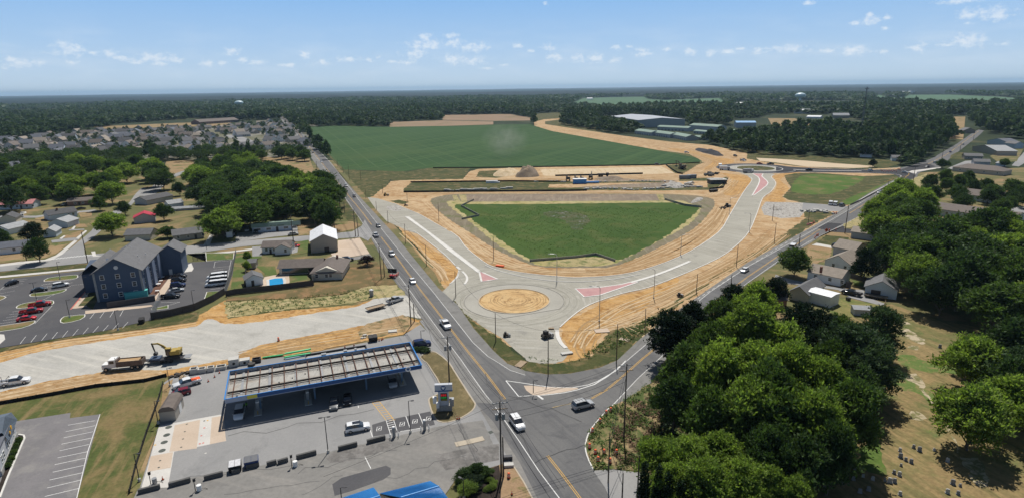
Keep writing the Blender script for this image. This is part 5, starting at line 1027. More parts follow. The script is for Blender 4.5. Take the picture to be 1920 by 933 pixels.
for px, py, H, R, k, lb in [(1492, 487, 10, 6.0, 'mid', 'round green street tree beside the highway before the white houses'), (1624, 492, 12, 5, 'dark', 'very dark tree behind the second white house'), (1668, 470, 13, 5, 'darkmid', 'dark tree at the back of the white houses'),
    (1710, 398, 6, 3, 'grey', 'small grey green tree in the car park by the long roof'), (1768, 305, 8, 4.5, 'darkmid', 'dark rounded tree beside the road at the far junction'), (1850, 345, 7, 3, 'mid', 'small tree behind the grey roof with hip ends'), (1885, 303, 7, 4, 'mid', 'small round tree behind the pale houses at right'),
    (1637, 305, 6, 3.4, 'dark', 'low round bushy tree beside the small white house'), (1690, 298, 8, 4, 'purple', 'purple leaved tree beside the far junction')]:
    tree_px(px, py, H, R, k, lb); TC += 1
# left side
TC += region([(400, 306), (430, 294), (480, 297), (520, 322), (590, 330), (628, 348), (632, 400), (600, 408), (540, 402), (470, 408), (405, 425), (385, 400), (375, 350), (350, 330), (360, 312)], 15, (13, 17), ['mid', 'darkmid', 'mid', 'midb'], 'in the wood left of the highway', 'trees in the wood left of the highway', 11, .56)
TC += region([(0, 300), (60, 285), (150, 300), (250, 300), (300, 310), (305, 340), (250, 355), (140, 372), (60, 365), (0, 385), (-60, 380), (-60, 300)], 25, (12, 16), ['mid', 'darkmid', 'midb', 'mid'], 'in the old grove at the left edge', 'trees in the old grove at the left edge', 12, .58)
TC += region([(100, 295), (200, 290), (300, 287), (410, 284), (560, 288), (590, 290), (590, 276), (420, 276), (240, 279), (60, 284)], 24, (9, 13), ['darkmid', 'mid'], 'in the row along the subdivision edge', 'trees in the row along the subdivision edge', 13, .6)
for px, py, H, R, k, lb, in [(205, 415, 12, 7.8, 'midb', 'big pale green tree standing over the street corner by the blue building'), (60, 432, 10, 6.0, 'dark', 'broad very dark tree left of the small white houses'), (68, 462, 11, 4.6, 'darkmid', 'dark pointed tree on the dry corner lawn'),
    (232, 388, 8, 4, 'darkmid', 'dark tree between the street and the pink roofed house'), (305, 395, 9, 4.8, 'darkmid', 'dark tree beside the pink roofed house'), (312, 432, 6, 4, 'mid', 'bushy tree before the grey roofed cottage'), (92, 345, 15, 8, 'mid', 'tall dark crowned tree behind the pink roofed long house'),
    (185, 380, 8, 4.5, 'mid', 'green tree right of the brown roofed house'), (335, 352, 9, 4, 'darkmid', 'dark tree beside the road into the wood'), (0, 445, 9, 4.5, 'darkmid', 'dark tree cut by the left edge'), (405, 430, 7, 3, 'mid', 'green tree left of the laundry building'),
    (612, 335, 10, 2.6, 'dark', 'bare dark dead tree beside the highway verge'), (463, 480, 4.5, 1.6, 'bright', 'slim bright conifer by the white garden shed'), (463, 497, 4, 1.6, 'bright', 'second bright conifer nearer the garden fence')]:
    tree_px(px, py, H, R, k, lb); TC += 1
g = G(689, 497); tree_xy(g[0], g[1], 4.4, 3.3, 'purple', 'round purple black leaved tree on the lawn beside the highway', None)
print('named trees', TC)
# the far woods: one mass
NOTREE = [FIELD, SITE, HL+HR[::-1], [(0, 262), (130, 248), (210, 236), (330, 230), (530, 224), (560, 240), (600, 300), (560, 300), (300, 296), (120, 332), (0, 335), (-200, 340), (-200, 270)],
          [(727, 229), (829, 226), (829, 216), (955, 214), (1003, 222), (1000, 236), (731, 238)], [(1003, 236), (1000, 214), (1045, 211), (1090, 212), (1092, 215), (1055, 218), (1052, 234), (1150, 250), (1190, 252), (1200, 240), (1110, 232), (1135, 218), (1288, 224), (1290, 236), (1330, 232), (1385, 238), (1385, 262), (1340, 262), (1300, 268), (1300, 284), (1130, 262)],
          [(1060, 198), (1093, 183.5), (1210, 180.5), (1215, 186), (1250, 188), (1352, 183), (1366, 200), (1230, 202), (1130, 202)], [(1638, 191), (1640, 174), (1657, 173.5), (1660, 183), (1692, 183), (1702, 176.5), (1740, 175), (1880, 181), (1914, 184), (1910, 196), (1860, 198), (1770, 198), (1700, 194)],
          [(1400, 232), (1440, 214), (1560, 214), (1640, 232), (1640, 248), (1530, 245), (1440, 247)], [(1680, 345), (1740, 290), (1790, 260), (1765, 220), (1812, 216), (1830, 245), (1900, 260), (2000, 270), (2000, 420), (1740, 350)], [(1365, 222), (1425, 222), (1430, 262), (1368, 245)],
          [(1250, 262), (1330, 270), (1345, 280), (1400, 287), (1600, 297), (1700, 320), (1700, 400), (1200, 400)], [(538, 184), (560, 180), (580, 180), (571, 185)], [(1380, 190), (1600, 188), (1600, 200), (1380, 202)], [(0, 207), (110, 203), (112, 212), (0, 215)], [(220, 236), (440, 229), (440, 224), (360, 222), (220, 233)]]
def canopy_points():
    out = []
    for r0, r1, sp in ((560, 900, 10.5), (900, 1500, 13), (1500, 2600, 17), (2600, 4200, 25)):
        xs = np.arange(-r1, r1, sp); ys = np.arange(50, r1, sp); X, Y = np.meshgrid(xs, ys); q = np.stack([X.ravel(), Y.ravel()], 1)+rng.uniform(-.4, .4, (X.size, 2))*sp
        d = np.hypot(q[:, 0], q[:, 1]); a = np.arctan2(q[:, 0], q[:, 1]); m = (d > r0) & (d <= r1) & (np.abs(a) < radians(44)); q = q[m]; d = d[m]
        k = np.stack([q[:, 0], q[:, 1], np.full(len(q), -CH)], 1); dep = k@FW; sx = 960+CF*(k@CX)/dep; sy = 466.5-CF*(k@CU)/dep
        ok = np.ones(len(q), bool); jx = 5*np.sin(q[:, 0]*.05+1)*np.sin(q[:, 1]*.043)*700/d; sx = sx+jx; sy = sy+jx*.22
        for e in NOTREE: ok &= ~inpoly(sx, sy, e)
        ok &= ~((sx < 640) & (sy > 300-.0*sx)) & (sy < 312)
        ok &= ~((sx > 1380) & (sy > 285) & (sx < 1690) & (sy > 297)) & ~((sx > 1800) & (sy > 262))
        # roads and houses among the far trees: a few clearings
        nz = np.sin(q[:, 0]*.011+1)*np.sin(q[:, 1]*.0067+q[:, 0]*.004)+.35*np.sin(q[:, 0]*.031+q[:, 1]*.02)
        ok &= ~((nz > 1.12) & (d > 800))
        q = q[ok]; out.append((q, sp, r0))
    return out
CP = canopy_points()
LOD = {}
def lod(n, leaf, s): return crown_arrays(seed=s, n=n, R=4.8, H=10, base=.6, leaf=leaf, nl=7, kind='round', fill=.12, spiky=False)
VS = []
for (q, sp, r0) in CP:
    n, lf = {560: (330, .95), 900: (150, 1.4), 1500: (60, 2.1), 2600: (24, 3.2)}[r0]
    base = [lod(n, lf, s) for s in range(6)]
    for i in range(6):
        qq = q[i::6]
        if not len(qq): continue
        H = (.85+1.15*rng.random(len(qq))**1.6)*(1.0+.2*np.sin(qq[:, 0]*.008)*np.sin(qq[:, 1]*.006)); Rr = sp/8.6*(.7+.75*rng.random(len(qq))); a = rng.uniform(0, 6.28, len(qq))
        b = base[i]; X = b[None, :, 0]*np.cos(a)[:, None]-b[None, :, 1]*np.sin(a)[:, None]; Y = b[None, :, 0]*np.sin(a)[:, None]+b[None, :, 1]*np.cos(a)[:, None]
        VS.append(np.stack([X*Rr[:, None]+qq[:, 0, None], Y*Rr[:, None]+qq[:, 1, None], b[None, :, 2]*H[:, None]], -1).reshape(-1, 3))
V = np.concatenate(VS); print('forest quads', len(V)//4, [len(q) for q, _, _ in CP])
# closed canopy beyond: a bumpy sheet
me = qmesh('far_woods', V, np.arange(len(V)).reshape(-1, 4), LEAFF)
o = bpy.data.objects.new('far_woods', me); COL.objects.link(o); tag(o, kind='stuff', label='dark green woods stretching to the horizon behind the fields', cat='woods')
rad = np.concatenate([np.arange(3900, 9000, 34), np.arange(9000, 26000, 130)]); an = np.linspace(-radians(46), radians(46), 900)
A_, R_ = np.meshgrid(an, rad); X = R_*np.sin(A_); Y = R_*np.cos(A_)
r3 = np.random.default_rng(4); Zc = 9+4.5*r3.random(X.shape)+4*np.sin(X*.0021+1.3*np.sin(Y*.0011))+3*np.sin(Y*.003+X*.0013)
gap = (np.sin(X*.0017+2)*np.sin(Y*.0009+X*.0005)+.4*np.sin(X*.006+Y*.004)) > .98
Zc = np.where(gap, -.5, Zc); Zc[0] = -1
n, m_ = X.shape; idx = np.arange(n*m_).reshape(n, m_); Q = np.stack([idx[:-1, :-1], idx[:-1, 1:], idx[1:, 1:], idx[1:, :-1]], -1).reshape(-1, 4)
me = qmesh('distant_woods', np.stack([X, Y, Zc], -1).reshape(-1, 3), Q, LEAFH)
o = bpy.data.objects.new('distant_woods', me); COL.objects.link(o); tag(o, kind='stuff', label='blue green woods along the horizon', cat='woods')
# ================================================================== SUBURB
SUBP = [(0, 266), (60, 262), (130, 250), (215, 247), (330, 240), (440, 236), (535, 228), (545, 250), (560, 268), (575, 287), (440, 286), (300, 287), (120, 300), (0, 330), (-120, 350), (-120, 270)]
SUBX = [[(170, 236), (330, 229), (430, 228), (425, 238), (300, 243), (180, 246)], [(420, 250), (480, 258), (480, 280), (400, 262)], HL+HR[::-1]]
hq = scatter(SUBP, 33.5, 0, .5, 21, SUBX)
def sub_house(kind, wc, rc):
    o = empty('house', (0, 0, 0)); L, D, h, rh = [(17, 10, 5.4, 3.6), (19, 11, 3.2, 3.4), (14, 11, 5.6, 4.0), (18, 10, 3.2, 3.0)][kind]
    walls(o, L, D, h, rh, wallmat(wc), 'x'); r = gable_roof(o, L, D, h, rh, roofmat(rc))
    gx = [11, 1.5, 8, 12][kind]; walls(o, 6, 5, 2.9, 2.3, wallmat(wc), 'y', x0=gx, y0=-4, name='garage_wall'); gable_roof(o, 6, 5, 2.9, 2.3, roofmat(rc), .3, 'y', x0=gx, y0=-4, name='garage_roof')
    m = MB().box(gx+3, -4.04, 1.2, 4.6, .06, 2.3); m.build('garage_door', TRIM, o)
    for x in (2.5, 5.5, 8.5):
        if x < gx-1 or h > 4: window(o, x, h-1.4, 1.3, 1.5, 's', D, L)
        window(o, x+2, h-1.4, 1.3, 1.5, 'n', D, L)
    window(o, D/2, h-1.2, 1.3, 1.4, 'w', D, L); window(o, D/2, h-1.2, 1.3, 1.4, 'e', D, L)
    doorp(o, gx-1.2 if gx > 5 else 9, 1.1, 2.1, 's', D, L, plain('door_dark', (.06, .05, .05), .6))
    freeze(o); return o
SW = ['white', 'pale blue', 'tan', 'cream', 'grey', 'beige']; SR = ['grey', 'brown', 'slate', 'dark grey', 'tan']
pxy = [P([a, b, 3]) for a, b in hq]; band = [0 if p[1] > 290 else 1 if p[1] > 277 else 2 if p[1] > 266 else 3 if p[1] > 257 else 4 if p[1] > 250 else 5 if p[1] > 245 else 6 for p in pxy]
rown = ['front', 'second', 'third', 'fourth', 'fifth', 'sixth', 'farthest']; cnt = {}; SP = {}
rr = random.Random(5)
for i in sorted(range(len(hq)), key=lambda k: pxy[k][0]):
    k = rr.randrange(4); wc = rr.choice(SW); rc = rr.choice(SR); key = (k, wc, rc)
    if key not in SP: SP[key] = sub_house(*key); o = SP[key]
    else: o = copy_tree(SP[key])
    c = cnt.setdefault((band[i], wc, rc), []); c.append(1)
    o.location = (hq[i][0], hq[i][1], 0); o.rotation_euler = (0, 0, radians(20)+rr.choice([0, pi/2, pi, -pi/2])+rr.uniform(-.25, .25)+(.6 if hq[i][0] > -450 else 0))
    tag(o, '%s house with %s roof, %s alike from left in %s subdivision row' % (wc, rc, ORD[len(c)-1], rown[band[i]]), 'house', 'houses of the subdivision')
print('suburb', len(hq))
# trees among the suburb
st_ = scatter(SUBP, 27, 0, 1.3, 33, SUBX)
vv = []
for i, (x, y) in enumerate(st_):
    b = lod(150, .95, i % 5); H = rr.uniform(.6, 1.2); b = b*[H*.8, H*.8, H]+[x+14, y+9, 0]; vv.append(b)
v = np.concatenate(vv); me = qmesh('garden_trees', v, np.arange(len(v)).reshape(-1, 4), LEAFF); o = bpy.data.objects.new('garden_trees', me); COL.objects.link(o); tag(o, kind='stuff', label='small dark garden trees between the subdivision houses', cat='trees')
bq = np.concatenate([scatter([(-60, 302), (60, 292), (250, 288), (400, 285), (480, 284), (590, 280), (594, 288), (480, 290), (330, 294), (200, 300), (60, 310), (-60, 318)], 13, 5, 1.2, 41, [HL+HR[::-1]])])
vv = []
for i, (x, y) in enumerate(bq): b = crown_arrays(seed=i % 6, n=700, R=4.8, H=10, base=.4, leaf=.42, nl=14, kind='round', fill=.15, tuft=10); H = rng.uniform(.95, 1.5); vv.append(b*[H*1.25, H*1.25, H]+[x, y, 0])
v = np.concatenate(vv); me = qmesh('tree_belt', v, np.arange(len(v)).reshape(-1, 4), LEAFF); o = bpy.data.objects.new('tree_belt', me); COL.objects.link(o); tag(o, kind='stuff', label='dark belt of trees between the old grove and the subdivision', cat='trees')
print('belt', len(bq))
# ================================================================== NEAR BUILDINGS
# three storey blue apartment building
A = G(184, 563.5)[:2]+np.array([1, -1.5]); rz = radians(18.5)
LW = 13.5; DW = 28; HH = 9.6
ho = empty('apartment_building', (A[0], A[1], .1), rz, 'three storey dark blue apartment building with grey gabled roof', 'building')
walls(ho, LW, DW, HH, 4.3, wallmat('dark blue'), 'y')
r = gable_roof(ho, LW, DW, HH, 4.3, roofmat('grey'), .7, 'y')
walls(ho, 7.2, 10, 8.4, 2.6, wallmat('dark blue'), 'y', x0=LW-.2, y0=24.5, name='wing_wall'); gable_roof(ho, 7.4, 10, 8.4, 2.6, roofmat('grey'), .5, 'y', x0=LW-.2, y0=24.5, name='wing_roof')
MB().box(LW+3, 24.42, 1.1, 1.1, .1, 2.1).build('door', TRIM, ho)
walls(ho, 7, 20, 6.5, 2.4, wallmat('dark blue'), 'x', x0=-7, y0=12, name='wing_wall'); gable_roof(ho, 8, 20, 6.5, 3.2, roofmat('grey'), .4, 'y', x0=-7.5, y0=12, name='wing_roof')
for j, z in enumerate((1.9, 5.0, 8.0)):
    for x in (2.4, LW/2, LW-2.4): window(ho, x, z, 1.15, 1.5, 's', DW, LW)
    for y in (3, 7, 11, 15, 19, 22.5): window(ho, y, z, 1.3, 1.5, 'e', DW, LW)
for x in (.25, LW-.25): MB().box(x, -.05, HH/2, .6, .16, HH).build('corner_board', plain('trim_grey', (.36, .36, .35), .7), ho)
m = MB(); m.tube([(LW/2, -.12, 10.9), (LW/2, .02, 10.9)], .62, 20); m.build('round_vent', TRIM, ho)
for y in (5, 13.2, 21): MB().box(LW+.35, y, HH/2-.3, .7, 3.4, HH-1).build('bay', wallmat('slate blue'), ho)
for x, y in ((LW/2+.8, 16), (LW/2+5, 8), (LW/2+4, 10), (LW/2+5.6, 13), (LW/2-.7, 17)): MB().cyl(x, y, HH+2, HH+4.6-abs(x-LW/2)*.55, .14, .14, 6).build('roof_vent', WHITE, r)
e0, e1 = G(*Z(*C4, (245, 815))[0])[:2], G(*Z(*C4, (690, 745))[0])[:2]; er = atan2(e1[1]-e0[1], e1[0]-e0[0])
gw = empty('fenced_enclosure', (*e0, .1), er, 'low dark screened enclosure against the blue building', 'enclosure')
MB().box(6.4, 1.2, .9, 13, .15, 1.8).build('screen', plain('screen_dark', (.07, .065, .07), .8), gw); MB().box(12.6, 2.2, .9, .15, 2.2, 1.8).build('side_screen', MATS['screen_dark'], gw)
bx = G(*Z(*C4, (455, 700))[0])[:2]
m = MB().box(3.2, .8, 1.2, 6.4, 1.6, 2.2); m.box(3.2, .8, 2.36, 6.7, 1.9, .14); tag(m.build('storage_container', plain('container_teal', (.10, .48, .45), .6)), 'teal topped container along the blue building', 'container'); c = bpy.data.objects['storage_container']; c.location = (bx[0]+.5, bx[1]-1.6, .1); c.rotation_euler = (0, 0, er)
# furniture on the bark bed beside it
for i, (q, w) in enumerate([((870, 430), 1.6), ((845, 480), 1.3), ((830, 520), 1.1), ((800, 555), 1.5), ((790, 630), 1.2)]):
    b = G(*Z(*C4, q)[0]); m = MB().box(0, 0, .7, w, w*.8, .07); 
    o = empty('picnic_table', (b[0], b[1], .1), rz, 'white topped garden table, %s from the back beside the blue building' % ORD[i], 'table', 'garden tables beside the blue building'); m.build('table_top', WHITE, o)
    MB().box(-w*.35, 0, .35, .08, w*.6, .66).build('leg', BLACK, o); MB().box(w*.35, 0, .35, .08, w*.6, .66).build('leg', BLACK, o)
# gates and walls beside the hotel yard
fence(Z(*A5, (1105, 930), (1250, 905), (1420, 862), (1560, 795), (1640, 745)), 2.3, 'long dark fence curving round the car park of the blue building', name='privacy_fence')
fence(Z(*A5, (1640, 745), (1690, 600), (1722, 450)), 2.0, 'grey fence along the right side of the car park', mat=plain('fence_grey', (.16, .165, .18), .7), name='privacy_fence')
fence(Z(*A6, (170, 760), (240, 745), (520, 715), (810, 680)), 2.0, 'weathered dark board fence along the pool garden', name='privacy_fence')
fence(Z(*A6, (810, 680), (808, 640), (770, 600)), 1.8, 'short board fence at the corner of the brown roofed bungalow', name='privacy_fence')
fence(Z(*A6, (310, 700), (318, 580), (330, 500)), 1.8, 'board fence left of the garden shed', name='privacy_fence')
fence(Z(*C4, (1180, 285), (1320, 270)), 1.7, 'dark open gate between the car park and the street', name='metal_gate', rails=5, panel=False, mat=DSTEEL, cat='gate', post=1.2)
fence(Z(*A5, (1110, 925), (1140, 860), (1172, 785)), 2.6, 'pale metal screen end of the car park fence', name='screen_fence', mat=GREYM, rails=6, panel=False, post=1.5)
# pool
w = [G(*p)[:2] for p in Z(*A6, (478, 690), (475, 640), (525, 628), (590, 625), (600, 650), (595, 680))]
c = sum(w)/len(w); po = empty('swimming_pool', (c[0], c[1], 0), 0, 'bright blue swimming pool with pale deck behind the bungalow', 'swimming pool')
PW = plain('pool_water', (.01, .30, .62), .08, var=.06, spec=.8, scale=.3)
o = poly_mesh('water', [p-c for p in w], .19, PW); o.parent = po
strip('coping', [p-c for p in w], 1.0, .1, .2, CONC, kind=None, world=True, parent=po, closed=True)
# small houses of the town
DD = plain('door_dark', (.06, .05, .05), .6)
W2 = lambda z, *xs, w=1.1, h=1.2, f='s': [(x, z, w, h, f) for x in xs]
house((492, 476), (545, 474), 7.5, 2.7, 1.7, 'white', 'brown', 'white cottage with brown roof and front gable by the side street', wins=W2(1.6, 1.8, 5), doors=[(3.4, .9, 2)])
o_ = G(516, 478)[:2]
gz = empty('cottage_annex', (o_[0], o_[1], .1), radians(8), 'pale front annex of the cottage with brown gable roof', 'annex'); walls(gz, 6, 4, 2.6, 1.6, wallmat('white'), 'y'); gable_roof(gz, 6, 4.2, 2.6, 1.6, roofmat('brown'), .4, 'y'); window(gz, 4.2, 1.5, 1, 1.3, 's', 4, 6)
house((584, 475), (634, 470.5), 19, 5.0, 2.6, 'beige', 'white', 'tan metal barn with white gable roof beside the concrete pad', name='metal_barn', axis='y', wins=[], doors=[(6.2, 1.9, 2.0, 's', DD)], cat='barn', ov=.3)
# brown bungalow: an L
A1 = G(585, 526)[:2]
bg_ = empty('bungalow', (A1[0], A1[1], .1), radians(5), 'long brown roofed bungalow with pool garden beside the highway', 'house')
walls(bg_, 10.5, 16, 2.7, 2.0, wallmat('cream'), 'y'); rf = gable_roof(bg_, 10.5, 16, 2.7, 2.0, roofmat('brown'), .6, 'y', hip=3)
walls(bg_, 14, 8, 2.7, 1.8, wallmat('cream'), 'x', x0=-13.5, y0=8.5, name='wing_wall'); gable_roof(bg_, 15, 8, 2.7, 1.8, roofmat('brown'), .6, 'x', x0=-13.5, y0=8.5, name='wing_roof')
for x in (1.8, 5.2, 6.6): window(bg_, x, 1.6, 1.1, 1.3, 's', 16, 10.5)
MB().box(6.8, 12.5, 5, .7, .7, 1.3).build('chimney', plain('chimney_brick', (.25, .12, .09), .9), rf)
m = MB().box(-6.5, 8.45, 1.35, 12, .05, 2.1); m.build('sliding_door', GLASS, bg_)
house((462, 538), (494, 533), 5.5, 2.5, 1.5, 'white', 'grey', 'small white pool house with grey roof', name='pool_house', wins=[], doors=[(2.2, .9, 2)], cat='pool house', axis='y')
house((466, 504), (480, 503), 4.5, 2.3, .8, 'tan', 'grey', 'little grey roofed shed at the garden corner', name='shed', doors=[], cat='shed')
house((474, 437), (549, 431.5), 8, 3.2, .3, 'pale blue', 'green', 'long low building with green front roof and dark windows', name='laundry_building', wins=[], doors=[], cat='shop', ov=.2)
lb = bpy.data.objects['laundry_building']; LL = 21.6
m = MB(); m.add([(-.4, -.9, 2.5), (LL+.2, -.9, 2.5), (LL+.2, .2, 4.3), (-.4, .2, 4.3), (-.4, .3, 4.3), (LL+.2, .3, 4.3), (-.4, .3, 2.5), (LL+.2, .3, 2.5)], [(0, 1, 2, 3), (3, 2, 5, 4), (4, 5, 7, 6), (0, 6, 7, 1), (0, 3, 4, 6), (1, 7, 5, 2)]); m.build('mansard', roofmat('green'), lb)
for x in (2.6, 7.2, 15, 18.8): window(lb, x, 1.45, 2.1, 1.1, 's', 8, LL)
doorp(lb, 11, 1.1, 2.2, 's', 8, LL, DD)
def text(s, size, parent, loc, rot, mat, name='lettering', ext=.01):
    cu = bpy.data.curves.new(name, 'FONT'); cu.body = s; cu.size = size; cu.extrude = ext; cu.align_x = 'CENTER'; cu.align_y = 'CENTER'
    t = bpy.data.objects.new(name, cu); COL.objects.link(t); dg = bpy.context.evaluated_depsgraph_get(); me = bpy.data.meshes.new_from_object(t.evaluated_get(dg)); bpy.data.objects.remove(t)
    me.materials.clear(); me.materials.append(mat); o = bpy.data.objects.new(name, me); COL.objects.link(o); o.parent = parent; o.location = loc; o.rotation_euler = rot; return o
m = MB(); rk = random.Random(4)      # worn sign letters, too small to read in the photograph
for k in range(12):
    if k in (2, 5): continue
    x = 8.2+k*.52; u = (.12, -.86+.0*k); z0 = 2.75
    m.box(x, -.83, z0+.2, .1, .06, .5, rx=.0).box(x+.24, -.83, z0+.2, .1, .06, .5); m.box(x+.12, -.83, z0+(.42 if k % 2 else .2), .2, .06, .09)
m.build('lettering', BLACK, lb)
house((425, 446), (436, 445), 2.6, 2.6, .5, 'white', 'white', 'small white shed at the left of the laundry car park', name='shed', cat='shed')
house((326, 453), (383, 446), 8, 2.7, 1.9, 'beige', 'grey', 'beige cottage with grey roof behind the blue building', wins=W2(1.6, 2, 6, 12), doors=[(9, 1, 2)])
house((235, 452), (283, 450), 8, 2.7, 1.9, 'cream', 'grey', 'grey roofed cottage directly behind the blue building')
house((252, 420), (292, 416), 8, 2.9, 2, 'grey', 'red', 'grey cottage with red and pink roof', axis='y')
house((0, 394), (62, 391), 9, 2.8, 1.9, 'pale blue', 'pink', 'long pale house with faded pink roof', wins=W2(1.6, 3, 6, 9, 14, 17), doors=[(11, 1, 2)])
house((0, 421), (24, 419), 9, 2.8, 2, 'cream', 'dark grey', 'cream gabled house at the left edge with dark roof', axis='y', L=7)
house((127, 387), (172, 384), 8, 2.6, 1.5, 'brick', 'brown', 'brown roofed brick rancher among the dry lawns', wins=W2(1.5, 4, 8, 12), doors=[(6, 1, 2)])
house((93, 414), (146, 406), 8, 2.8, 2.1, 'pale blue', 'dark grey', 'house with charcoal roof and small chimney in the row of three', wins=W2(1.6, 9, 11), chim=(5, 3, 0))
house((92, 428), (128, 427), 9, 2.7, 1.8, 'pale blue', 'pale grey', 'pale blue house with pale grey roof, middle of the row of three', axis='y', wins=[])
house((82, 446), (106, 444), 8, 2.6, 1.7, 'pale blue', 'pale grey', 'pale blue house nearest the corner with small porch', axis='y', wins=[])
house((0, 478), (38, 474), 8, 2.7, 1.8, 'white', 'slate', 'white house with blue grey roof by the corner lawn', wins=W2(1.6, 5, 8), L=10)
house((276, 385), (325, 375), 10, 2.8, 1.8, 'grey', 'dark grey', 'grey house with dark roof beyond the pink one')
house((318, 392), (345, 388), 7, 2.7, 1.6, 'pale blue', 'pale grey', 'pale cottage with carport beside the wood')
house((300, 398), (385, 392), 3.5, 1.2, .8, 'grey', 'pale grey', 'row of long low garden sheds beside the wood', name='shed_row', cat='shed')
house((18, 440), (60, 430), 9, 2.6, 1.6, 'white', 'pale grey', 'white house half hidden by the broad dark tree')
# right: white houses along the second road
house((1515, 508.8), (1577, 521.5), 9, 2.9, 1.8, 'white', 'tan', 'long white house with tan roof, chimney and shutters', wins=W2(1.7, 2.6, 7.2, 11.0), doors=[(13.0, 1.6, 2.2)], chim=(4.2, -.3, 0), az=2.9)
house((1547, 487.5), (1595, 497), 11, 3.1, 2.6, 'white', 'tan', 'white house with tan gable roof between two others', wins=[(3, 1.7, 1, 1.4, 's'), (7, 1.7, 1, 1.4, 's')], axis='y', az=3.1)
house((1561, 478), (1600, 486), 10, 3.3, 2.3, 'grey', 'tan', 'grey house with tan roof, farthest of the white row')
house((1481, 545), (1516, 553), 13, 2.8, 2.0, 'cream', 'grey', 'house with grey gable roof joined to the white flat roof', axis='y', az=2.8)
house((1508, 545), (1558, 558), 5.6, 3.3, .25, 'white', 'white', 'flat white roofed garage beside the grey roofed house', name='garage', cat='garage', ov=.15, az=3.3)
house((1620, 553), (1665, 560), 9, 2.9, 2.4, 'pale blue', 'grey', 'detached pale blue garage with grey gable roof', name='garage', axis='y', doors=[(3, 2.6, 2.2)], cat='garage', L=8.6)
house((1601, 591), (1634, 593), 3.2, 1.9, .5, 'grey', 'pale grey', 'small flat grey shed on the lawn by the cemetery', name='shed', cat='shed')
house((1443, 576), (1474, 578), 7, 2.6, 1.6, 'brick', 'red' if False else 'brown', 'brown roofed cottage half hidden among the dark trees')
house((1595, 446), (1640, 452), 9, 2.8, 1.5, 'grey', 'tan', 'tan roofed house corner behind the dark trees')
# right: long roofs and church side
house((1715, 398), (1900, 424), 16, 3.2, 2.0, 'pale blue', 'brown', 'nearest long building with brown roof and pale walls', name='long_building', wins=W2(1.7, *range(4, 50, 5)), cat='building')
house((1782, 372), (1888, 385), 13, 3.2, 2.4, 'pale blue', 'brown', 'second long brown roofed building with small porch', name='long_building', wins=W2(1.7, 6, 13, 22, 30), cat='building')
house((1785, 321), (1880, 330), 15, 3.0, 2.6, 'tan', 'brown', 'wide hip roofed brown building beyond the hedge trees', name='long_building', wins=W2(1.6, 5, 12, 20, 28), cat='building', hip=7)
house((1822, 283), (1868, 292), 16, 4.0, 3.4, 'tan', 'pale grey', 'pale blue gabled hall with white trim by the far road', name='hall', axis='y', cat='building')
house((1808, 299), (1842, 300), 9, 3.0, 1.8, 'beige', 'grey', 'small beige house in front of the gabled hall', wins=W2(1.5, 3, 8, 12))
house((1826, 310), (1856, 311), 9, 2.8, 1.8, 'grey', 'grey', 'low grey house behind the paved lot')
house((1850, 270), (1888, 274), 14, 3.6, 3, 'pale blue', 'slate', 'pale blue church like house with slate roof', axis='y')
house((1882, 277), (1902, 279), 10, 4.6, 2, 'pale blue', 'grey', 'tall pale blue house right of the slate roof')
house((1806, 250), (1828, 250), 12, 3.5, 3.2, 'beige', 'grey', 'grey gabled house among trees at the road bend', axis='y')
house((1866, 312), (1874, 313), 6, 2.6, 1.2, 'pale blue', 'pale grey', 'tiny pale outbuilding beside a small tree', name='shed', cat='shed')
house((1612, 295), (1634, 296), 9, 2.7, 1.9, 'white', 'pale grey', 'small white house at the foot of the dark tree belt')
house((1672, 302), (1705, 303), 9, 2.7, 1.8, 'white', 'grey', 'white house half hidden by the purple tree')
house((1600, 256), (1630, 258), 16, 3.2, 4, 'white', 'brown', 'maroon roofed building in the middle of the woods', name='building', axis='x', cat='building')
house((1515, 232), (1557, 234), 20, 3.5, 1.2, 'pale blue', 'white', 'white roofed shed building in the woods', name='building', cat='building')
house((1512, 222), (1538, 222.5), 20, 3, 2, 'white', 'white', 'distant white roofed house behind the white shed', name='building', cat='building')
house((1440, 243), (1640, 243), 6, 4, .3, 'brick', 'dark grey', 'very long low brown building behind the tree belt', name='long_building', cat='building')
for i, (x, y, w, wc, rc) in enumerate([(1100, 206, 14, 'white', 'blue'), (1168, 209, 6, 'white', 'white'), (1275, 213, 8, 'white', 'white'), (1236, 203, 20, 'pale blue', 'white'), (1355, 205, 10, 'white', 'white'), (1490, 213, 30, 'white', 'white'), (1365, 198, 50, 'white', 'white'), (1290, 219, 6, 'white', 'white'), (1710, 200, 24, 'white', 'white'), (1793, 198, 14, 'white', 'white'), (1805, 195, 16, 'pale blue', 'slate'), (1640, 213, 24, 'beige', 'brown'), (1562, 222, 30, 'beige', 'pale grey'), (865, 193, 10, 'white', 'red'), (800, 196, 8, 'white', 'white'), (102, 212, 28, 'pale blue', 'pale grey'), (112, 222, 30, 'white', 'slate'), (168, 187, 8, 'white', 'white'), (200, 186, 8, 'white', 'white'), (395, 190, 10, 'white', 'white'), (1580, 285, 12, 'white', 'grey'), (1900, 200, 18, 'pale blue', 'slate'), (975, 190, 12, 'white', 'white'), (1100, 187, 10, 'white', 'white'), (100, 196, 8, 'white', 'white')]):
    house((x, y), (x+w, y), 14 if w > 8 else 9, 5.5, 4, wc, rc, 'distant %s building with %s roof, %s from a list of woodland roofs' % (wc, rc, ORD[i]), name='distant_building', cat='building')
for k, o in enumerate(sorted([x for x in bpy.data.objects if x.name.startswith('distant_building')], key=lambda x: P(x.location)[0])): o['label'] = '%s roofed distant building among the woods, %s from the left' % (o['label'].split('with ')[1].split(' roof')[0], ORD[k])
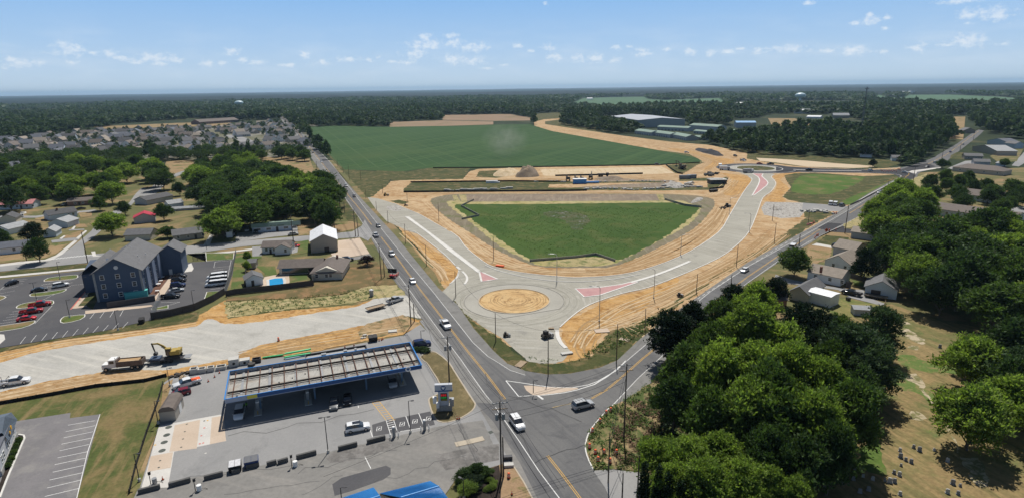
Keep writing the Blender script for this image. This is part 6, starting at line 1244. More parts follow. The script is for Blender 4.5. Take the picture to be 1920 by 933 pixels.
# white domed barns by the right far field
for i, (x, w) in enumerate(((1695, 7), (1705, 12))):
    a = G(x, 177)[:2]; b = G(x+w, 177)[:2]; L = float(np.linalg.norm(b-a)); m = MB(); m.xprism([(0, 0), (L, 0), (L, 10), (L*.85, 17), (L*.15, 17), (0, 10)], 0, 30); o = m.build('hoop_barn', WHITE); o.location = (a[0], a[1], 0); tag(o, ['small', 'wide'][i]+' white rounded barn at the edge of the right far field', 'barn', 'white barns by the far field')
# warehouse and storage sheds
WH = plain('warehouse_wall', (.33, .35, .36), .7); 
a = G(1196, 239)[:2]; b = G(1284, 238)[:2]
def shed3(q, D, h, rh, wm, rm, label, name='storage_building', cat='building', ax='x', ov=.3):
    A, B = G(*q[0])[:2], G(*q[1])[:2]; L = float(np.linalg.norm(B-A)); o = empty(name, (A[0], A[1], 0), atan2(B[1]-A[1], B[0]-A[0]), label, cat, 'storage sheds beyond the haul road' if 'storage' in name else None)
    walls(o, L, D, h, rh, wm, ax); gable_roof(o, L, D, h, rh, rm, ov, ax)
    for k in range(int(L/6)): doorp(o, 3+6*k, 2.6, 2.4, 's', D, L, plain('shutter_grey', (.22, .23, .24), .6)) if h < 6 else None
    return o
shed3(((1196, 240), (1284, 238)), 150, 12, 3, WH, plain('roof_metal', (.42, .43, .45), .4), 'huge grey metal warehouse with a long low roof', 'warehouse', 'warehouse', 'y')
GR = roofmat('green'); GW = wallmat('grey')
shed3(((1190, 251), (1221, 255)), 14, 4.5, 2.2, GW, GR, 'green roofed storage shed, leftmost in the front row of three', ax='x')
shed3(((1222, 254), (1256, 259)), 14, 4.5, 2.2, GW, GR, 'green roofed storage shed, middle of the front row of three')
shed3(((1257, 258), (1286, 264)), 14, 4.5, 2.2, GW, GR, 'green roofed storage shed, rightmost in the front row of three')
shed3(((1232, 244), (1290, 247)), 14, 5, 2.0, GW, GR, 'long green roofed storage building behind the front row')
shed3(((1292, 242), (1345, 246)), 18, 6, 2.4, GW, GR, 'tall green roofed storage building at the right of the yard')
shed3(((1300, 250), (1330, 253)), 10, 3.5, 1.5, GW, GR, 'low pale green storage shed before the tall one')
shed3(((1300, 262), (1330, 264)), 10, 3.5, 1.5, GW, GR, 'pale green shed beside the tree belt')
shed3(((1380, 240), (1417, 240)), 22, 8, 2.0, GW, plain('roof_sky', (.25, .45, .70), .4), 'blue roofed hall behind the trees', 'hall', 'building')
shed3(((1372, 250), (1418, 251)), 12, 3.5, 1.5, wallmat('cream'), GR, 'pale green roofed sheds before the blue roofed hall')
shed3(((375, 234), (448, 229)), 26, 5, 5, plain('school_brick', (.16, .11, .10), .9), roofmat('brown'), 'wide brown roofed school behind the subdivision', 'school_building', 'building')
# water towers and masts
def wtower(px, py, r, z, label):
    g = G(px, py, z); o = empty('water_tower', (g[0], g[1], 0), 0, label, 'water tower', 'water towers above the woods')
    t = MB(); t.ball((0, 0, z), r, 24, 0, .52); t.build('tank', plain('tank_paint', (.52, .66, .70), .4, var=.03), o, True)
    c = MB(); c.tube([(0, 0, z+r*.30), (0, 0, z+r*.46), (0, 0, z+r*.535)], [r*.80, r*.42, .3], 24); c.build('cap', WHITE, o, True)
    MB().cyl(0, 0, 0, z-2, r*.22, r*.2, 14).build('pedestal', MATS['tank_paint'], o); return o
wtower(448, 193, 16, 23, 'white topped water tower over the woods left of the highway'); wtower(1501, 179, 18.5, 24, 'pale blue water tower over the woods at the right')
def mast(px, y0, y1, label, w, name='radio_mast'):
    b = G(px, y0); h = hgt(b, y1); o = empty(name, (b[0], b[1], 0), 0, label, 'mast'); m = MB(); n = 14
    for s in range(3): m.tube([(cos(s*2.09)*w, sin(s*2.09)*w, 0), (cos(s*2.09)*w*.35, sin(s*2.09)*w*.35, h)], w*.13, 4)
    for k in range(n):
        for s in range(3):
            f = lambda t, q: (cos(q*2.09)*w*(1-.65*t), sin(q*2.09)*w*(1-.65*t), h*t); m.tube([f(k/n, s), f((k+1)/n, s+1)], w*.07, 3)
    m.build('lattice', plain('mast_grey', (.16, .17, .18), .6), o); MB().box(0, 0, h*.97, w*2.2, w*2.2, w*.9).build('antenna', GREYM, o); return o
mast(1612, 264, 163, 'dark lattice communications mast rising from the woods', 1.3); mast(187, 176, 153, 'thin red lattice mast on the left horizon', 4.0)
# ================================================================== PETROL STATION
CA = G(423, 755, 4.6)[:2]; CB = G(790, 690, 4.6)[:2]; cz = atan2(CB[1]-CA[1], CB[0]-CA[0]); CL = float(np.linalg.norm(CB-CA)); CDp = 13.0
cn = empty('station_canopy', (CA[0], CA[1], .14), cz, 'long flat petrol station canopy with blue fascia and open roof framing', 'canopy')
BLUE = plain('fascia_blue', (.008, .075, .24), .35, var=.04); BLUEL = plain('fascia_light_blue', (.03, .22, .58), .35, var=.04); PALE = plain('fascia_pale', (.34, .40, .52), .4, var=.04); YEL = plain('fascia_yellow', (.62, .55, .06), .4, var=.04)
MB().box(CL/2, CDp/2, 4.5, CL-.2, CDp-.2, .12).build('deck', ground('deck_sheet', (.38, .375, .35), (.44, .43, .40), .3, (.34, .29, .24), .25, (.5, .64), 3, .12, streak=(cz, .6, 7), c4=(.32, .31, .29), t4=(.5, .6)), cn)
m = MB(); m.box(CL/2+3, -.08, 4.95, CL-6+.2, .12, .9).box(CL+.05, CDp/2, 4.95, .12, CDp, .9).box(CL/2, CDp+.05, 4.95, CL, .12, .9); m.build('fascia', BLUE, cn)
MB().box(2.0, -.08, 4.95, 4.0, .12, .9).box(-.05, CDp/2, 4.95, .12, CDp, .9).build('fascia_end', PALE, cn); MB().box(5.0, -.085, 4.95, 1.9, .12, .9).build('fascia_stripe', YEL, cn)
MB().box(CL/2, CDp/2, 4.40, CL-.3, CDp-.3, .04).build('shade_soffit', plain('soffit_shade_dark', (.06, .065, .075), .8), cn)  # dark underside panel, added to deepen the shade below the canopy
MB().box(CL/2, CDp-.03, 5.0, CL-.2, .03, .7).box(CL/2, .0, 5.0, CL-.2, .02, .7).build('fascia_backing', plain('backing_grey', (.26, .28, .31), .6), cn)
MB().box(CL/2, -.12, 5.42, CL+.3, .2, .07).box(CL/2, CDp+.1, 5.42, CL+.3, .2, .07).box(CL+.1, CDp/2, 5.42, .2, CDp+.1, .07).box(-.1, CDp/2, 5.42, .2, CDp+.1, .07).build('fascia_cap', BLUEL, cn)
MB().box(CL/2, -.13, 4.52, CL, .06, .12).build('light_strip', PALE, cn)
RUST = plain('rusty_steel', (.12, .06, .04), .85, var=.4, scale=2)
m = MB(); [m.box(CL/2, y, 4.95, CL-.3, .32, .34) for y in (3.4, 9.6)]; m.build('main_beam', plain('beam_dark', (.03, .026, .024), .8), cn)
for k in range(16):
    MB().box(1.2+k*(CL-2.4)/15, CDp/2, 4.86, .17, CDp-.3, .24).build('cross_beam', RUST, cn)
m = MB()
for y in (2.2, 8.3): m.box(CL/2, y, 4.75, CL-.4, .08, .1)
for k in range(7): m.box(2.8+k*5.4, CDp/2, 4.7, .5, CDp-.4, .08)
m.build('conduit', GREYM, cn)
m = MB()
for k in range(17):
    for y in (.6, CDp-.6): m.tube([(1+k*2.3, y, 4.6), (1+k*2.3, y+(-.5 if y < 1 else .5), 5.3)], .04, 4)
for k in range(14): m.box(2+k*2.7, 2+((k*37) % 9), 4.62, .28, .28, .12)
m.build('bracing', DSTEEL, cn)
for x in (6, 17, 28, 36):
    for y in (3.4, 9.6): MB().box(x, y, 2.25, .36, .36, 4.4).build('column', plain('column_blue', (.12, .2, .3), .5), cn)
for lx, sd in ((CL-3.0, 0),):
    lg = MB(); lg.tube([(lx, -.16, 4.97), (lx, -.24, 4.97)], .62, 24); o = lg.build('emblem', WHITE, cn); r_ = MB()
    r_.add([(lx+a, -.26, 4.97+b) for a, b in ((-.34, .28), (-.12, .34), (0, .12), (.12, .34), (.34, .28), (.3, -.02), (0, -.36), (-.3, -.02))], [(0, 1, 2, 7), (2, 3, 4, 5), (7, 2, 5, 6)]); r_.build('emblem_mark', BLUE, o)
def local(o, x, y): c, s = cos(o.rotation_euler.z), sin(o.rotation_euler.z); return (o.location.x+c*x-s*y, o.location.y+s*x+c*y)
for i, (x, y) in enumerate(((5.5, 3.2), (15.5, 3.6), (36.0, 4.6), (5.5, 9.5), (36, 10))):
    q = local(cn, x, y); o = empty('fuel_pump', (*q, .15), cz, 'grey fuel pump under the canopy, %s of the forecourt' % ['left front', 'middle front', 'right front', 'left rear', 'right rear'][i], 'fuel pump', 'fuel pumps under the canopy')
    MB().box(0, 0, 1.0, .6, 1.0, 1.8).build('body', GREYM, o); MB().box(0, 0, 2.0, .7, 1.1, .22).build('head', WHITE, o); MB().box(0, 0, .08, 1.5, 5.2, .16).build('island', CONCB, o)
    MB().tube([(.34, .3, 1.5), (.6, .3, 1.0), (.5, .3, .6), (.34, .3, .9)], .03, 4).build('hose', BLACK, o)
    for s in (-2.3, 2.3): MB().cyl(0, s, .1, 1.0, .09, .09, 8).build('bollard', YELM, o)
# store behind the canopy
q = local(cn, 16, 12); o = empty('station_store', (*q, .15), cz, 'low flat roofed station store behind the canopy', 'shop')
MB().box(7, 3.5, 1.8, 14, 6, 3.6).build('wall', wallmat('beige'), o); MB().box(7, 3.5, 3.66, 13.4, 5.4, .1).build('roof', roofmat('pale grey'), o)
m = MB().box(7, .45, 3.85, 14.3, .2, .6).box(7, 6.55, 3.85, 14.3, .2, .6).box(-.05, 3.5, 3.85, .2, 6, .6).box(14.05, 3.5, 3.85, .2, 6, .6); m.build('parapet', DSTEEL, o)
for x, w_ in ((4, 1.1), (9, .8), (11.4, .5)): MB().box(x, 4.5, 4.1, w_, .8, .8).build('roof_unit', GREYM, o)
for x in (2.2, 5.4, 8.6, 11.8): window(o, x, 1.6, 2.4, 1.8, 's', 6, 14)
m = MB()
for x, z in ((2, 1.7), (5.2, 1.4), (8.8, 1.9), (9.6, 1.2), (12, 1.7)): m.box(x, .36, z, .7, .03, .8)
m.build('poster', plain('poster_print', (.5, .5, .35), .6, var=.6, scale=4), o)
# big sign
sb = G(*Z(*C1, (370, 620))[0])[:2]; sr = radians(3)
sg = empty('station_sign', (sb[0]-.3, sb[1]+.9, .15), sr, 'large white and grey petrol station sign with red and green prices', 'sign')
k_ = hgt(np.array([sb[0], sb[1]]), Z(*C1, (350, 285))[0][1])
PAN = plain('sign_panel', (.50, .52, .56), .4, var=.03)
MB().box(0, 0, k_-.9, 3.6, .8, 1.5).build('header', PAN, sg); MB().box(0, -.02, k_-1.55, 3.64, .84, .26).build('header_stripe', BLUE, sg)
MB().box(-.1, .05, (k_-1.7)/2, 2.2, .6, k_-1.7).build('price_tower', PAN, sg)
MB().box(0, .1, .6, 3.2, 1.2, 1.2).build('base', plain('stone_base', (.34, .33, .31), .9, var=.3, scale=3), sg)
MB().box(0, -.28, k_-3.0, 1.35, .1, 1.7).build('price_panel', BLACK, sg)
RL = plain('led_red', (.8, .02, .03), .4, emit=.5); GL_ = plain('led_green', (.03, .5, .08), .4, emit=.3)
for mt, zz, hh in ((RL, k_-2.55, .4), (GL_, k_-3.12, .34)):      # lit price figures, unreadable at this distance
    m = MB()
    for x in (-.42, -.02, .36): m.box(x-.11, -.35, zz, .06, .03, hh).box(x+.11, -.35, zz, .06, .03, hh).box(x, -.35, zz+hh/2-.03, .2, .03, .06).box(x, -.35, zz-.01, .16, .03, .05).box(x, -.35, zz-hh/2+.03, .2, .03, .06)
    m.build('price_figures', mt, sg); MB().box(0, -.34, k_-3.62, 1.2, .03, .22).build('price_stripe', YEL, sg)
hd = MB(); hd.tube([(-.05, -.41, k_-.85), (-.05, -.47, k_-.85)], .52, 24); e = hd.build('emblem', BLUE, sg)
r_ = MB(); r_.add([(-.05+a*.95, -.49, k_-.87+b*.95) for a, b in ((-.34, .28), (-.12, .34), (0, .12), (.12, .34), (.34, .28), (.3, -.02), (0, -.36), (-.3, -.02))], [(0, 1, 2, 7), (2, 3, 4, 5), (7, 2, 5, 6)]); r_.build('emblem_mark', WHITE, e)
for i, (x, z, s) in enumerate(((-1.9, 2.6, .7), (1.6, 2.0, .85), (-1.3, 1.4, .6))):
    m = MB().box(x, -.5, z, s, s, s*1.7); m.box(x, -.5, z+s*.95, s*1.15, s*1.15, .18); m.build('side_cabinet', GREYM if i == 1 else WHITE, sg)
# blue metal roofs at the bottom
def blueroof(pts, z, label):
    w = [G(*p, z) for p in pts]; a = w[0]; o = empty('metal_roof_building', (a[0], a[1], 0), 0, label, 'building', 'blue ribbed metal roofs at the bottom edge')
    return o, [p-np.array([a[0], a[1], 0]) for p in w]
BR = plain('roof_bright_blue', (.05, .27, .62), .4, var=.05)
def ribroof(pl, pr, sl, sr_, zr, ze, label):      # ridge left/right px, eave left/right px
    R0, R1 = G(*pl, zr), G(*pr, zr); E0_, E1_ = G(*sl, ze), G(*sr_, ze); a = E0_.copy(); a[2] = 0
    o = empty('metal_roof_building', tuple(a), 0, label, 'building', 'blue ribbed metal roofs at the bottom edge')
    v = [p-a for p in (R0, R1, E1_, E0_)]; F0, F1 = v[0]*2-v[3], v[1]*2-v[2]; F0[2] = F1[2] = ze; F = [F0, F1]
    m = MB(); m.add([tuple(p) for p in v]+[tuple(p) for p in F], [(0, 3, 2, 1), (0, 1, 5, 4)]); m.build('roof', BR, o)
    n = 34; rb = MB()
    for k in range(n+1):
        t = k/n; rb.tube([v[0]*(1-t)+v[1]*t+[0, 0, .03], v[3]*(1-t)+v[2]*t+[0, 0, .03]], .05, 4).tube([v[0]*(1-t)+v[1]*t+[0, 0, .03], F0*(1-t)+F1*t+[0, 0, .03]], .05, 4)
    rb.build('roof_rib', BR, o); MB().tube([v[0]+[0, 0, .05], v[1]+[0, 0, .05]], .12, 6).build('ridge_cap', plain('ridge_pale_blue', (.2, .45, .8), .4), o)
    wl = MB(); c = [v[3], v[2], F1, F0]; wl.add([(p[0], p[1], 0) for p in c]+[(p[0], p[1], ze-.1) for p in c], [(0, 1, 5, 4), (1, 2, 6, 5), (2, 3, 7, 6), (3, 0, 4, 7)]); wl.build('wall', wallmat('cream'), o)
ribroof((752, 932), (823, 911), (712, 924), (806, 901), 4.6, 3.9, 'wide blue ribbed roof, right one of two at the bottom edge')
ribroof((660, 946), (712, 929), (640, 933), (700, 913), 4.2, 3.6, 'lower blue ribbed roof, left one of two at the bottom edge')
# building at the left bottom edge
q = [G(*p)[:2] for p in Z(0, 780, 6.1, (25, 690), (205, 235))]; L_ = float(np.linalg.norm(q[1]-q[0])); o = empty('shop_building', (q[0][0], q[0][1], .1), atan2(q[1][1]-q[0][1], q[1][0]-q[0][0]), 'grey blue shop with stone base and white windows at the left edge', 'shop')
walls(o, L_, 14, 4.2, 0.1, wallmat('grey'), 'x'); MB().box(L_/2, -.04, .5, L_, .12, 1).build('stone_base', MATS['stone_base'], o)
m = MB(); m.add([(L_*.45, -.5, 3.4), (L_+.4, -.5, 3.4), (L_+.4, .1, 5.2), (L_*.72, .1, 6.6), (L_*.45, .1, 5.2), (L_*.45, 14, 5.2), (L_+.4, 14, 5.2), (L_*.72, 14, 6.6)], [(0, 1, 2, 3, 4), (4, 3, 7, 5), (3, 2, 6, 7)]); m.build('gable', plain('gable_slate', (.10, .13, .17), .6), o)
MB().box(L_/2, 7, 4.5, L_+.4, 14.4, .25).build('roof', roofmat('slate'), o)
for x in (L_*.16, L_*.2+1, L_*.5, L_*.5+1.2, L_*.86): window(o, x, 2.2, .9, 1.3, 's', 14, L_)
m = MB(); GO = plain('sign_gold', (.65, .35, .03), .4)
m.tube([(L_*.66, -.5, 4.5), (L_*.66, -.62, 4.5)], .42, 14).tube([(L_*.57, -.5, 4.1), (L_*.57, -.62, 4.1)], .36, 14); m.build('emblem', GO, o)
for i in range(9):
    t = i/8; p = np.array(Z(0, 780, 6.1, (95, 590))[0])*(1-t)+np.array(Z(0, 780, 6.1, (215, 290))[0])*t; g = G(*p); tree_xy(g[0], g[1], 1.1, .75, 'darkmid' if i % 2 else 'mid', 'clipped round shrub, %s from the bottom in the bed by the left shop' % ORD[i], 'round shrubs by the left shop', name='shrub', cat='shrub')
# shed with rounded roof
A = G(*Z(*B2, (1170, 385))[0])[:2]; Bq = G(*Z(*B2, (1285, 370))[0])[:2]; L_ = float(np.linalg.norm(Bq-A)); o = empty('shed', (A[0], A[1], .15), atan2(Bq[1]-A[1], Bq[0]-A[0]), 'brown shed with rounded shingle roof at the forecourt edge', 'shed')
MB().box(L_/2, 3, 1.15, L_, 6, 2.3).build('wall', wallmat('beige'), o)
m = MB(); pr = [(-.15, 2.25), (.2, 2.9), (L_*.3, 3.3), (L_*.7, 3.3), (L_-.2, 2.9), (L_+.15, 2.25)]; m.xprism(pr, -.15, 6.2); m.build('roof', roofmat('brown'), o)
doorp(o, 3.5, 1.6, 2.0, 'e', 6, L_, WHITE)
# ================================================================== VEHICLES
TRAF = 'cars driving on the main highway'
for k, c, a, b, l in [('suv', 'white', (962, 787), (978, 809), 'white car driving towards the junction past the transformer pole'), ('pickup', 'white', (829, 604), (842, 620), 'white pickup with dark bed beside the forecourt entrance'),
    ('sedan', 'white', (770, 524), (777, 535), 'white sedan on the highway above the parked flatbed truck'), ('suv', 'silver', (731, 474), (738, 484), 'silver car on the highway behind the white sedan'), ('pickup', 'white', (709, 448), (700, 439), 'white pickup on the highway opposite the concrete pad'),
    ('sedan', 'grey', (706, 421), (713, 430), 'dark grey sedan on the highway beyond the white pickup'), ('sedan', 'black', (662, 366), (667, 373), 'dark sedan on the highway beside the wood'), ('suv', 'silver', (647, 347), (651, 353), 'silver car on the highway where the field track joins'),
    ('suv', 'white', (601, 302), (604, 307), 'white car on the highway left of the field'), ('sedan', 'grey', (589, 289), (585, 285), 'grey car on the highway near the pale field corner'), ('suv', 'white', (574, 266), (577, 271), 'white car, farthest white one on the highway'),
    ('sedan', 'black', (573, 260), (577, 264), 'black car just beyond the farthest white car'), ('sedan', 'black', (568, 262), (565, 258), 'black car in the oncoming lane far up the highway'), ('sedan', 'dark blue', (561, 247), (564, 250), 'dark car far up the highway near the field corner'), ('sedan', 'black', (559, 244), (557, 241), 'dark car far up the highway, outer lane'),
    ('sedan', 'grey', (549, 238), (551, 241), 'tiny grey car near the end of the highway'), ('sedan', 'black', (553, 236), (551, 233), 'tiny dark car near the end of the highway'), ('sedan', 'black', (543, 231), (545, 234), 'last tiny dark car before the woods')]:
    veh(k, c, a, b, l, TRAF)
veh('suv', 'silver', (1074, 768), (1112, 759), 'silver car with white roof rack turning at the junction', 'cars on the side road', 'rack')
veh('suv', 'dark blue', (777, 650), (805, 646), 'dark blue car turning into the forecourt', None)
veh('suv', 'white', (652, 810), (690, 803), 'white car with black sunroof parked near the kerb blocks', None, 'sunroof')
veh('suv', 'white', (452, 766), (447, 793), 'white car facing the camera under the left end of the canopy', 'cars under the canopy')
veh('suv', 'silver', (733, 708), (739, 734), 'silver car facing the camera under the right end of the canopy', 'cars under the canopy')
veh('sedan', 'grey', (628, 750), (626, 772), 'dark grey car half in shadow before the store', 'cars under the canopy')
veh('hatchback', 'black', (653, 742), (651, 766), 'black car half in shadow, right one of the pair before the store', 'cars under the canopy')
veh('pickup', 'white', (372, 717), (330, 729), 'white pickup loaded with orange gear beside the red hatchback', None, 'cargo')
veh('hatchback', 'maroon', (356, 736), (324, 744), 'dark red hatchback beside the loaded white pickup', None)
veh('pickup', 'white', (5, 724), (54, 716), 'white pickup with black ladder rack on the gravel road', None, 'ladder')
HG = 'cars parked round the blue building'
for k, c, a, b, l in [('hatchback', 'black', (35, 530), (10, 537), 'black hatchback in the upper left stall'), ('sedan', 'black', (62, 548), (86, 544), 'black sedan beside the planted island'), ('suv', 'white', (101, 540), (128, 535), 'white car next to the black sedan in the car park'),
    ('pickup', 'red', (57, 577), (95, 571), 'red pickup nearest the planted island'), ('pickup', 'red', (41, 590), (79, 584), 'red pickup, middle of the three red vehicles'), ('sedan', 'bright red', (35, 602), (66, 598), 'bright red sedan below the two red pickups'),
    ('sedan', 'black', (325, 520), (350, 519), 'black sedan, back one of the row by the blue building'), ('suv', 'black', (323, 529), (348, 527), 'black car, second from the back by the blue building'), ('suv', 'dark blue', (321, 539), (347, 536), 'dark blue car, middle of the row by the blue building'),
    ('sedan', 'silver', (318, 549), (344, 545), 'silver sedan, second from the front by the blue building')]: veh(k, c, a, b, l, HG)
veh('pickup', 'black', (300, 560), (340, 557), 'dark pickup, front one of the row by the blue building', HG)
for i, (a, b) in enumerate((((412, 521), (394, 523)), ((411, 528), (392, 530)), ((410, 535), (391, 537)), ((421, 519.5), (404, 521.5)), ((422, 526.5), (402, 528.5)), ((422, 533.5), (402, 536)))):
    veh('van', 'white', a, b, 'white van, %s of the %s pair column right of the blue building' % (['back', 'middle', 'front'][i % 3], ['left', 'right'][i//3]), 'white vans in paired stalls')
LG = 'cars parked at the laundry and along the side street'
for k, c, a, b, l in [('van', 'silver', (464, 430), (463, 436), 'silver van at the left of the laundry car park'), ('pickup', 'black', (481, 433), (479, 440), 'black pickup before the laundry'), ('sedan', 'white', (494, 429), (493, 436), 'white sedan before the laundry'),
    ('suv', 'white', (525, 426), (524, 433), 'white car right of the laundry door'), ('van', 'silver', (536, 425), (535, 432), 'silver van at the right end of the laundry'), ('sedan', 'maroon', (548, 423), (548, 430), 'dark red car at the right corner of the laundry'), ('sedan', 'silver', (540, 442), (560, 440), 'silver car parked parallel to the side street'),
    ('suv', 'grey', (420, 444), (441, 442), 'dark grey car beside the small white shed'), ('suv', 'black', (421, 440), (441, 438), 'black car partly behind the dark grey one'), ('hatchback', 'bright red', (548, 463), (558, 463), 'bright red car beside the cottage with the brown gable'), ('suv', 'black', (640, 490), (663, 488), 'black long car parked by the bungalow'),
    ('suv', 'white', (45, 407), (24, 409), 'white car in the drive below the pink roofed house'), ('sedan', 'black', (145, 394), (160, 392), 'black sedan on the street by the brick rancher'), ('pickup', 'silver', (118, 387), (127, 384), 'silver pickup beside the brick rancher'), ('suv', 'white', (270, 380), (283, 378), 'white car in the street near the wood')]: veh(k, c, a, b, l, LG)
RG2 = 'vehicles on the second road and far junction'
for k, c, a, b, l in [('sedan', 'white', (1403, 505), (1389, 513), 'white sedan on the second road behind the junction trees'), ('van', 'white', (1482, 470), (1492, 462), 'dark based white box van on the second road'), ('suv', 'silver', (1653, 360), (1643, 366), 'silver car on the second road past the field triangle'), ('sedan', 'black', (1663, 362), (1674, 356), 'black car passing the silver one on the second road'),
    ('van', 'white', (1554, 388), (1561, 380), 'white van, leftmost at the gravel drive'), ('van', 'white', (1563, 388), (1570, 382), 'white van with blue window at the gravel drive'), ('suv', 'grey', (1575, 388), (1582, 386), 'grey car at the gravel drive'),
    ('pickup', 'black', (1510, 321), (1524, 320), 'black pickup on the new asphalt link'), ('suv', 'white', (1627, 322), (1637, 321), 'white car on the new asphalt link'), ('sedan', 'white', (1693, 324), (1701, 325), 'white sedan at the far junction'), ('sedan', 'black', (1743, 314), (1733, 315), 'black car beyond the far junction'), ('suv', 'white', (1749, 308), (1756, 304), 'white car on the road beyond the junction'),
    ('sedan', 'dark blue', (1779, 287), (1784, 285), 'dark blue car further up the far road'), ('sedan', 'grey', (1803, 273), (1808, 271), 'grey car near the road bend'), ('pickup', 'black', (1389, 301), (1398, 302), 'black pickup on the haul road end'), ('suv', 'black', (1376, 293), (1381, 294), 'small dark vehicle beside the asphalt heap'), ('suv', 'white', (1388, 302), (1397, 303), 'white vehicle above the far roundabout'),
    ('sedan', 'red', (1420, 308), (1428, 308), 'dark red car on the far roundabout'), ('pickup', 'black', (1440, 309), (1449, 309), 'dark pickup on the far roundabout edge'), ('suv', 'white', (1284, 287), (1291, 287), 'pale pickup like car on the haul road edge'), ('suv', 'grey', (1228, 310), (1237, 310), 'grey car at the field corner beside the spoil'),
    ('sedan', 'silver', (1772, 256), (1778, 256), 'silver car, left of the parked group at the bend'), ('sedan', 'grey', (1784, 256), (1790, 256), 'grey car, right of the parked group at the bend'), ('suv', 'white', (1690, 408), (1696, 402), 'white car before the nearest long building'), ('suv', 'silver', (1780, 412), (1788, 413), 'silver car at the wall of the nearest long building'), ('suv', 'black', (1563, 465), (1572, 462), 'black car in the drive of the farthest white row house')]: veh(k, c, a, b, l, RG2)
veh('pickup', 'black', (1612, 556), (1580, 549), 'black pickup with load in the drive of the white houses', None, 'cargo')
# flatbed pickup and its trailer
veh('pickup', 'silver', (724, 572), (758, 560), 'silver flatbed pickup pulling a low trailer at the roadside', None, 'cargo')
def trailer(a, b, w, L, label, col=DSTEEL, name='flat_trailer', deck=.7):
    A, B = G(*a)[:2], G(*b)[:2]; c = (A+B)/2; o = empty(name, (c[0], c[1], .12), atan2(B[1]-A[1], B[0]-A[0]), label, 'trailer')
    MB().box(0, 0, deck, L, w, .14).build('deck', WOODL if col is DSTEEL else col, o); MB().box(0, w/2, deck+.12, L, .08, .2).box(0, -w/2, deck+.12, L, .08, .2).build('side_rail', col, o)
    MB().tube([(L/2, w*.3, deck), (L/2+1.5, 0, .5), (L/2, -w*.3, deck)], .06, 4).build('tongue', col, o)
    for x in (-.5, .4):
        for s in (-1, 1): t = MB(); t.tube([(x, s*(w/2+.02), .36), (x, s*(w/2+.22), .36)], .35, 10); t.build('wheel', TYRE, o)
    return o
trailer((688, 584), (722, 575), 2.2, 6, 'empty low flat trailer behind the silver flatbed pickup'); trailer((1660, 562), (1625, 556), 2.2, 6, 'black flat trailer before the pale blue garage')
# dump truck, trailer and excavator
A, B = G(264, 688)[:2], G(200, 694)[:2]; dt = empty('dump_truck', (*((A+B)/2), .13), atan2(B[1]-A[1], B[0]-A[0]), 'white dump truck with long brown tipper body on the gravel road', 'truck'); BRN = plain('tipper_rust', (.16, .12, .10), .8, var=.3, scale=2)
MB().box(3.3, 0, 1.35, 1.7, 1.9, .9).box(3.95, 0, 1.1, .5, 2.2, .9).build('bonnet', WHITE, dt); MB().box(1.9, 0, 1.9, 1.5, 2.2, 2.0).build('cab', WHITE, dt)
MB().box(2.66, 0, 2.3, .04, 1.8, .8).box(1.9, 1.11, 2.3, 1.0, .04, .7).box(1.9, -1.11, 2.3, 1.0, .04, .7).build('windows', GLASS, dt); MB().box(-.5, 0, .75, 8, .9, .25).build('chassis', BLACK, dt)
m = MB().box(-1.9, 1.15, 1.7, 5.6, .12, 1.3).box(-1.9, -1.15, 1.7, 5.6, .12, 1.3).box(.9, 0, 1.9, .14, 2.4, 1.7).box(-4.7, 0, 1.7, .14, 2.4, 1.3).box(-1.9, 0, 1.2, 5.6, 2.3, .12); [m.box(-4+k*1.1, s*1.24, 1.7, .14, .1, 1.3) for k in range(5) for s in (-1, 1)]; m.build('tipper_body', BRN, dt)
MB().box(-1.6, 0, 1.7, 4.6, 1.9, .9).build('load', MATS['dirt_tan'], dt); MB().tube([(1.05, .95, 1.2), (1.05, .95, 3.4)], .08, 6).build('exhaust', STEEL, dt)
for x in (3.4, -2.3, -3.6):
    for s in (-1, 1): t = MB(); t.tube([(x, s*.85, .52), (x, s*1.15, .52)], .52, 14, 0); t.tube([(x, s*1.0, .52), (x, s*1.17, .52)], .26, 10, 1); t.build('wheel', [TYRE, RIM], dt)
for s in (-1, 1): MB().box(4.22, s*.8, 1.2, .06, .3, .22).build('headlight', LAMPW, dt)
rzt = dt.rotation_euler.z
ct = empty('equipment_trailer', (*G(312, 678)[:2], .13), rzt, 'dark equipment trailer hitched behind the dump truck', 'trailer')
MB().box(-.5, 0, .85, 8.5, 2.4, .25).box(4.3, 0, .85, 1.4, 1.2, .2).build('deck', DSTEEL, ct); MB().tube([(4.5, .5, .8), (7, 0, .8), (4.5, -.5, .8)], .09, 4).build('drawbar', DSTEEL, ct)
MB().box(2.2, 0, 1.2, 2.4, 2.2, .45).build('attachment', plain('attachment_blue', (.06, .09, .15), .5), ct); MB().box(-5.1, 0, 1.0, 1.6, 2.3, .12, rx=0).build('ramp', GREYM, ct)
for x in (-1.5, -.4, .7):
    for s in (-1, 1): t = MB(); t.tube([(x, s*.95, .42), (x, s*1.25, .42)], .42, 12); t.build('wheel', TYRE, ct)
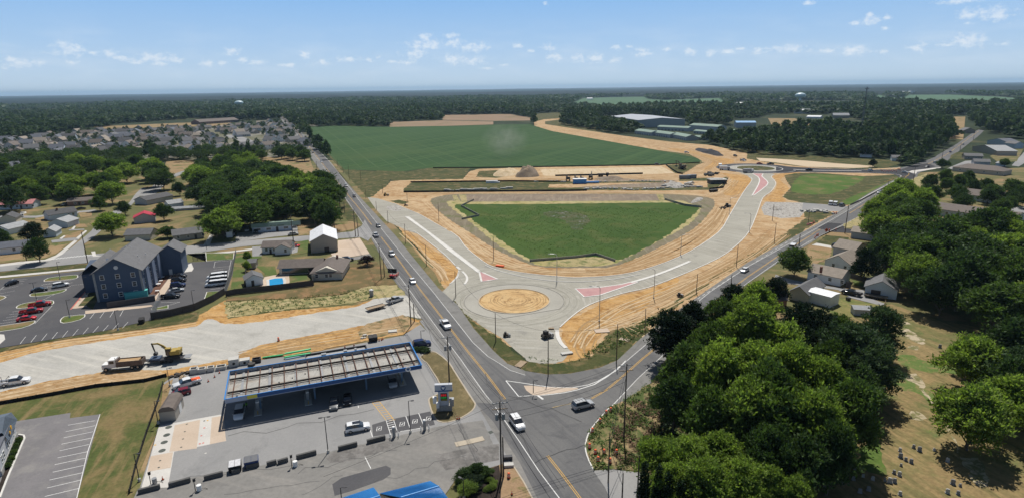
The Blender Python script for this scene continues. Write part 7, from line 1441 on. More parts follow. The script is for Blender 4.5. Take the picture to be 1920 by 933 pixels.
def excavator(loc, rz, label, s=1.0, col=YELM, arm=True):
    o = empty('excavator', loc, rz, label, 'excavator'); o.scale = (s, s, s)
    for q in (-1, 1):
        m = MB(); m.xprism([(-1.7, .15), (-1.9, .45), (-1.6, .8), (1.6, .8), (1.9, .45), (1.7, .15)], q*.95-.25, q*.95+.25); m.build('track', BLACK, o)
    MB().box(0, 0, .95, 1.6, 1.4, .3).build('turntable', DSTEEL, o)
    m = MB().box(-.7, 0, 1.6, 2.2, 2.3, 1.0).box(-1.5, 0, 2.15, .9, 2.0, .3); m.build('body', col, o); MB().box(.75, .65, 1.95, 1.2, .9, 1.7).build('cab', GLASS, o); MB().box(.75, .65, 2.85, 1.3, 1.0, .1).build('cab_roof', col, o)
    if arm:
        m = MB(); m.tube([(.6, -.35, 1.6), (2.2, -.35, 3.2), (3.2, -.35, 3.9), (4.6, -.35, 3.9)], [.22, .26, .24, .18], 6); m.build('boom', col, o)
        MB().tube([(1.2, -.35, 1.7), (2.6, -.35, 3.0)], .09, 6).build('ram', STEEL, o); MB().tube([(4.6, -.35, 4.1), (4.3, -.35, 2.4), (4.1, -.35, 1.5)], [.2, .17, .12], 6).build('stick', DSTEEL, o)
        m = MB(); m.xprism([(3.7, .9), (4.5, .9), (4.5, 1.5), (4.1, 1.7), (3.7, 1.5)], -.8, .1); m.build('bucket', DSTEEL, o)
    return o
c_, s_ = cos(rzt), sin(rzt); l0 = ct.location
excavator((l0.x+c_*(-1.9), l0.y+s_*(-1.9), 1.1), rzt, 'yellow excavator with raised folded arm on the trailer')
def pxloc(q, z=.12): g = G(*q); return (g[0], g[1], z)
excavator(pxloc(Z(*R3, (1275, 670))[0]), 2.2, 'dark excavator working beside the field corner', 1.5, plain('machine_dark', (.08, .065, .05), .6)); excavator(pxloc(Z(*R3, (590, 745))[0]), 1.4, 'dark excavator, with raised arm in the machine row', 1.25, MATS['machine_dark'])
for i, q in enumerate(((420, 757), (480, 752), (523, 752))): excavator(pxloc(Z(*R3, q)[0]), 1.5, 'parked dark dozer, %s from the left in the machine row' % ORD[i], 1.3 if i == 0 else 1.05, MATS['machine_dark'], False)
for i, (q, l) in enumerate((((685, 725), 'black articulated hauler beside the machine row'), )):
    o = empty('hauler', pxloc(Z(*R3, q)[0]), .05, l, 'truck'); MB().box(-1.5, 0, 1.6, 5.5, 2.6, 1.4).build('tipper_body', MATS['machine_dark'], o); MB().box(3, 0, 1.8, 1.8, 2.3, 1.8).build('cab', BLACK, o)
    for x in (-3, -1.2, 2.8):
        for s in (-1, 1): t = MB(); t.tube([(x, s*.95, .7), (x, s*1.4, .7)], .7, 10); t.build('wheel', TYRE, o)
# roller and skid steers on the soil
for i, (q, rz_, l) in enumerate(((Z(*R2, (972, 870))[0], .4, 'tan roller at the start of the new road'), (Z(*E4, (357, 162))[0], .3, 'small black machine below the roller'), (Z(*A7, (1300, 537))[0], .2, 'small dark machine alone on the tan soil'), (Z(*B5, (820, 540))[0], .1, 'small dark machine near the grass verge'), (Z(*A7, (615, 750))[0], .5, 'dark machine at the pole by the gravel apron'), (Z(*D2, (1100, 770))[0], .3, 'flat dark scrap pile beside the new road'))):
    o = empty('compact_machine', pxloc(q), rz_, l, 'machine', 'small machines on the site'); MB().box(0, 0, .8, 2.2, 1.4, .8).build('body', YELM if i == 0 else MATS['machine_dark'], o); MB().box(-.2, 0, 1.6, 1.0, 1.2, .9).build('cab', WOODL if i == 0 else BLACK, o); MB().tube([(1.5, -.8, .6), (1.5, .8, .6)], .6, 12).build('drum', GREYM, o)
    for s in (-1, 1): t = MB(); t.tube([(-.7, s*.6, .5), (-.7, s*.9, .5)], .5, 10); t.build('wheel', TYRE, o); o.scale = (.62,)*3 if i in (1, 2, 3) else (1,)*3
# trucks at the far roundabout
for i, (q, rz_, c, l) in enumerate(((Z(*D2, (1335, 385))[0], .1, WHITE, 'grey tank truck entering the far roundabout'), (Z(*D2, (1020, 325))[0], 1.2, WHITE, 'white service truck left of the far roundabout'), (Z(*D2, (1070, 355))[0], -.3, GREYM, 'grey service truck with trailer left of the far roundabout'))):
    o = empty('service_truck', pxloc(q), rz_, l, 'truck', 'trucks at the far roundabout'); MB().box(-1, 0, 2.0, 6, 2.4, 2.2).build('tank_body', GREYM if i == 0 else WHITE, o); MB().box(3, 0, 1.7, 1.8, 2.2, 2.0).build('cab', c, o); MB().box(3.92, 0, 2.1, .04, 1.8, .8).build('windows', GLASS, o)
    for x in (-3, -1.6, 3):
        for s in (-1, 1): t = MB(); t.tube([(x, s*.9, .5), (x, s*1.2, .5)], .5, 10); t.build('wheel', TYRE, o)
# ================================================================== STREET FURNITURE
A2 = radians(118)     # crossarms across the highway
UP = [('a', (940, 893), (938, 752), 2, 3, 0.15, 'dark utility pole with three transformers at the bottom of the junction'), ('b', (842.7, 719.5), (836, 629.5), 1, 2, .3, 'utility pole with two transformers behind the station sign'), ('c', (770.7, 611), (764.6, 533), 1, 0, .25, 'utility pole beside the soil patch and flatbed'),
      ('d', (715, 522), (709, 456), 1, 0, .3, 'utility pole with crossarm by the purple tree'), ('e', (666.8, 443.6), (661.7, 393.4), 1, 0, .3, 'utility pole with crossarm at the side street corner'), ('f', (638.5, 398.6), (634.7, 357.5), 1, 0, .3, 'utility pole before the wood beside the highway'),
      ('g', (595, 325), (594, 302), 0, 0, .3, 'thin utility pole left of the highway near the wood'), ('h', (578, 285), (577, 270), 0, 0, .3, 'far thin utility pole at the subdivision edge'),
      ('k', (1169.6, 820.7), (1166, 681), 2, 0, .15, 'tall utility pole with white crossarms beside the weedy corner'), ('l', (1368.5, 558.6), (1370, 515), 1, 0, .9, 'utility pole behind the dark junction trees'), ('m', (1498, 461), (1500, 439), 1, 0, .9, 'utility pole beside the white box van'), ('n', (1584, 437.6), (1596, 385), 1, 0, .9, 'leaning utility pole at the new side road'),
      ('o', (1660.5, 375.6), (1667, 340), 1, 0, .9, 'leaning utility pole beside the silver car'), ('p', (1711, 346.6), (1716.7, 311), 1, 0, .9, 'utility pole at the far junction'), ('q', (1764, 308.8), (1765.4, 278), 1, 0, .9, 'utility pole beyond the far junction'), ('r', (1799.8, 282.7), (1800, 268), 0, 0, .9, 'utility pole near the hall drive'), ('s', (1824.7, 263.4), (1825, 253), 0, 0, .9, 'utility pole near the road bend'),
      ('t', (164.6, 492.5), (157, 434.6), 0, 0, .3, 'wooden pole at the crosswalk corner left of the blue building'), ('u', (50, 488.6), (42.4, 455), 0, 0, .3, 'wooden pole on the dry corner lawn'), ('v', (551, 459), (547, 404), 0, 0, .3, 'pole rising above the red car beside the side street'), ('w', (592, 432), (588, 402), 0, 0, .3, 'thin pole on the lawn left of the white roofed barn'), ('x', (628, 436), (620, 404), 0, 0, .3, 'thin pole behind the white roofed barn')]
for k, b, t, a, tr, an_, l in UP: upole(b, t, l, arms=a, tr=tr, key=k, ang=an_, r=.17 if b[1] > 500 else .2)
for i, (b, t) in enumerate([((944, 893), (944, 818)), ((777, 602.6), (774, 569)), ((721, 519), (718.7, 483)), ((672, 443.6), (669, 404)), ((646.7, 400), (645, 378))]):
    upole(b, t, 'short bare pole beside a taller one, %s from the junction up the highway' % ORD[i], arms=0, key='y%d' % i, r=.17)
for i, (b, t) in enumerate([((929.6, 640), (927, 586)), ((1027.7, 705), (1027.4, 619)), ((1155.6, 680.7), (1154, 607)), ((1209, 619.4), (1211.4, 577.5)), ((1305.5, 549.5), (1306.6, 513)), ((1380.5, 500), (1381, 458)), ((1451.5, 456), (1457, 418)), ((1515, 420.6), (1519, 393)), ((1448, 414), (1451, 383.6)), ((925.7, 487.5), (925.7, 443.8)), ((823, 414.7), (821.9, 380)), ((854.7, 556.8), (851, 507.6)), ((760.6, 457), (758.8, 419.8)), ((799.7, 498.6), (798.8, 459)), ((727.7, 418.7), (726, 395)), ((706, 394), (704.8, 377)), ((655, 337.5), (651.5, 307.5)), ((676.7, 337.5), (676, 317.5)), ((633.5, 314), (633, 297.5)), ((643.7, 325), (642.5, 312.5)), ((686, 372), (685, 355)), ((717.5, 362.5), (717, 345)), ((763.7, 379), (763, 357.5)), ((1140.4, 904.3), (1138.7, 809.6)), ((1166, 945), (1164.6, 886)), ((1194.5, 940), (1195, 852.8))]):
    upole(b, t, 'plain pole %s' % ['by the gravel apron left of the machine', 'with boxes in front of the gravel apron', 'at the grass corner before the channel island', 'at the edge of the dark pine', 'between the soil slope and second road', 'on the soil slope near the bend', 'on the rutted soil left of the van', 'at the weedy strip by the rubble', 'on the gravel yard', 'on the soil left of the basin fence', 'at the left bank of the basin', 'with yellow guards at the roundabout entry', 'at the top of the orange soil verge', 'in the middle of the orange soil verge', 'beside the stone heap on the new road', 'at the very start of the new road', 'by the field track, tall', 'in the small meadow by the track', 'at the crop field edge', 'short one at the field track', 'at the meadow foot beside the highway', 'behind the tan roller', 'at the weed strip corner', 'in the weeds among the barrels', 'cut by the bottom edge with lamp arm', 'beside the narrow evergreens'][i], key='z%d' % i, r=.13, group='plain wooden poles on the site')
wires(['g', 'f', 'e', 'd', 'c', 'b', 'a'], 'power lines running along the highway over the forecourt side'); wires(['a', 'k'], 'power lines crossing the junction'); wires(['z0', 'z1', 'z2', 'z3', 'z4', 'z5', 'z6'], 'cable sagging over the gravel apron along the second road', offs=(0,), low=0, sag=.04)
wires(['k', 'z23', 'z24'], 'thin lines above the weedy corner', offs=(0,), low=1); wires(['m', 'n', 'o', 'p', 'q', 'r'], 'power lines along the second road', low=1); wires(['z0', 'z11', 'z13', 'z12', 'z14'], 'cable between the plain poles of the new road', offs=(0,), low=0, sag=.04)
a_, b_ = TOPS['a'][0], np.array([*G(620, 1010)[:2], 11.0]); TOPS['off1'] = (b_, .2); TOPS['off2'] = (np.array([*G(1180, 1080)[:2], 12.0]), .15); TOPS['off3'] = (np.array([*G(1040, 1080)[:2], 14.0]), .15)
wires(['a', 'off3'], 'power lines leaving the picture along the highway', low=1); wires(['off1', 'a'], 'single cable from the transformer pole over the lower lot', offs=(0,), low=0, sag=.01)
ag = bpy.data.objects.new('arm', MB().build('tmp_arm', STEEL).data); bpy.data.objects.remove(bpy.data.objects['tmp_arm'])
bpy.data.objects.remove(ag)
for i, (b, t, s) in enumerate([((1044, 529.5), (1042, 476), -1), ((1123.6, 602), (1122.5, 536), -1), ((1225.6, 558.6), (1225.6, 504), -1), ((1276, 478.4), (1276.7, 440), 1), ((1405, 436.5), (1405, 400), -1), ((1367, 402), (1368, 371), 1)]):
    curvelamp(b, t, s, 'silver curved street lamp, %s from the left along the new road' % ORD[i])
LL_ = [((221.7, 619), (214.8, 582), 'at the lower kerb of the blue building car park', 1), ((131, 595), (123.5, 562), 'on the bright green island corner', 1), ((163, 555.5), (156, 519.5), 'beside the red kerb path', 1), ((69.5, 564.5), (61.7, 529.8), 'on the island above the red pickup', 2), ((113, 523), (106.8, 491), 'on the top island of the car park', 1), ((364, 578.6), (357.6, 544), 'in the car park beside the curved fence', 1),
       ((319, 724.6), (314, 690), 'at the forecourt corner by the concrete boxes', 1), ((297, 794.6), (290.7, 752), 'beside the rounded shed', 1), ((262, 902.6), (254.7, 851), 'at the lower end of the black fence', 1), ((424, 533), (421, 505), 'behind the white vans', 1), ((388, 470), (386, 445), 'by the side street', 1)]
for b, t, l, n in LL_: lotlamp(b, t, 'dark lamp post '+l, n, .2, foot=b[1] > 500)
lotlamp((615.5, 849), (610, 782), 'grey double headed lamp post between the kerb blocks', 2, .25); lotlamp((769.7, 812), (766.4, 751.6), 'grey single headed lamp post at the marked bays', 1, .25, foot=True); lotlamp((642, 950), (639, 914), 'lamp post before the blue roofs', 1, .25); lotlamp((870, 935), (868, 898), 'dark lamp post in the shrub bed', 1, 2.5); lotlamp((790, 640), (788.5, 620), 'short thin post behind the dark blue car', 1, .2, foot=False); lotlamp((1000, 740), (999, 713), 'small traffic lamp on the channel island', 1, .2, foot=False)
# barrels and cones
BP = [(1136.7, 777.5), (1145, 772), (1125, 793), (1110.8, 811), (1105.5, 840), (1116, 851.4), (1121.4, 865), (1143.7, 868), (1156, 851.4), (1132.6, 851), (954, 896)]
BT = ['at the kerb, second from the top of the corner row', 'at the top of the corner row', 'third down the corner row', 'beside the fallen cone at the kerb', 'lowest at the kerb curve', 'at the upper left of the weed group', 'at the lower left of the weed group', 'at the lower right of the weed group', 'at the right of the weed group', 'tallest in the middle of the weed group', 'in the bed by the double pole']
for p, l in zip(BP, BT): inst('barrel', make_barrel, pxloc(p, .11), 0, 'orange and white striped barrel '+l, 'traffic barrel', 'striped traffic barrels')
for i, p in enumerate([Z(*R4, (850+k*14, 683+((k*5) % 11)))[0] for k in range(9)]+[Z(*R4, (975+k*8, 672+k*3))[0] for k in range(3)]): inst('barrel', make_barrel, pxloc(p, .11), 0, 'orange barrel at the far junction, %s from the left' % ORD[i], 'traffic barrel', 'barrels at the far junction')
for i, p in enumerate(Z(*D4, (60, 835), (85, 805), (105, 795), (270, 730), (365, 720), (20, 635), (45, 610), (325, 470), (345, 480), (372, 475))): inst('barrel', make_barrel, pxloc(p, .11), 0, 'striped barrel near the new side road, %s in the line' % ORD[i], 'traffic barrel', 'barrels near the new side road')
CP_ = [Z(*C5, (1172, 590))[0], Z(*C5, (1264, 525))[0], Z(*C5, (1335, 465))[0], Z(*B3, (1128, 235))[0], Z(*B3, (1206, 220))[0], Z(*B3, (1422, 180))[0], Z(*B3, (1442, 175))[0], Z(*B3, (1453, 168))[0], Z(*B2, (1188, 805))[0], Z(*B6, (645, 915))[0], Z(*C1, (515, 710))[0], Z(*C1, (542, 705))[0]]
CT_ = ['nearest the loaded pickup', 'middle of three by the pickup', 'by the concrete boxes', 'left of two before the orange soil', 'right of two before the orange soil', 'left of three at the bin', 'middle of three at the bin', 'right of three at the bin', 'on the white pad by the pump', 'in the lower corner bed', 'left one at the sign island kerb', 'right one at the sign island kerb']
for p, l in zip(CP_, CT_): inst('cone', make_cone, pxloc(p, .16), 0, 'red orange traffic cone '+l, 'traffic cone', 'traffic cones round the forecourt')
for i, (p, l) in enumerate((((1548.5, 441), 'near the new side road, lowest of three'), ((1616, 403), 'left of the pair on the verge'), ((1627, 400), 'right of the pair on the verge'))): diamond(p, 2.3, 'orange diamond road work sign '+l)
inst('barrel', make_barrel, pxloc(Z(*B3, (560, 178))[0], .12), 0, 'single red barrel on the gravel road edge', 'traffic barrel')
# concrete blocks along the lot edge
def block(p, sx, sy, sz, label, hole=True, rz_=None, mat=CONCB):
    g = G(*p); o = empty('precast_box', (g[0], g[1]+sy/2, .14), cz if rz_ is None else rz_, label, 'concrete box', 'precast concrete boxes at the lot edge'); m = MB(); t = .22
    m.box(0, -sy/2+t/2, sz/2, sx, t, sz).box(0, sy/2-t/2, sz/2, sx, t, sz).box(-sx/2+t/2, 0, sz/2, t, sy-2*t, sz).box(sx/2-t/2, 0, sz/2, t, sy-2*t, sz).box(0, 0, .1, sx-2*t, sy-2*t, .2)
    if not hole: m.box(0, 0, sz-.06, sx-2*t, sy-2*t, .12)
    m.build('box', mat, o)
    if hole: MB().box(0, 0, .22, sx-2*t, sy-2*t, .03).build('cavity_floor', BLACK, o)
    else: k = MB(); k.tube([(0, -sy/2-.01, sz*.45), (0, -sy/2-.03, sz*.45)], .32, 16); k.build('pipe_hole', BLACK, o)
    return o
for i, (q, s) in enumerate((((945, 485), (1.7, 1.6, 1.3, 1)), ((1065, 470), (1.7, 1.5, 1.1, 1)), ((1190, 450), (1.6, 1.5, 1.1, 1)), ((1340, 425), (2.2, 1.6, .9, 1)), ((1525, 375), (2.3, 2.0, 1.9, 0)), ((1685, 345), (2.3, 1.8, 1.2, 0)), ((1860, 320), (2.0, 1.6, 1.0, 1)))):
    block(Z(*C5, q)[0], *s[:3], 'grey precast box, %s from the left at the gravel edge' % ORD[i], bool(s[3]), mat=CONCB if i < 6 else DSTEEL)
g = G(*Z(*C5, (1805, 350))[0]); o = MB(); o.tube([(0, 0, 0), (0, 0, .6)], .85, 18); o = o.build('concrete_ring', plain('ring_dark', (.07, .065, .06), .9)); o.location = (g[0], g[1], .14); tag(o, 'dark round manhole ring beside the precast boxes', 'concrete ring')
# kerb blocks across the lot
KB = [((1010, 905), (1170, 865), B2), ((1232, 858), (1392, 815), B2), ((1490, 805), (1628, 770), B2), ((460, 645), (545, 622), B4), ((553, 628), (642, 602), B4), ((712, 585), (885, 540), B4), ((1072, 510), (1235, 468), B4), ((1318, 452), (1475, 412), B4), ((160, 712), (232, 692), B4), ((282, 668), (395, 642), B4)]
for i, (a, b, zz) in enumerate(KB):
    A, B = G(*Z(*zz, a)[0])[:2], G(*Z(*zz, b)[0])[:2]; L = float(np.linalg.norm(B-A)); c = (A+B)/2
    m = MB(); m.xprism([(-L/2, 0), (L/2, 0), (L/2, .8), (-L/2, .8)], -.22, .22); o = m.build('concrete_barrier', plain('barrier_dark', (.10, .098, .095), .9, var=.15)); o.location = (c[0], c[1], .15); o.rotation_euler = (0, 0, atan2(B[1]-A[1], B[0]-A[0])); tag(o, 'dark low concrete barrier, %s in the row across the lot' % ['leftmost', 'second from left', 'third from left', 'left of the tight pair', 'right of the tight pair', 'left of the double lamp', 'right of the double lamp', 'beside the marked bays', 'below the black bin', 'below the blue bin'][i], 'barrier', 'dark concrete barriers across the lot')
def dumpster(p, label, col, lid, w=2.0):
    g = G(*p); o = empty('dumpster', (g[0], g[1], .16), cz, label, 'dumpster'); m = MB(); m.add([(-w/2, -.6, .1), (w/2, -.6, .1), (w/2, .6, .1), (-w/2, .6, .1), (-w/2-.05, -.75, 1.2), (w/2+.05, -.75, 1.2), (w/2+.05, .75, 1.5), (-w/2-.05, .75, 1.5)], [(0, 3, 2, 1), (4, 5, 6, 7), (0, 1, 5, 4), (1, 2, 6, 5), (2, 3, 7, 6), (3, 0, 4, 7)]); m.build('container', col, o)
    l = MB()
    for s in (-1, 1): l.add([(s*w/4-w/4+.03, -.8, 1.24), (s*w/4+w/4-.03, -.8, 1.24), (s*w/4+w/4-.03, .78, 1.56), (s*w/4-w/4+.03, .78, 1.56), (s*w/4-w/4+.03, -.8, 1.3), (s*w/4+w/4-.03, -.8, 1.3), (s*w/4+w/4-.03, .78, 1.62), (s*w/4-w/4+.03, .78, 1.62)], [(0, 3, 2, 1), (4, 5, 6, 7), (0, 1, 5, 4), (1, 2, 6, 5), (2, 3, 7, 6), (3, 0, 4, 7)])
    l.build('lid', lid, o); return o
dumpster(Z(*B4, (332, 640))[0], 'blue dumpster with dark grey lids in the lot', plain('bin_blue', (.02, .05, .17), .5), plain('lid_grey', (.12, .125, .14), .6), 2.3); dumpster(Z(*B4, (192, 680))[0], 'black dumpster heaped with white bags', BLACK, plain('bags_white', (.62, .62, .64), .6, var=.2, scale=3), 2.0)
dumpster(Z(*A6, (295, 265))[0], 'blue dumpster left of the laundry', MATS['bin_blue'], BLACK, 3)
dumpster(Z(*B3, (1370, 180))[0], 'black bin at the edge of the orange soil', BLACK, BLACK, 2.2); dumpster(Z(*B1, (1035, 178))[0], 'dark bin at the lower kerb of the car park', BLACK, BLACK, 1.4); dumpster(Z(*D2, (945, 600))[0], 'black skip beside the tan haul road', BLACK, BLACK, 6)
# air machines on the pad, parking meters
for i, (q, zz, l) in enumerate(((( 705, 645), B4, 'white standing air machine between barriers'), ((1455, 880), B2, 'white standing air machine at the lot edge'), ((1130, 830), B2, 'grey pump machine on the white pad'))):
    g = G(*Z(*zz, q)[0]); o = empty('air_machine', (g[0], g[1], .16), cz, l, 'air machine', 'air machines on the lot'); MB().cyl(0, 0, 0, 1.0, .4, .4, 12).build('tank', WHITE if i < 2 else GREYM, o); MB().tube([(-.6, 0, 0), (-.6, 0, 2.2), (-.3, 0, 2.4)], .07, 6).build('pole', BLACK, o); MB().box(-.55, 0, 2.1, .4, .25, .5).build('head', BLACK, o); MB().tube([(.4, 0, .3), (.9, .1, .1), (1.3, -.3, .08)], .04, 5).build('hose', BLACK, o)
for i, (q) in enumerate(((1550, 395), (1812, 335))):
    g = G(*Z(*B4, q)[0]); o = empty('charging_station', (g[0], g[1], .16), cz, 'grey cylinder station with white cap, %s of two at the bays' % ['left', 'right'][i], 'charging station', 'grey stations at the marked bays'); MB().cyl(0, 0, 0, 2.0, .32, .3, 14).build('body', GREYM, o); MB().cyl(0, 0, 2.0, 2.25, .33, .25, 14).build('cap', WHITE, o)
    for s in (-1, 1):
        for y in (0, .5): MB().cyl(s*.8, -y, 0, 1.0, .07, .07, 8).build('bollard', WHITE, o)
# pipes
PG = plain('pipe_green', (.05, .55, .20), .4, var=.05)
for i, (a, b, n, r_) in enumerate((((420, 330), (597, 305), 2, .14), ((607, 335), (832, 300), 2, .2), ((610, 310), (832, 270), 2, .2))):
    A, B = G(*Z(*B3, a)[0])[:2], G(*Z(*B3, b)[0])[:2]
    for k in range(n):
        d = np.array([0.1, .36])*k; m = MB(); m.tube([(A[0]+d[0], A[1]+d[1], .35+.2*i), (B[0]+d[0], B[1]+d[1], .35+.2*i)], r_, 8); tag(m.build('plastic_pipe', PG), 'bright green pipe, %s pipe of the %s bundle on the gravel edge' % (ORD[k], ['left', 'front right', 'rear right'][i]), 'pipe', 'green plastic pipes')
A, B = G(*Z(*B3, (620, 338))[0])[:2], G(*Z(*B3, (835, 297))[0])[:2]; m = MB(); m.tube([(A[0], A[1]-.2, .3), (B[0], B[1]-.2, .3)], .12, 8); tag(m.build('plastic_pipe', plain('pipe_blue', (.3, .55, .75), .4)), 'pale blue pipe lying in front of the green pipes', 'pipe')
# frame on the lot behind the canopy
o = empty('road_plate_stack', pxloc(Z(*B3, (930, 330))[0], .15), cz, 'dark stack of plates behind the canopy', 'plates'); MB().box(0, 0, .3, 4, 1.2, .6).build('plates', MATS['barrier_dark'], o)
# portable toilet, message board
g = G(697, 555); o = empty('portable_toilet', (g[0], g[1], .12), .1, 'grey and white portable toilet on the straw', 'portable toilet'); MB().box(0, 0, 1.05, 1.15, 1.15, 2.1).build('cabin', plain('cabin_tan', (.36, .34, .32), .6), o); MB().box(0, -.6, 1.05, .7, .04, 1.8).build('door', GREYM, o); MB().cyl(0, 0, 2.1, 2.35, .78, .4, 4).build('roof', WHITE, o)
g = G(*Z(*A6, (1385, 620))[0]); o = empty('message_board', (g[0], g[1], .1), -.25, 'black message board trailer with orange base beside the highway', 'message board'); MB().box(0, 0, 2.4, 3.4, .25, 1.6).build('board', BLACK, o); MB().tube([(0, 0, .6), (0, 0, 1.8)], .12, 6).build('mast', DSTEEL, o); MB().box(0, 0, .6, 2.2, 1.3, .5).build('base', REDP, o)
for s in (-1, 1): t = MB(); t.tube([(0, s*.7, .35), (0, s*.95, .35)], .35, 10); t.build('wheel', TYRE, o)
for i, q in enumerate(Z(*A6, (1415, 615), (1425, 605), (1400, 625))): inst('barrel', make_barrel, pxloc(q, .1), 0, 'orange barrel beside the message board, %s of three' % ORD[i], 'traffic barrel', 'barrels beside the message board')
# silt fences and basin walls
SILT = plain('silt_fabric', (.015, .015, .016), .9, var=.3); BAF = plain('baffle_timber', (.30, .29, .25), .9, var=.2, scale=2)
fence(Z(*B2, (-60, 268), (0, 255), (400, 185), (700, 128), (1060, 88), (1215, 50)), .95, 'black silt fence along the tan bank of the gravel road', SILT, 'silt_fence', 3, .05)
fence(Z(*B2, (1190, 110), (1150, 250), (1070, 470), (990, 720), (945, 905)), .95, 'black silt fence between the lawn and the forecourt', SILT, 'silt_fence', 3, .05)
fence([(757, 361), (900, 360), (1060, 358.6), (1100, 358)], 1.1, 'black silt fence below the weed strip, left part', SILT, 'silt_fence', 6, .08); fence([(770, 342.5), (960, 340.5), (1062, 341.5)], 1.0, 'black silt fence above the weed strip', SILT, 'silt_fence', 6, .08)
fence([(812, 315.5), (905, 315), (1000, 313.5), (1240, 309.5), (1312, 305.5)], .8, 'black silt fence along the lower edge of the crop field', SILT, 'silt_fence', 8, .1)
fence(Z(*F1, (650, 325), (900, 318), (1300, 312), (1650, 300), (1960, 292)), 1.2, 'black silt fence behind the parked machines', SILT, 'silt_fence', 8, .1)
fence(Z(*D2, (410, 300), (470, 345), (540, 390), (600, 402)), 1.2, 'black silt fence round the excavator corner', SILT, 'silt_fence', 8, .1)
fence(Z(*D2, (1110, 450), (1055, 555), (900, 575)), 1.2, 'dark silt fence round the spoil yard corner', SILT, 'silt_fence', 8, .1)
fence(Z(*E4, (925, 115), (820, 165), (970, 245), (825, 275)), 1.0, 'pale zigzag timber baffle at the left end of the basin', BAF, 'timber_baffle', 3, .2, cat='baffle')
fence(Z(*A7, (530, 357), (620, 350), (770, 338), (870, 324), (970, 357)), 1.0, 'pale timber baffle at the front corner of the basin', BAF, 'timber_baffle', 3, .2, cat='baffle')
fence(Z(*D2, (400, 690), (480, 715), (620, 755), (810, 778)), 1.2, 'pale timber baffle at the right end of the basin', BAF, 'timber_baffle', 3, .25, cat='baffle')
fence(Z(*D3, (690, 520), (760, 540), (830, 560), (950, 575)), 1.8, 'brown board fence behind the white houses', name='privacy_fence'); fence(Z(*D3, (1035, 775), (1005, 850), (975, 930)), 1.2, 'grey rail fence at the edge of the cemetery', name='rail_fence', panel=False, rails=2, mat=WOODL)
fence(Z(*D4, (580, 350), (720, 290), (960, 165), (1150, 60), (1250, 5)), .8, 'dark guard rail along the edge of the field triangle', DSTEEL, 'guard_rail', 4, .1, cat='guard rail', group=None)
# mounds, heaps
def heap(pts, h, mat, label, name='soil_heap', seed=1, cat='heap'):
    w = np.array([G(*p)[:2] for p in smoothpts(pts, 4)]); c = w.mean(0); r = random.Random(seed); n = len(w); m = MB(); K = 9; vs = []
    for k in range(K):
        t = k/K
        for i in range(n): q = c+(w[i]-c)*(1-t); zz = h*min(1, t*1.9+.02)**.8*(.78+.22*sin(i*.8+k*.9+seed)+r.uniform(-.07, .07))*(k > 0); vs.append((q[0]-c[0], q[1]-c[1], zz))
    vs.append((0, 0, h*.85)); fs = [(k*n+i, k*n+(i+1) % n, (k+1)*n+(i+1) % n, (k+1)*n+i) for k in range(K-1) for i in range(n)]+[((K-1)*n+i, (K-1)*n+(i+1) % n, len(vs)-1) for i in range(n)]
    m.add(vs, fs); o = m.build(name, mat, smooth=True); o.location = (c[0], c[1], .03); return tag(o, label, cat)
heap([(966, 332), (975, 326), (990, 322), (1006, 326), (1010, 331), (985, 333)], 7, DIRTD, 'big dark brown topsoil mound beyond the weed strip'); heap([(925, 330), (935, 320), (965, 318), (975, 326), (950, 331)], 3.2, MATS['dirt_pale'], 'pale eroded soil mound left of the dark one', seed=3)
heap(Z(*D2, (800, 145), (900, 130), (1000, 160), (1060, 190), (980, 195), (860, 165)), 3, ASPHN, 'long black asphalt heap on the haul road', 'asphalt_heap'); heap(Z(*F1, (1280, 365), (1400, 340), (1620, 345), (1660, 375), (1450, 385)), 1.8, DIRTD, 'low brown soil heap right of the machine row', seed=4)
heap(Z(*D2, (1560, 790), (1600, 770), (1700, 775), (1720, 800), (1640, 812)), 1.2, RUBBLE, 'grey gravel heap on the gravel yard', 'gravel_heap'); heap(Z(*D2, (380, 530), (430, 500), (560, 510), (640, 540), (520, 560)), 2.2, RUBBLE, 'grey rubble heap in the spoil yard', 'rubble_heap', 7)
heap(Z(*D2, (690, 720), (760, 665), (830, 670), (800, 700), (740, 720)), .8, RUBBLE, 'pale riprap patch at the basin inlet', 'riprap_heap', 9)
# stacked slabs, containers and debris in the yard
g = G(*Z(*D2, (1010, 512))[0]); o = empty('slab_stack', (g[0], g[1], .1), .05, 'big dark stack topped with concrete slabs in the spoil yard', 'slab stack'); MB().box(0, 4, 1.3, 11, 7, 2.6).build('stack', plain('stack_grey', (.10, .10, .095), .9), o); MB().box(0, 4, 2.7, 12, 7.6, .25).box(-1, 5, 2.98, 9, 4, .25).build('top_slab', CONCB, o)
g = G(*Z(*F1, (1020, 440))[0]); o = empty('blue_tank', (g[0], g[1], .1), .02, 'bright blue tank with white ends in the weed strip', 'tank'); MB().box(0, 2, 1.6, 9, 4, 3).build('tank', plain('tank_blue', (.05, .25, .62), .5), o); MB().box(0, 2, 3.2, 9.6, 4.4, .2).build('cover', WHITE, o); MB().box(9, 2, .8, 9, 2, .9).build('pipe_rack', MATS['tank_blue'], o)
for i, (q, w_) in enumerate([((625, 452), 5), ((700, 445), 4)]): g = G(*Z(*D2, q)[0]); o = empty('container', (g[0], g[1], .1), 0, 'grey storage container, %s of two in the spoil yard' % ['left', 'right'][i], 'container', 'grey containers'); MB().box(0, 0, 1.3, w_*1.6, 2.5, 2.5).build('box', plain('container_grey', (.18, .2, .23), .6), o); MB().box(0, -1.28, 1.3, w_*1.2, .05, 2).build('door', GREYM, o)
rd = random.Random(8)
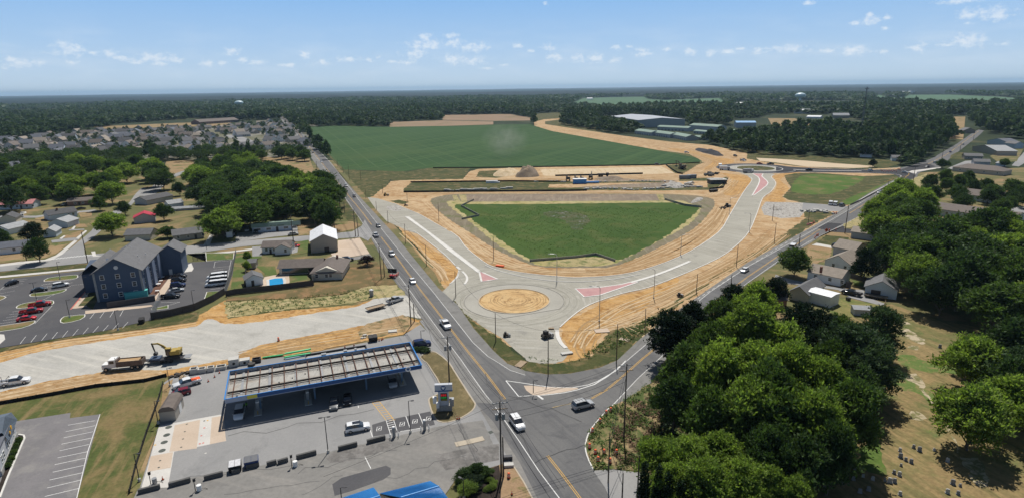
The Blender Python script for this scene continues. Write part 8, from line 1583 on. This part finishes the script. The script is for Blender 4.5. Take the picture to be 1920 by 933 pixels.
def debris(path, n, size, mat, label, name, jit=.7, stuff=False, long=1):
    w = [G(*p)[:2] for p in path]; m = MB()
    for k in range(n):
        t = rd.random()*(len(w)-1); i = int(t); q = w[i]+(w[i+1]-w[i])*(t-i); s = size*rd.uniform(.4, 1.2)
        m.box(q[0]+rd.uniform(-jit, jit), q[1]+rd.uniform(-jit, jit), s*.3, s*long, s*rd.uniform(.5, 1), s*rd.uniform(.4, .8), rd.uniform(0, 3) if long < 2 else rd.uniform(-.15, .15))
    return tag(m.build(name, mat), label, 'debris', kind='stuff')
debris(Z(*R3, (540, 820), (760, 815), (900, 825), (1100, 815), (1300, 800), (1420, 805)), 150, 1.3, CONCB, 'pale concrete rubble strewn along the fence of the weed strip', 'rubble', 1.3)
debris(Z(*F1, (330, 410), (600, 400), (800, 415), (1230, 425), (1440, 405), (1900, 400), (2400, 410)), 70, 1.2, CONCB, 'pale blocks scattered along the upper weed strip', 'rubble', 1)
debris([(835, 357.5), (860, 357.5), (905, 356), (925, 356), (945, 354), (960, 354)], 30, 1.6, CONCB, 'white pipes and blocks lying in the left weed strip', 'rubble', .6, long=2.5); debris([(917, 343), (933, 343)], 4, 3, WHITE, 'long white pipes in the weed strip', 'rubble', .3, long=3)
debris(Z(*A8, (345, 305), (430, 300), (500, 315)), 26, 1.8, CONCB, 'white rubble blocks beside the gravel yard', 'rubble', 2); debris(Z(*A8, (355, 380), (400, 365)), 12, .9, plain('debris_pink', (.5, .22, .2), .8), 'pinkish barrier pieces at the verge', 'rubble', .6)
debris(Z(*D2, (880, 420), (940, 400), (970, 385)), 22, 2.2, MATS['stack_grey'], 'dark machine parts and scrap in the spoil yard', 'scrap', 2.5); debris(Z(*D2, (390, 540), (520, 530), (640, 545), (700, 490)), 60, 1.8, CONCB, 'broken concrete on the rubble heap', 'rubble', 2.5)
debris(Z(*C5, (660, 520), (760, 490), (860, 470)), 30, .8, plain('scrap_dark', (.06, .05, .045), .9, var=.5), 'dark scrap piled beside the concrete boxes', 'scrap', .7); debris(Z(*C5, (760, 545), (830, 510)), 8, .7, WOODL, 'pale timber scraps beside the loaded pickup', 'scrap', .5)
debris(Z(*B3, (1260, 150), (1350, 130)), 9, .8, CONCB, 'white scraps on the orange soil near the bin', 'scrap', .9); debris(Z(*D2, (1020, 790), (1100, 770)), 20, .8, MATS['scrap_dark'], 'dark brush heap by the new road', 'scrap', 1.6)
def slab(q, sx, sy, sz, mat, label, name, rz_=.4, cat='slab'): g = G(*q); m = MB().box(0, 0, sz/2, sx, sy, sz); o = m.build(name, mat); o.location = (g[0], g[1], .13); o.rotation_euler = (0, 0, rz_); return tag(o, label, cat)
slab(Z(*B3, (1537, 98))[0], 2.4, 1.6, .25, CONCB, 'pale concrete slab on the soil patch near the utility pole', 'concrete_slab', .2); slab(Z(*B5, (920, 728))[0], 1.8, 3.4, .12, WOODL, 'tan board lying on the grass verge', 'board', -.5); slab(Z(*B5, (1465, 503))[0], 4.0, 2.5, .1, CONCT, 'pale board on the orange slope', 'board', .1); slab(Z(*B5, (1617, 563))[0], 2.6, 1.6, .1, CONCT, 'pale board in the weeds by the pine', 'board', -.5)
slab(Z(*B5, (1230, 657))[0], 3, 1.2, .3, CONCB, 'rough concrete piece at the end of the curb pipes', 'concrete_slab', .3); slab(Z(*B5, (780, 70))[0], 3.2, 1.0, .5, ORANGE, 'orange barrier lying at the edge of the tan soil', 'plastic_barrier', -.4, 'barrier'); slab(Z(*B5, (1125, 490))[0], 1.5, .8, .3, WOODL, 'small timber piece behind the machine', 'board', 0)
slab(Z(*C7, (545, 262))[0], 1.8, .9, .5, CONCB, 'white block stack in the corner bed', 'block_stack', .1); slab(Z(*C7, (537, 198))[0], 1.7, .7, .7, DSTEEL, 'dark utility box beside the double pole', 'utility_box', .1, 'box'); slab((1590, 563), 1, 1, 1, DSTEEL, 'grill beside the flat roofed garage', 'grill', .1, 'grill')
# weeds, shrubs
for i, (q, H, R, k) in enumerate([((255, 335), 2.6, 1.7, 'darkmid'), ((160, 375), 2.4, 1.9, 'darkmid'), ((225, 430), 2.2, 1.8, 'dark'), ((195, 490), 2.4, 1.9, 'midb'), ((340, 335), 1.8, 1.6, 'mid'), ((120, 420), 1.8, 1.2, 'darkmid'), ((365, 380), .9, .8, 'bright'), ((395, 385), .8, .7, 'bright'), ((415, 410), .8, .75, 'bright'), ((405, 440), .9, .8, 'bright'), ((375, 458), .9, .9, 'bright'), ((335, 466), .5, .5, 'bright')]):
    g = G(*Z(*C7, q)[0]); tree_xy(g[0], g[1]-.5, H, R, k, '%s shrub, %s in the dark mulch bed at the bottom' % ('pale round' if i > 5 else 'large rounded', ORD[i]), 'shrubs in the mulch bed', name='shrub', cat='shrub')
for i, q in enumerate(Z(*B3, (1745, 265), (1790, 262), (1825, 270))): g = G(*q); tree_xy(g[0], g[1], 1.2, 1.3, 'darkmid', 'low dark juniper, %s of three at the canopy corner' % ORD[i], 'junipers at the canopy corner', name='shrub', cat='shrub')
def tufts(name, poly, n, size, mat, seed, label, hgt_=.5):
    r = np.random.default_rng(seed); w = np.array([G(*p)[:2] for p in poly]); lo, hi = w.min(0), w.max(0); q = r.uniform(lo, hi, (n*3, 2)); q = q[inpoly(q[:, 0], q[:, 1], [tuple(a) for a in w])][:n]
    nz = np.sin(q[:, 0]*.9+seed)*np.sin(q[:, 1]*.7)+.5*np.sin(q[:, 0]*2.3+q[:, 1]*1.7); q = q[nz > -.25]; k = len(q); q = np.repeat(q, 5, 0); m = len(q)
    p = np.c_[q+r.normal(size=(m, 2))*size*.6, r.uniform(.05, hgt_, m)]; nr = r.normal(size=(m, 3))*.6+[0, 0, 1]; nr /= np.linalg.norm(nr, axis=1)[:, None]; t1 = np.cross(nr, r.normal(size=(m, 3))); t1 /= np.linalg.norm(t1, axis=1)[:, None]; t2 = np.cross(nr, t1); s = size*r.uniform(.3, .8, m)[:, None]
    v = np.stack([p-t1*s, p-t2*s*.5, p+t1*s, p+t2*s*.5], 1).reshape(-1, 3); o = bpy.data.objects.new(name, qmesh(name, v, np.arange(len(v)).reshape(-1, 4), mat)); COL.objects.link(o); tag(o, label, 'weeds', kind='stuff')
tufts('weeds', [(1098, 832), (1109, 800), (1142, 765), (1180, 745), (1240, 700), (1300, 760), (1300, 880), (1200, 885), (1114, 880)], 2600, .35, LEAFM, 1, 'low weeds and brush on the corner verge', .6)
tufts('brush', [(1150, 790), (1200, 740), (1240, 740), (1240, 870), (1150, 870)], 1500, .35, plain('brush_brown', (.16, .10, .06), .9, var=.4), 2, 'dead brown brush on the corner verge', .5)
tufts('weeds', [(868, 586), (900, 608), (945, 640), (990, 672), (1048, 684), (1110, 672), (1200, 632), (1150, 640), (1060, 676), (990, 668), (930, 640)], 900, .3, LEAFM, 3, 'weeds on the grass edge of the junction', .35)
tufts('weeds', [(425, 566), (560, 556), (690, 540), (700, 560), (560, 580), (425, 594)], 1400, .3, LEAFM, 4, 'weeds growing in the straw field', .4); tufts('weeds', [(1110, 655), (1160, 620), (1230, 590), (1215, 620), (1150, 655), (1080, 680)], 900, .4, LEAFM, 5, 'tall weeds beside the dark pine', .8)
tufts('reeds', [(885, 395), (1000, 386), (1290, 392), (1200, 458), (1150, 482), (1010, 482), (950, 448)], 9000, .22, leafmat('leaves_reed', (.06, .11, .02), (.08, .13, .03), (.09, .12, .03)), 6, 'tall grass filling the basin', .35)
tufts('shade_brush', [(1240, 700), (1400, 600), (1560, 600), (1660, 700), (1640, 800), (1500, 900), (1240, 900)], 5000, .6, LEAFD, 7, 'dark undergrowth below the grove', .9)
# gravestones
GS = Z(*B8, (318, 715), (320, 745), (323, 785), (315, 830), (382, 700), (409, 715), (478, 712), (370, 770), (290, 820), (270, 862), (247, 855), (292, 862), (318, 920), (565, 870), (600, 880), (540, 912), (590, 918), (80, 745), (145, 835), (130, 910), (100, 850), (60, 800), (50, 870), (170, 900), (190, 850), (28, 770), (105, 805), (540, 765), (345, 760), (505, 230))
for i, q in enumerate(GS):
    g = G(*q); s = [.6, .8, .45, .7][i % 4]; m = MB(); m.xprism([(-s*.4, 0), (s*.4, 0), (s*.4, s), (s*.25, s*1.2), (-s*.25, s*1.2), (-s*.4, s)], -.12, .12); m.box(0, 0, .08, s, .4, .16)
    o = m.build('gravestone', plain('granite_grey' if i % 3 else 'granite_pale', (.22, .22, .22) if i % 3 else (.4, .39, .36), .7)); o.location = (g[0], g[1], .1); o.rotation_euler = (0, 0, -.5+random.uniform(-.15, .15)); tag(o, None, 'gravestone', 'gravestones in the cemetery'); o['pale'] = i % 3 == 0
for k, o in enumerate(sorted([x for x in bpy.data.objects if x.name.startswith('gravestone')], key=lambda x: P(x.location)[0])): o['label'] = 'upright %s gravestone, %s from the left in the dry cemetery' % ('pale' if o['pale'] else 'grey', ORD[k]); del o['pale']
# people at the pumps (worker with hi-vis top)
g = G(*Z(*B3, (290, 765))[0])
def person(loc, rz_, label, top, legs):
    o = empty('person', loc, rz_, label, 'person'); me = bpy.data.meshes.new('body'); V = [(0, 0, .95), (0, 0, 1.2), (0, 0, 1.45), (0, 0, 1.58), (0, .02, 1.72), (-.2, 0, 1.42), (-.27, .05, 1.15), (-.24, .2, .95), (.2, 0, 1.42), (.28, .05, 1.15), (.24, .22, 1.0), (-.1, 0, .9), (-.11, .03, .5), (-.11, 0, .07), (-.11, .14, .04), (.1, 0, .9), (.12, -.02, .5), (.12, -.05, .07), (.12, .09, .04)]
    E = [(0, 1), (1, 2), (2, 3), (3, 4), (2, 5), (5, 6), (6, 7), (2, 8), (8, 9), (9, 10), (0, 11), (11, 12), (12, 13), (13, 14), (0, 15), (15, 16), (16, 17), (17, 18)]
    me.from_pydata(V, E, []); b = bpy.data.objects.new('body', me); COL.objects.link(b); b.parent = o
    md = b.modifiers.new('skin', 'SKIN'); R_ = [.15, .15, .17, .06, .11, .07, .05, .04, .07, .05, .04, .1, .075, .05, .04, .1, .075, .05, .04]
    for i, sv in enumerate(me.skin_vertices[0].data): sv.radius = (R_[i], R_[i]*.8 if i < 3 else R_[i]); sv.use_root = i == 0
    b.modifiers.new('sub', 'SUBSURF').levels = 1
    me.materials.append(legs); h = MB().ball((0, .02, 1.8), .1, 10); h.build('cap', BLACK, o); MB().tube([(0, 0, 1.0), (0, 0, 1.25), (0, 0, 1.47)], [.21, .22, .2], 10).build('vest', top, o); return o
person((g[0], g[1], .15), 2.5, 'person in a bright green safety vest under the left canopy end', plain('hi_vis', (.25, .75, .05), .7), plain('trousers_dark', (.03, .03, .045), .9))
# ================================================================== HAZE
HZ = MB().box(0, 0, 75, 60400, 60400, 154); hz = HZ.build('haze', bpy.data.materials.new('haze_air')); hm = hz.data.materials[0]; hm.use_nodes = True; t = hm.node_tree; t.nodes.remove(t.nodes['Principled BSDF'])
pv = t.nodes.new('ShaderNodeVolumePrincipled'); pv.inputs['Color'].default_value = (.52, .76, 1, 1); pv.inputs['Density'].default_value = 5.2e-5; pv.inputs['Anisotropy'].default_value = .3; t.links.new(pv.outputs[0], t.nodes['Material Output'].inputs['Volume'])
tag(hz, 'thin blue summer haze over the whole plain', 'haze', kind='stuff')

ds = MB().ball((0, 0, 0), 1, 20); g = G(948, 300)
o = ds.build('dust_plume', bpy.data.materials.new('dust_air'), smooth=True); o.location = (g[0], g[1]+10, 18); o.scale = (24, 60, 17); m = o.data.materials[0]; m.use_nodes = True; t = m.node_tree; t.nodes.remove(t.nodes['Principled BSDF'])
pv = t.nodes.new('ShaderNodeVolumePrincipled'); pv.inputs['Color'].default_value = (.9, .85, .78, 1); gt = t.nodes.new('ShaderNodeTexGradient'); gt.gradient_type = 'SPHERICAL'; tc = t.nodes.new('ShaderNodeTexCoord'); t.links.new(tc.outputs['Object'], gt.inputs[0])
dn = noise(t, tc.outputs['Object'], 2.2, 3); mu = t.nodes.new('ShaderNodeMath'); mu.operation = 'MULTIPLY'; t.links.new(gt.outputs['Fac'], mu.inputs[0]); t.links.new(ramp(t, dn, .35, .7), mu.inputs[1]); m2 = t.nodes.new('ShaderNodeMath'); m2.operation = 'MULTIPLY'; t.links.new(mu.outputs[0], m2.inputs[0]); m2.inputs[1].default_value = .011
t.links.new(m2.outputs[0], pv.inputs['Density']); t.links.new(pv.outputs[0], t.nodes['Material Output'].inputs['Volume'])
tag(o, 'faint plume of dust drifting over the crop field behind the soil mounds', 'dust', kind='stuff')
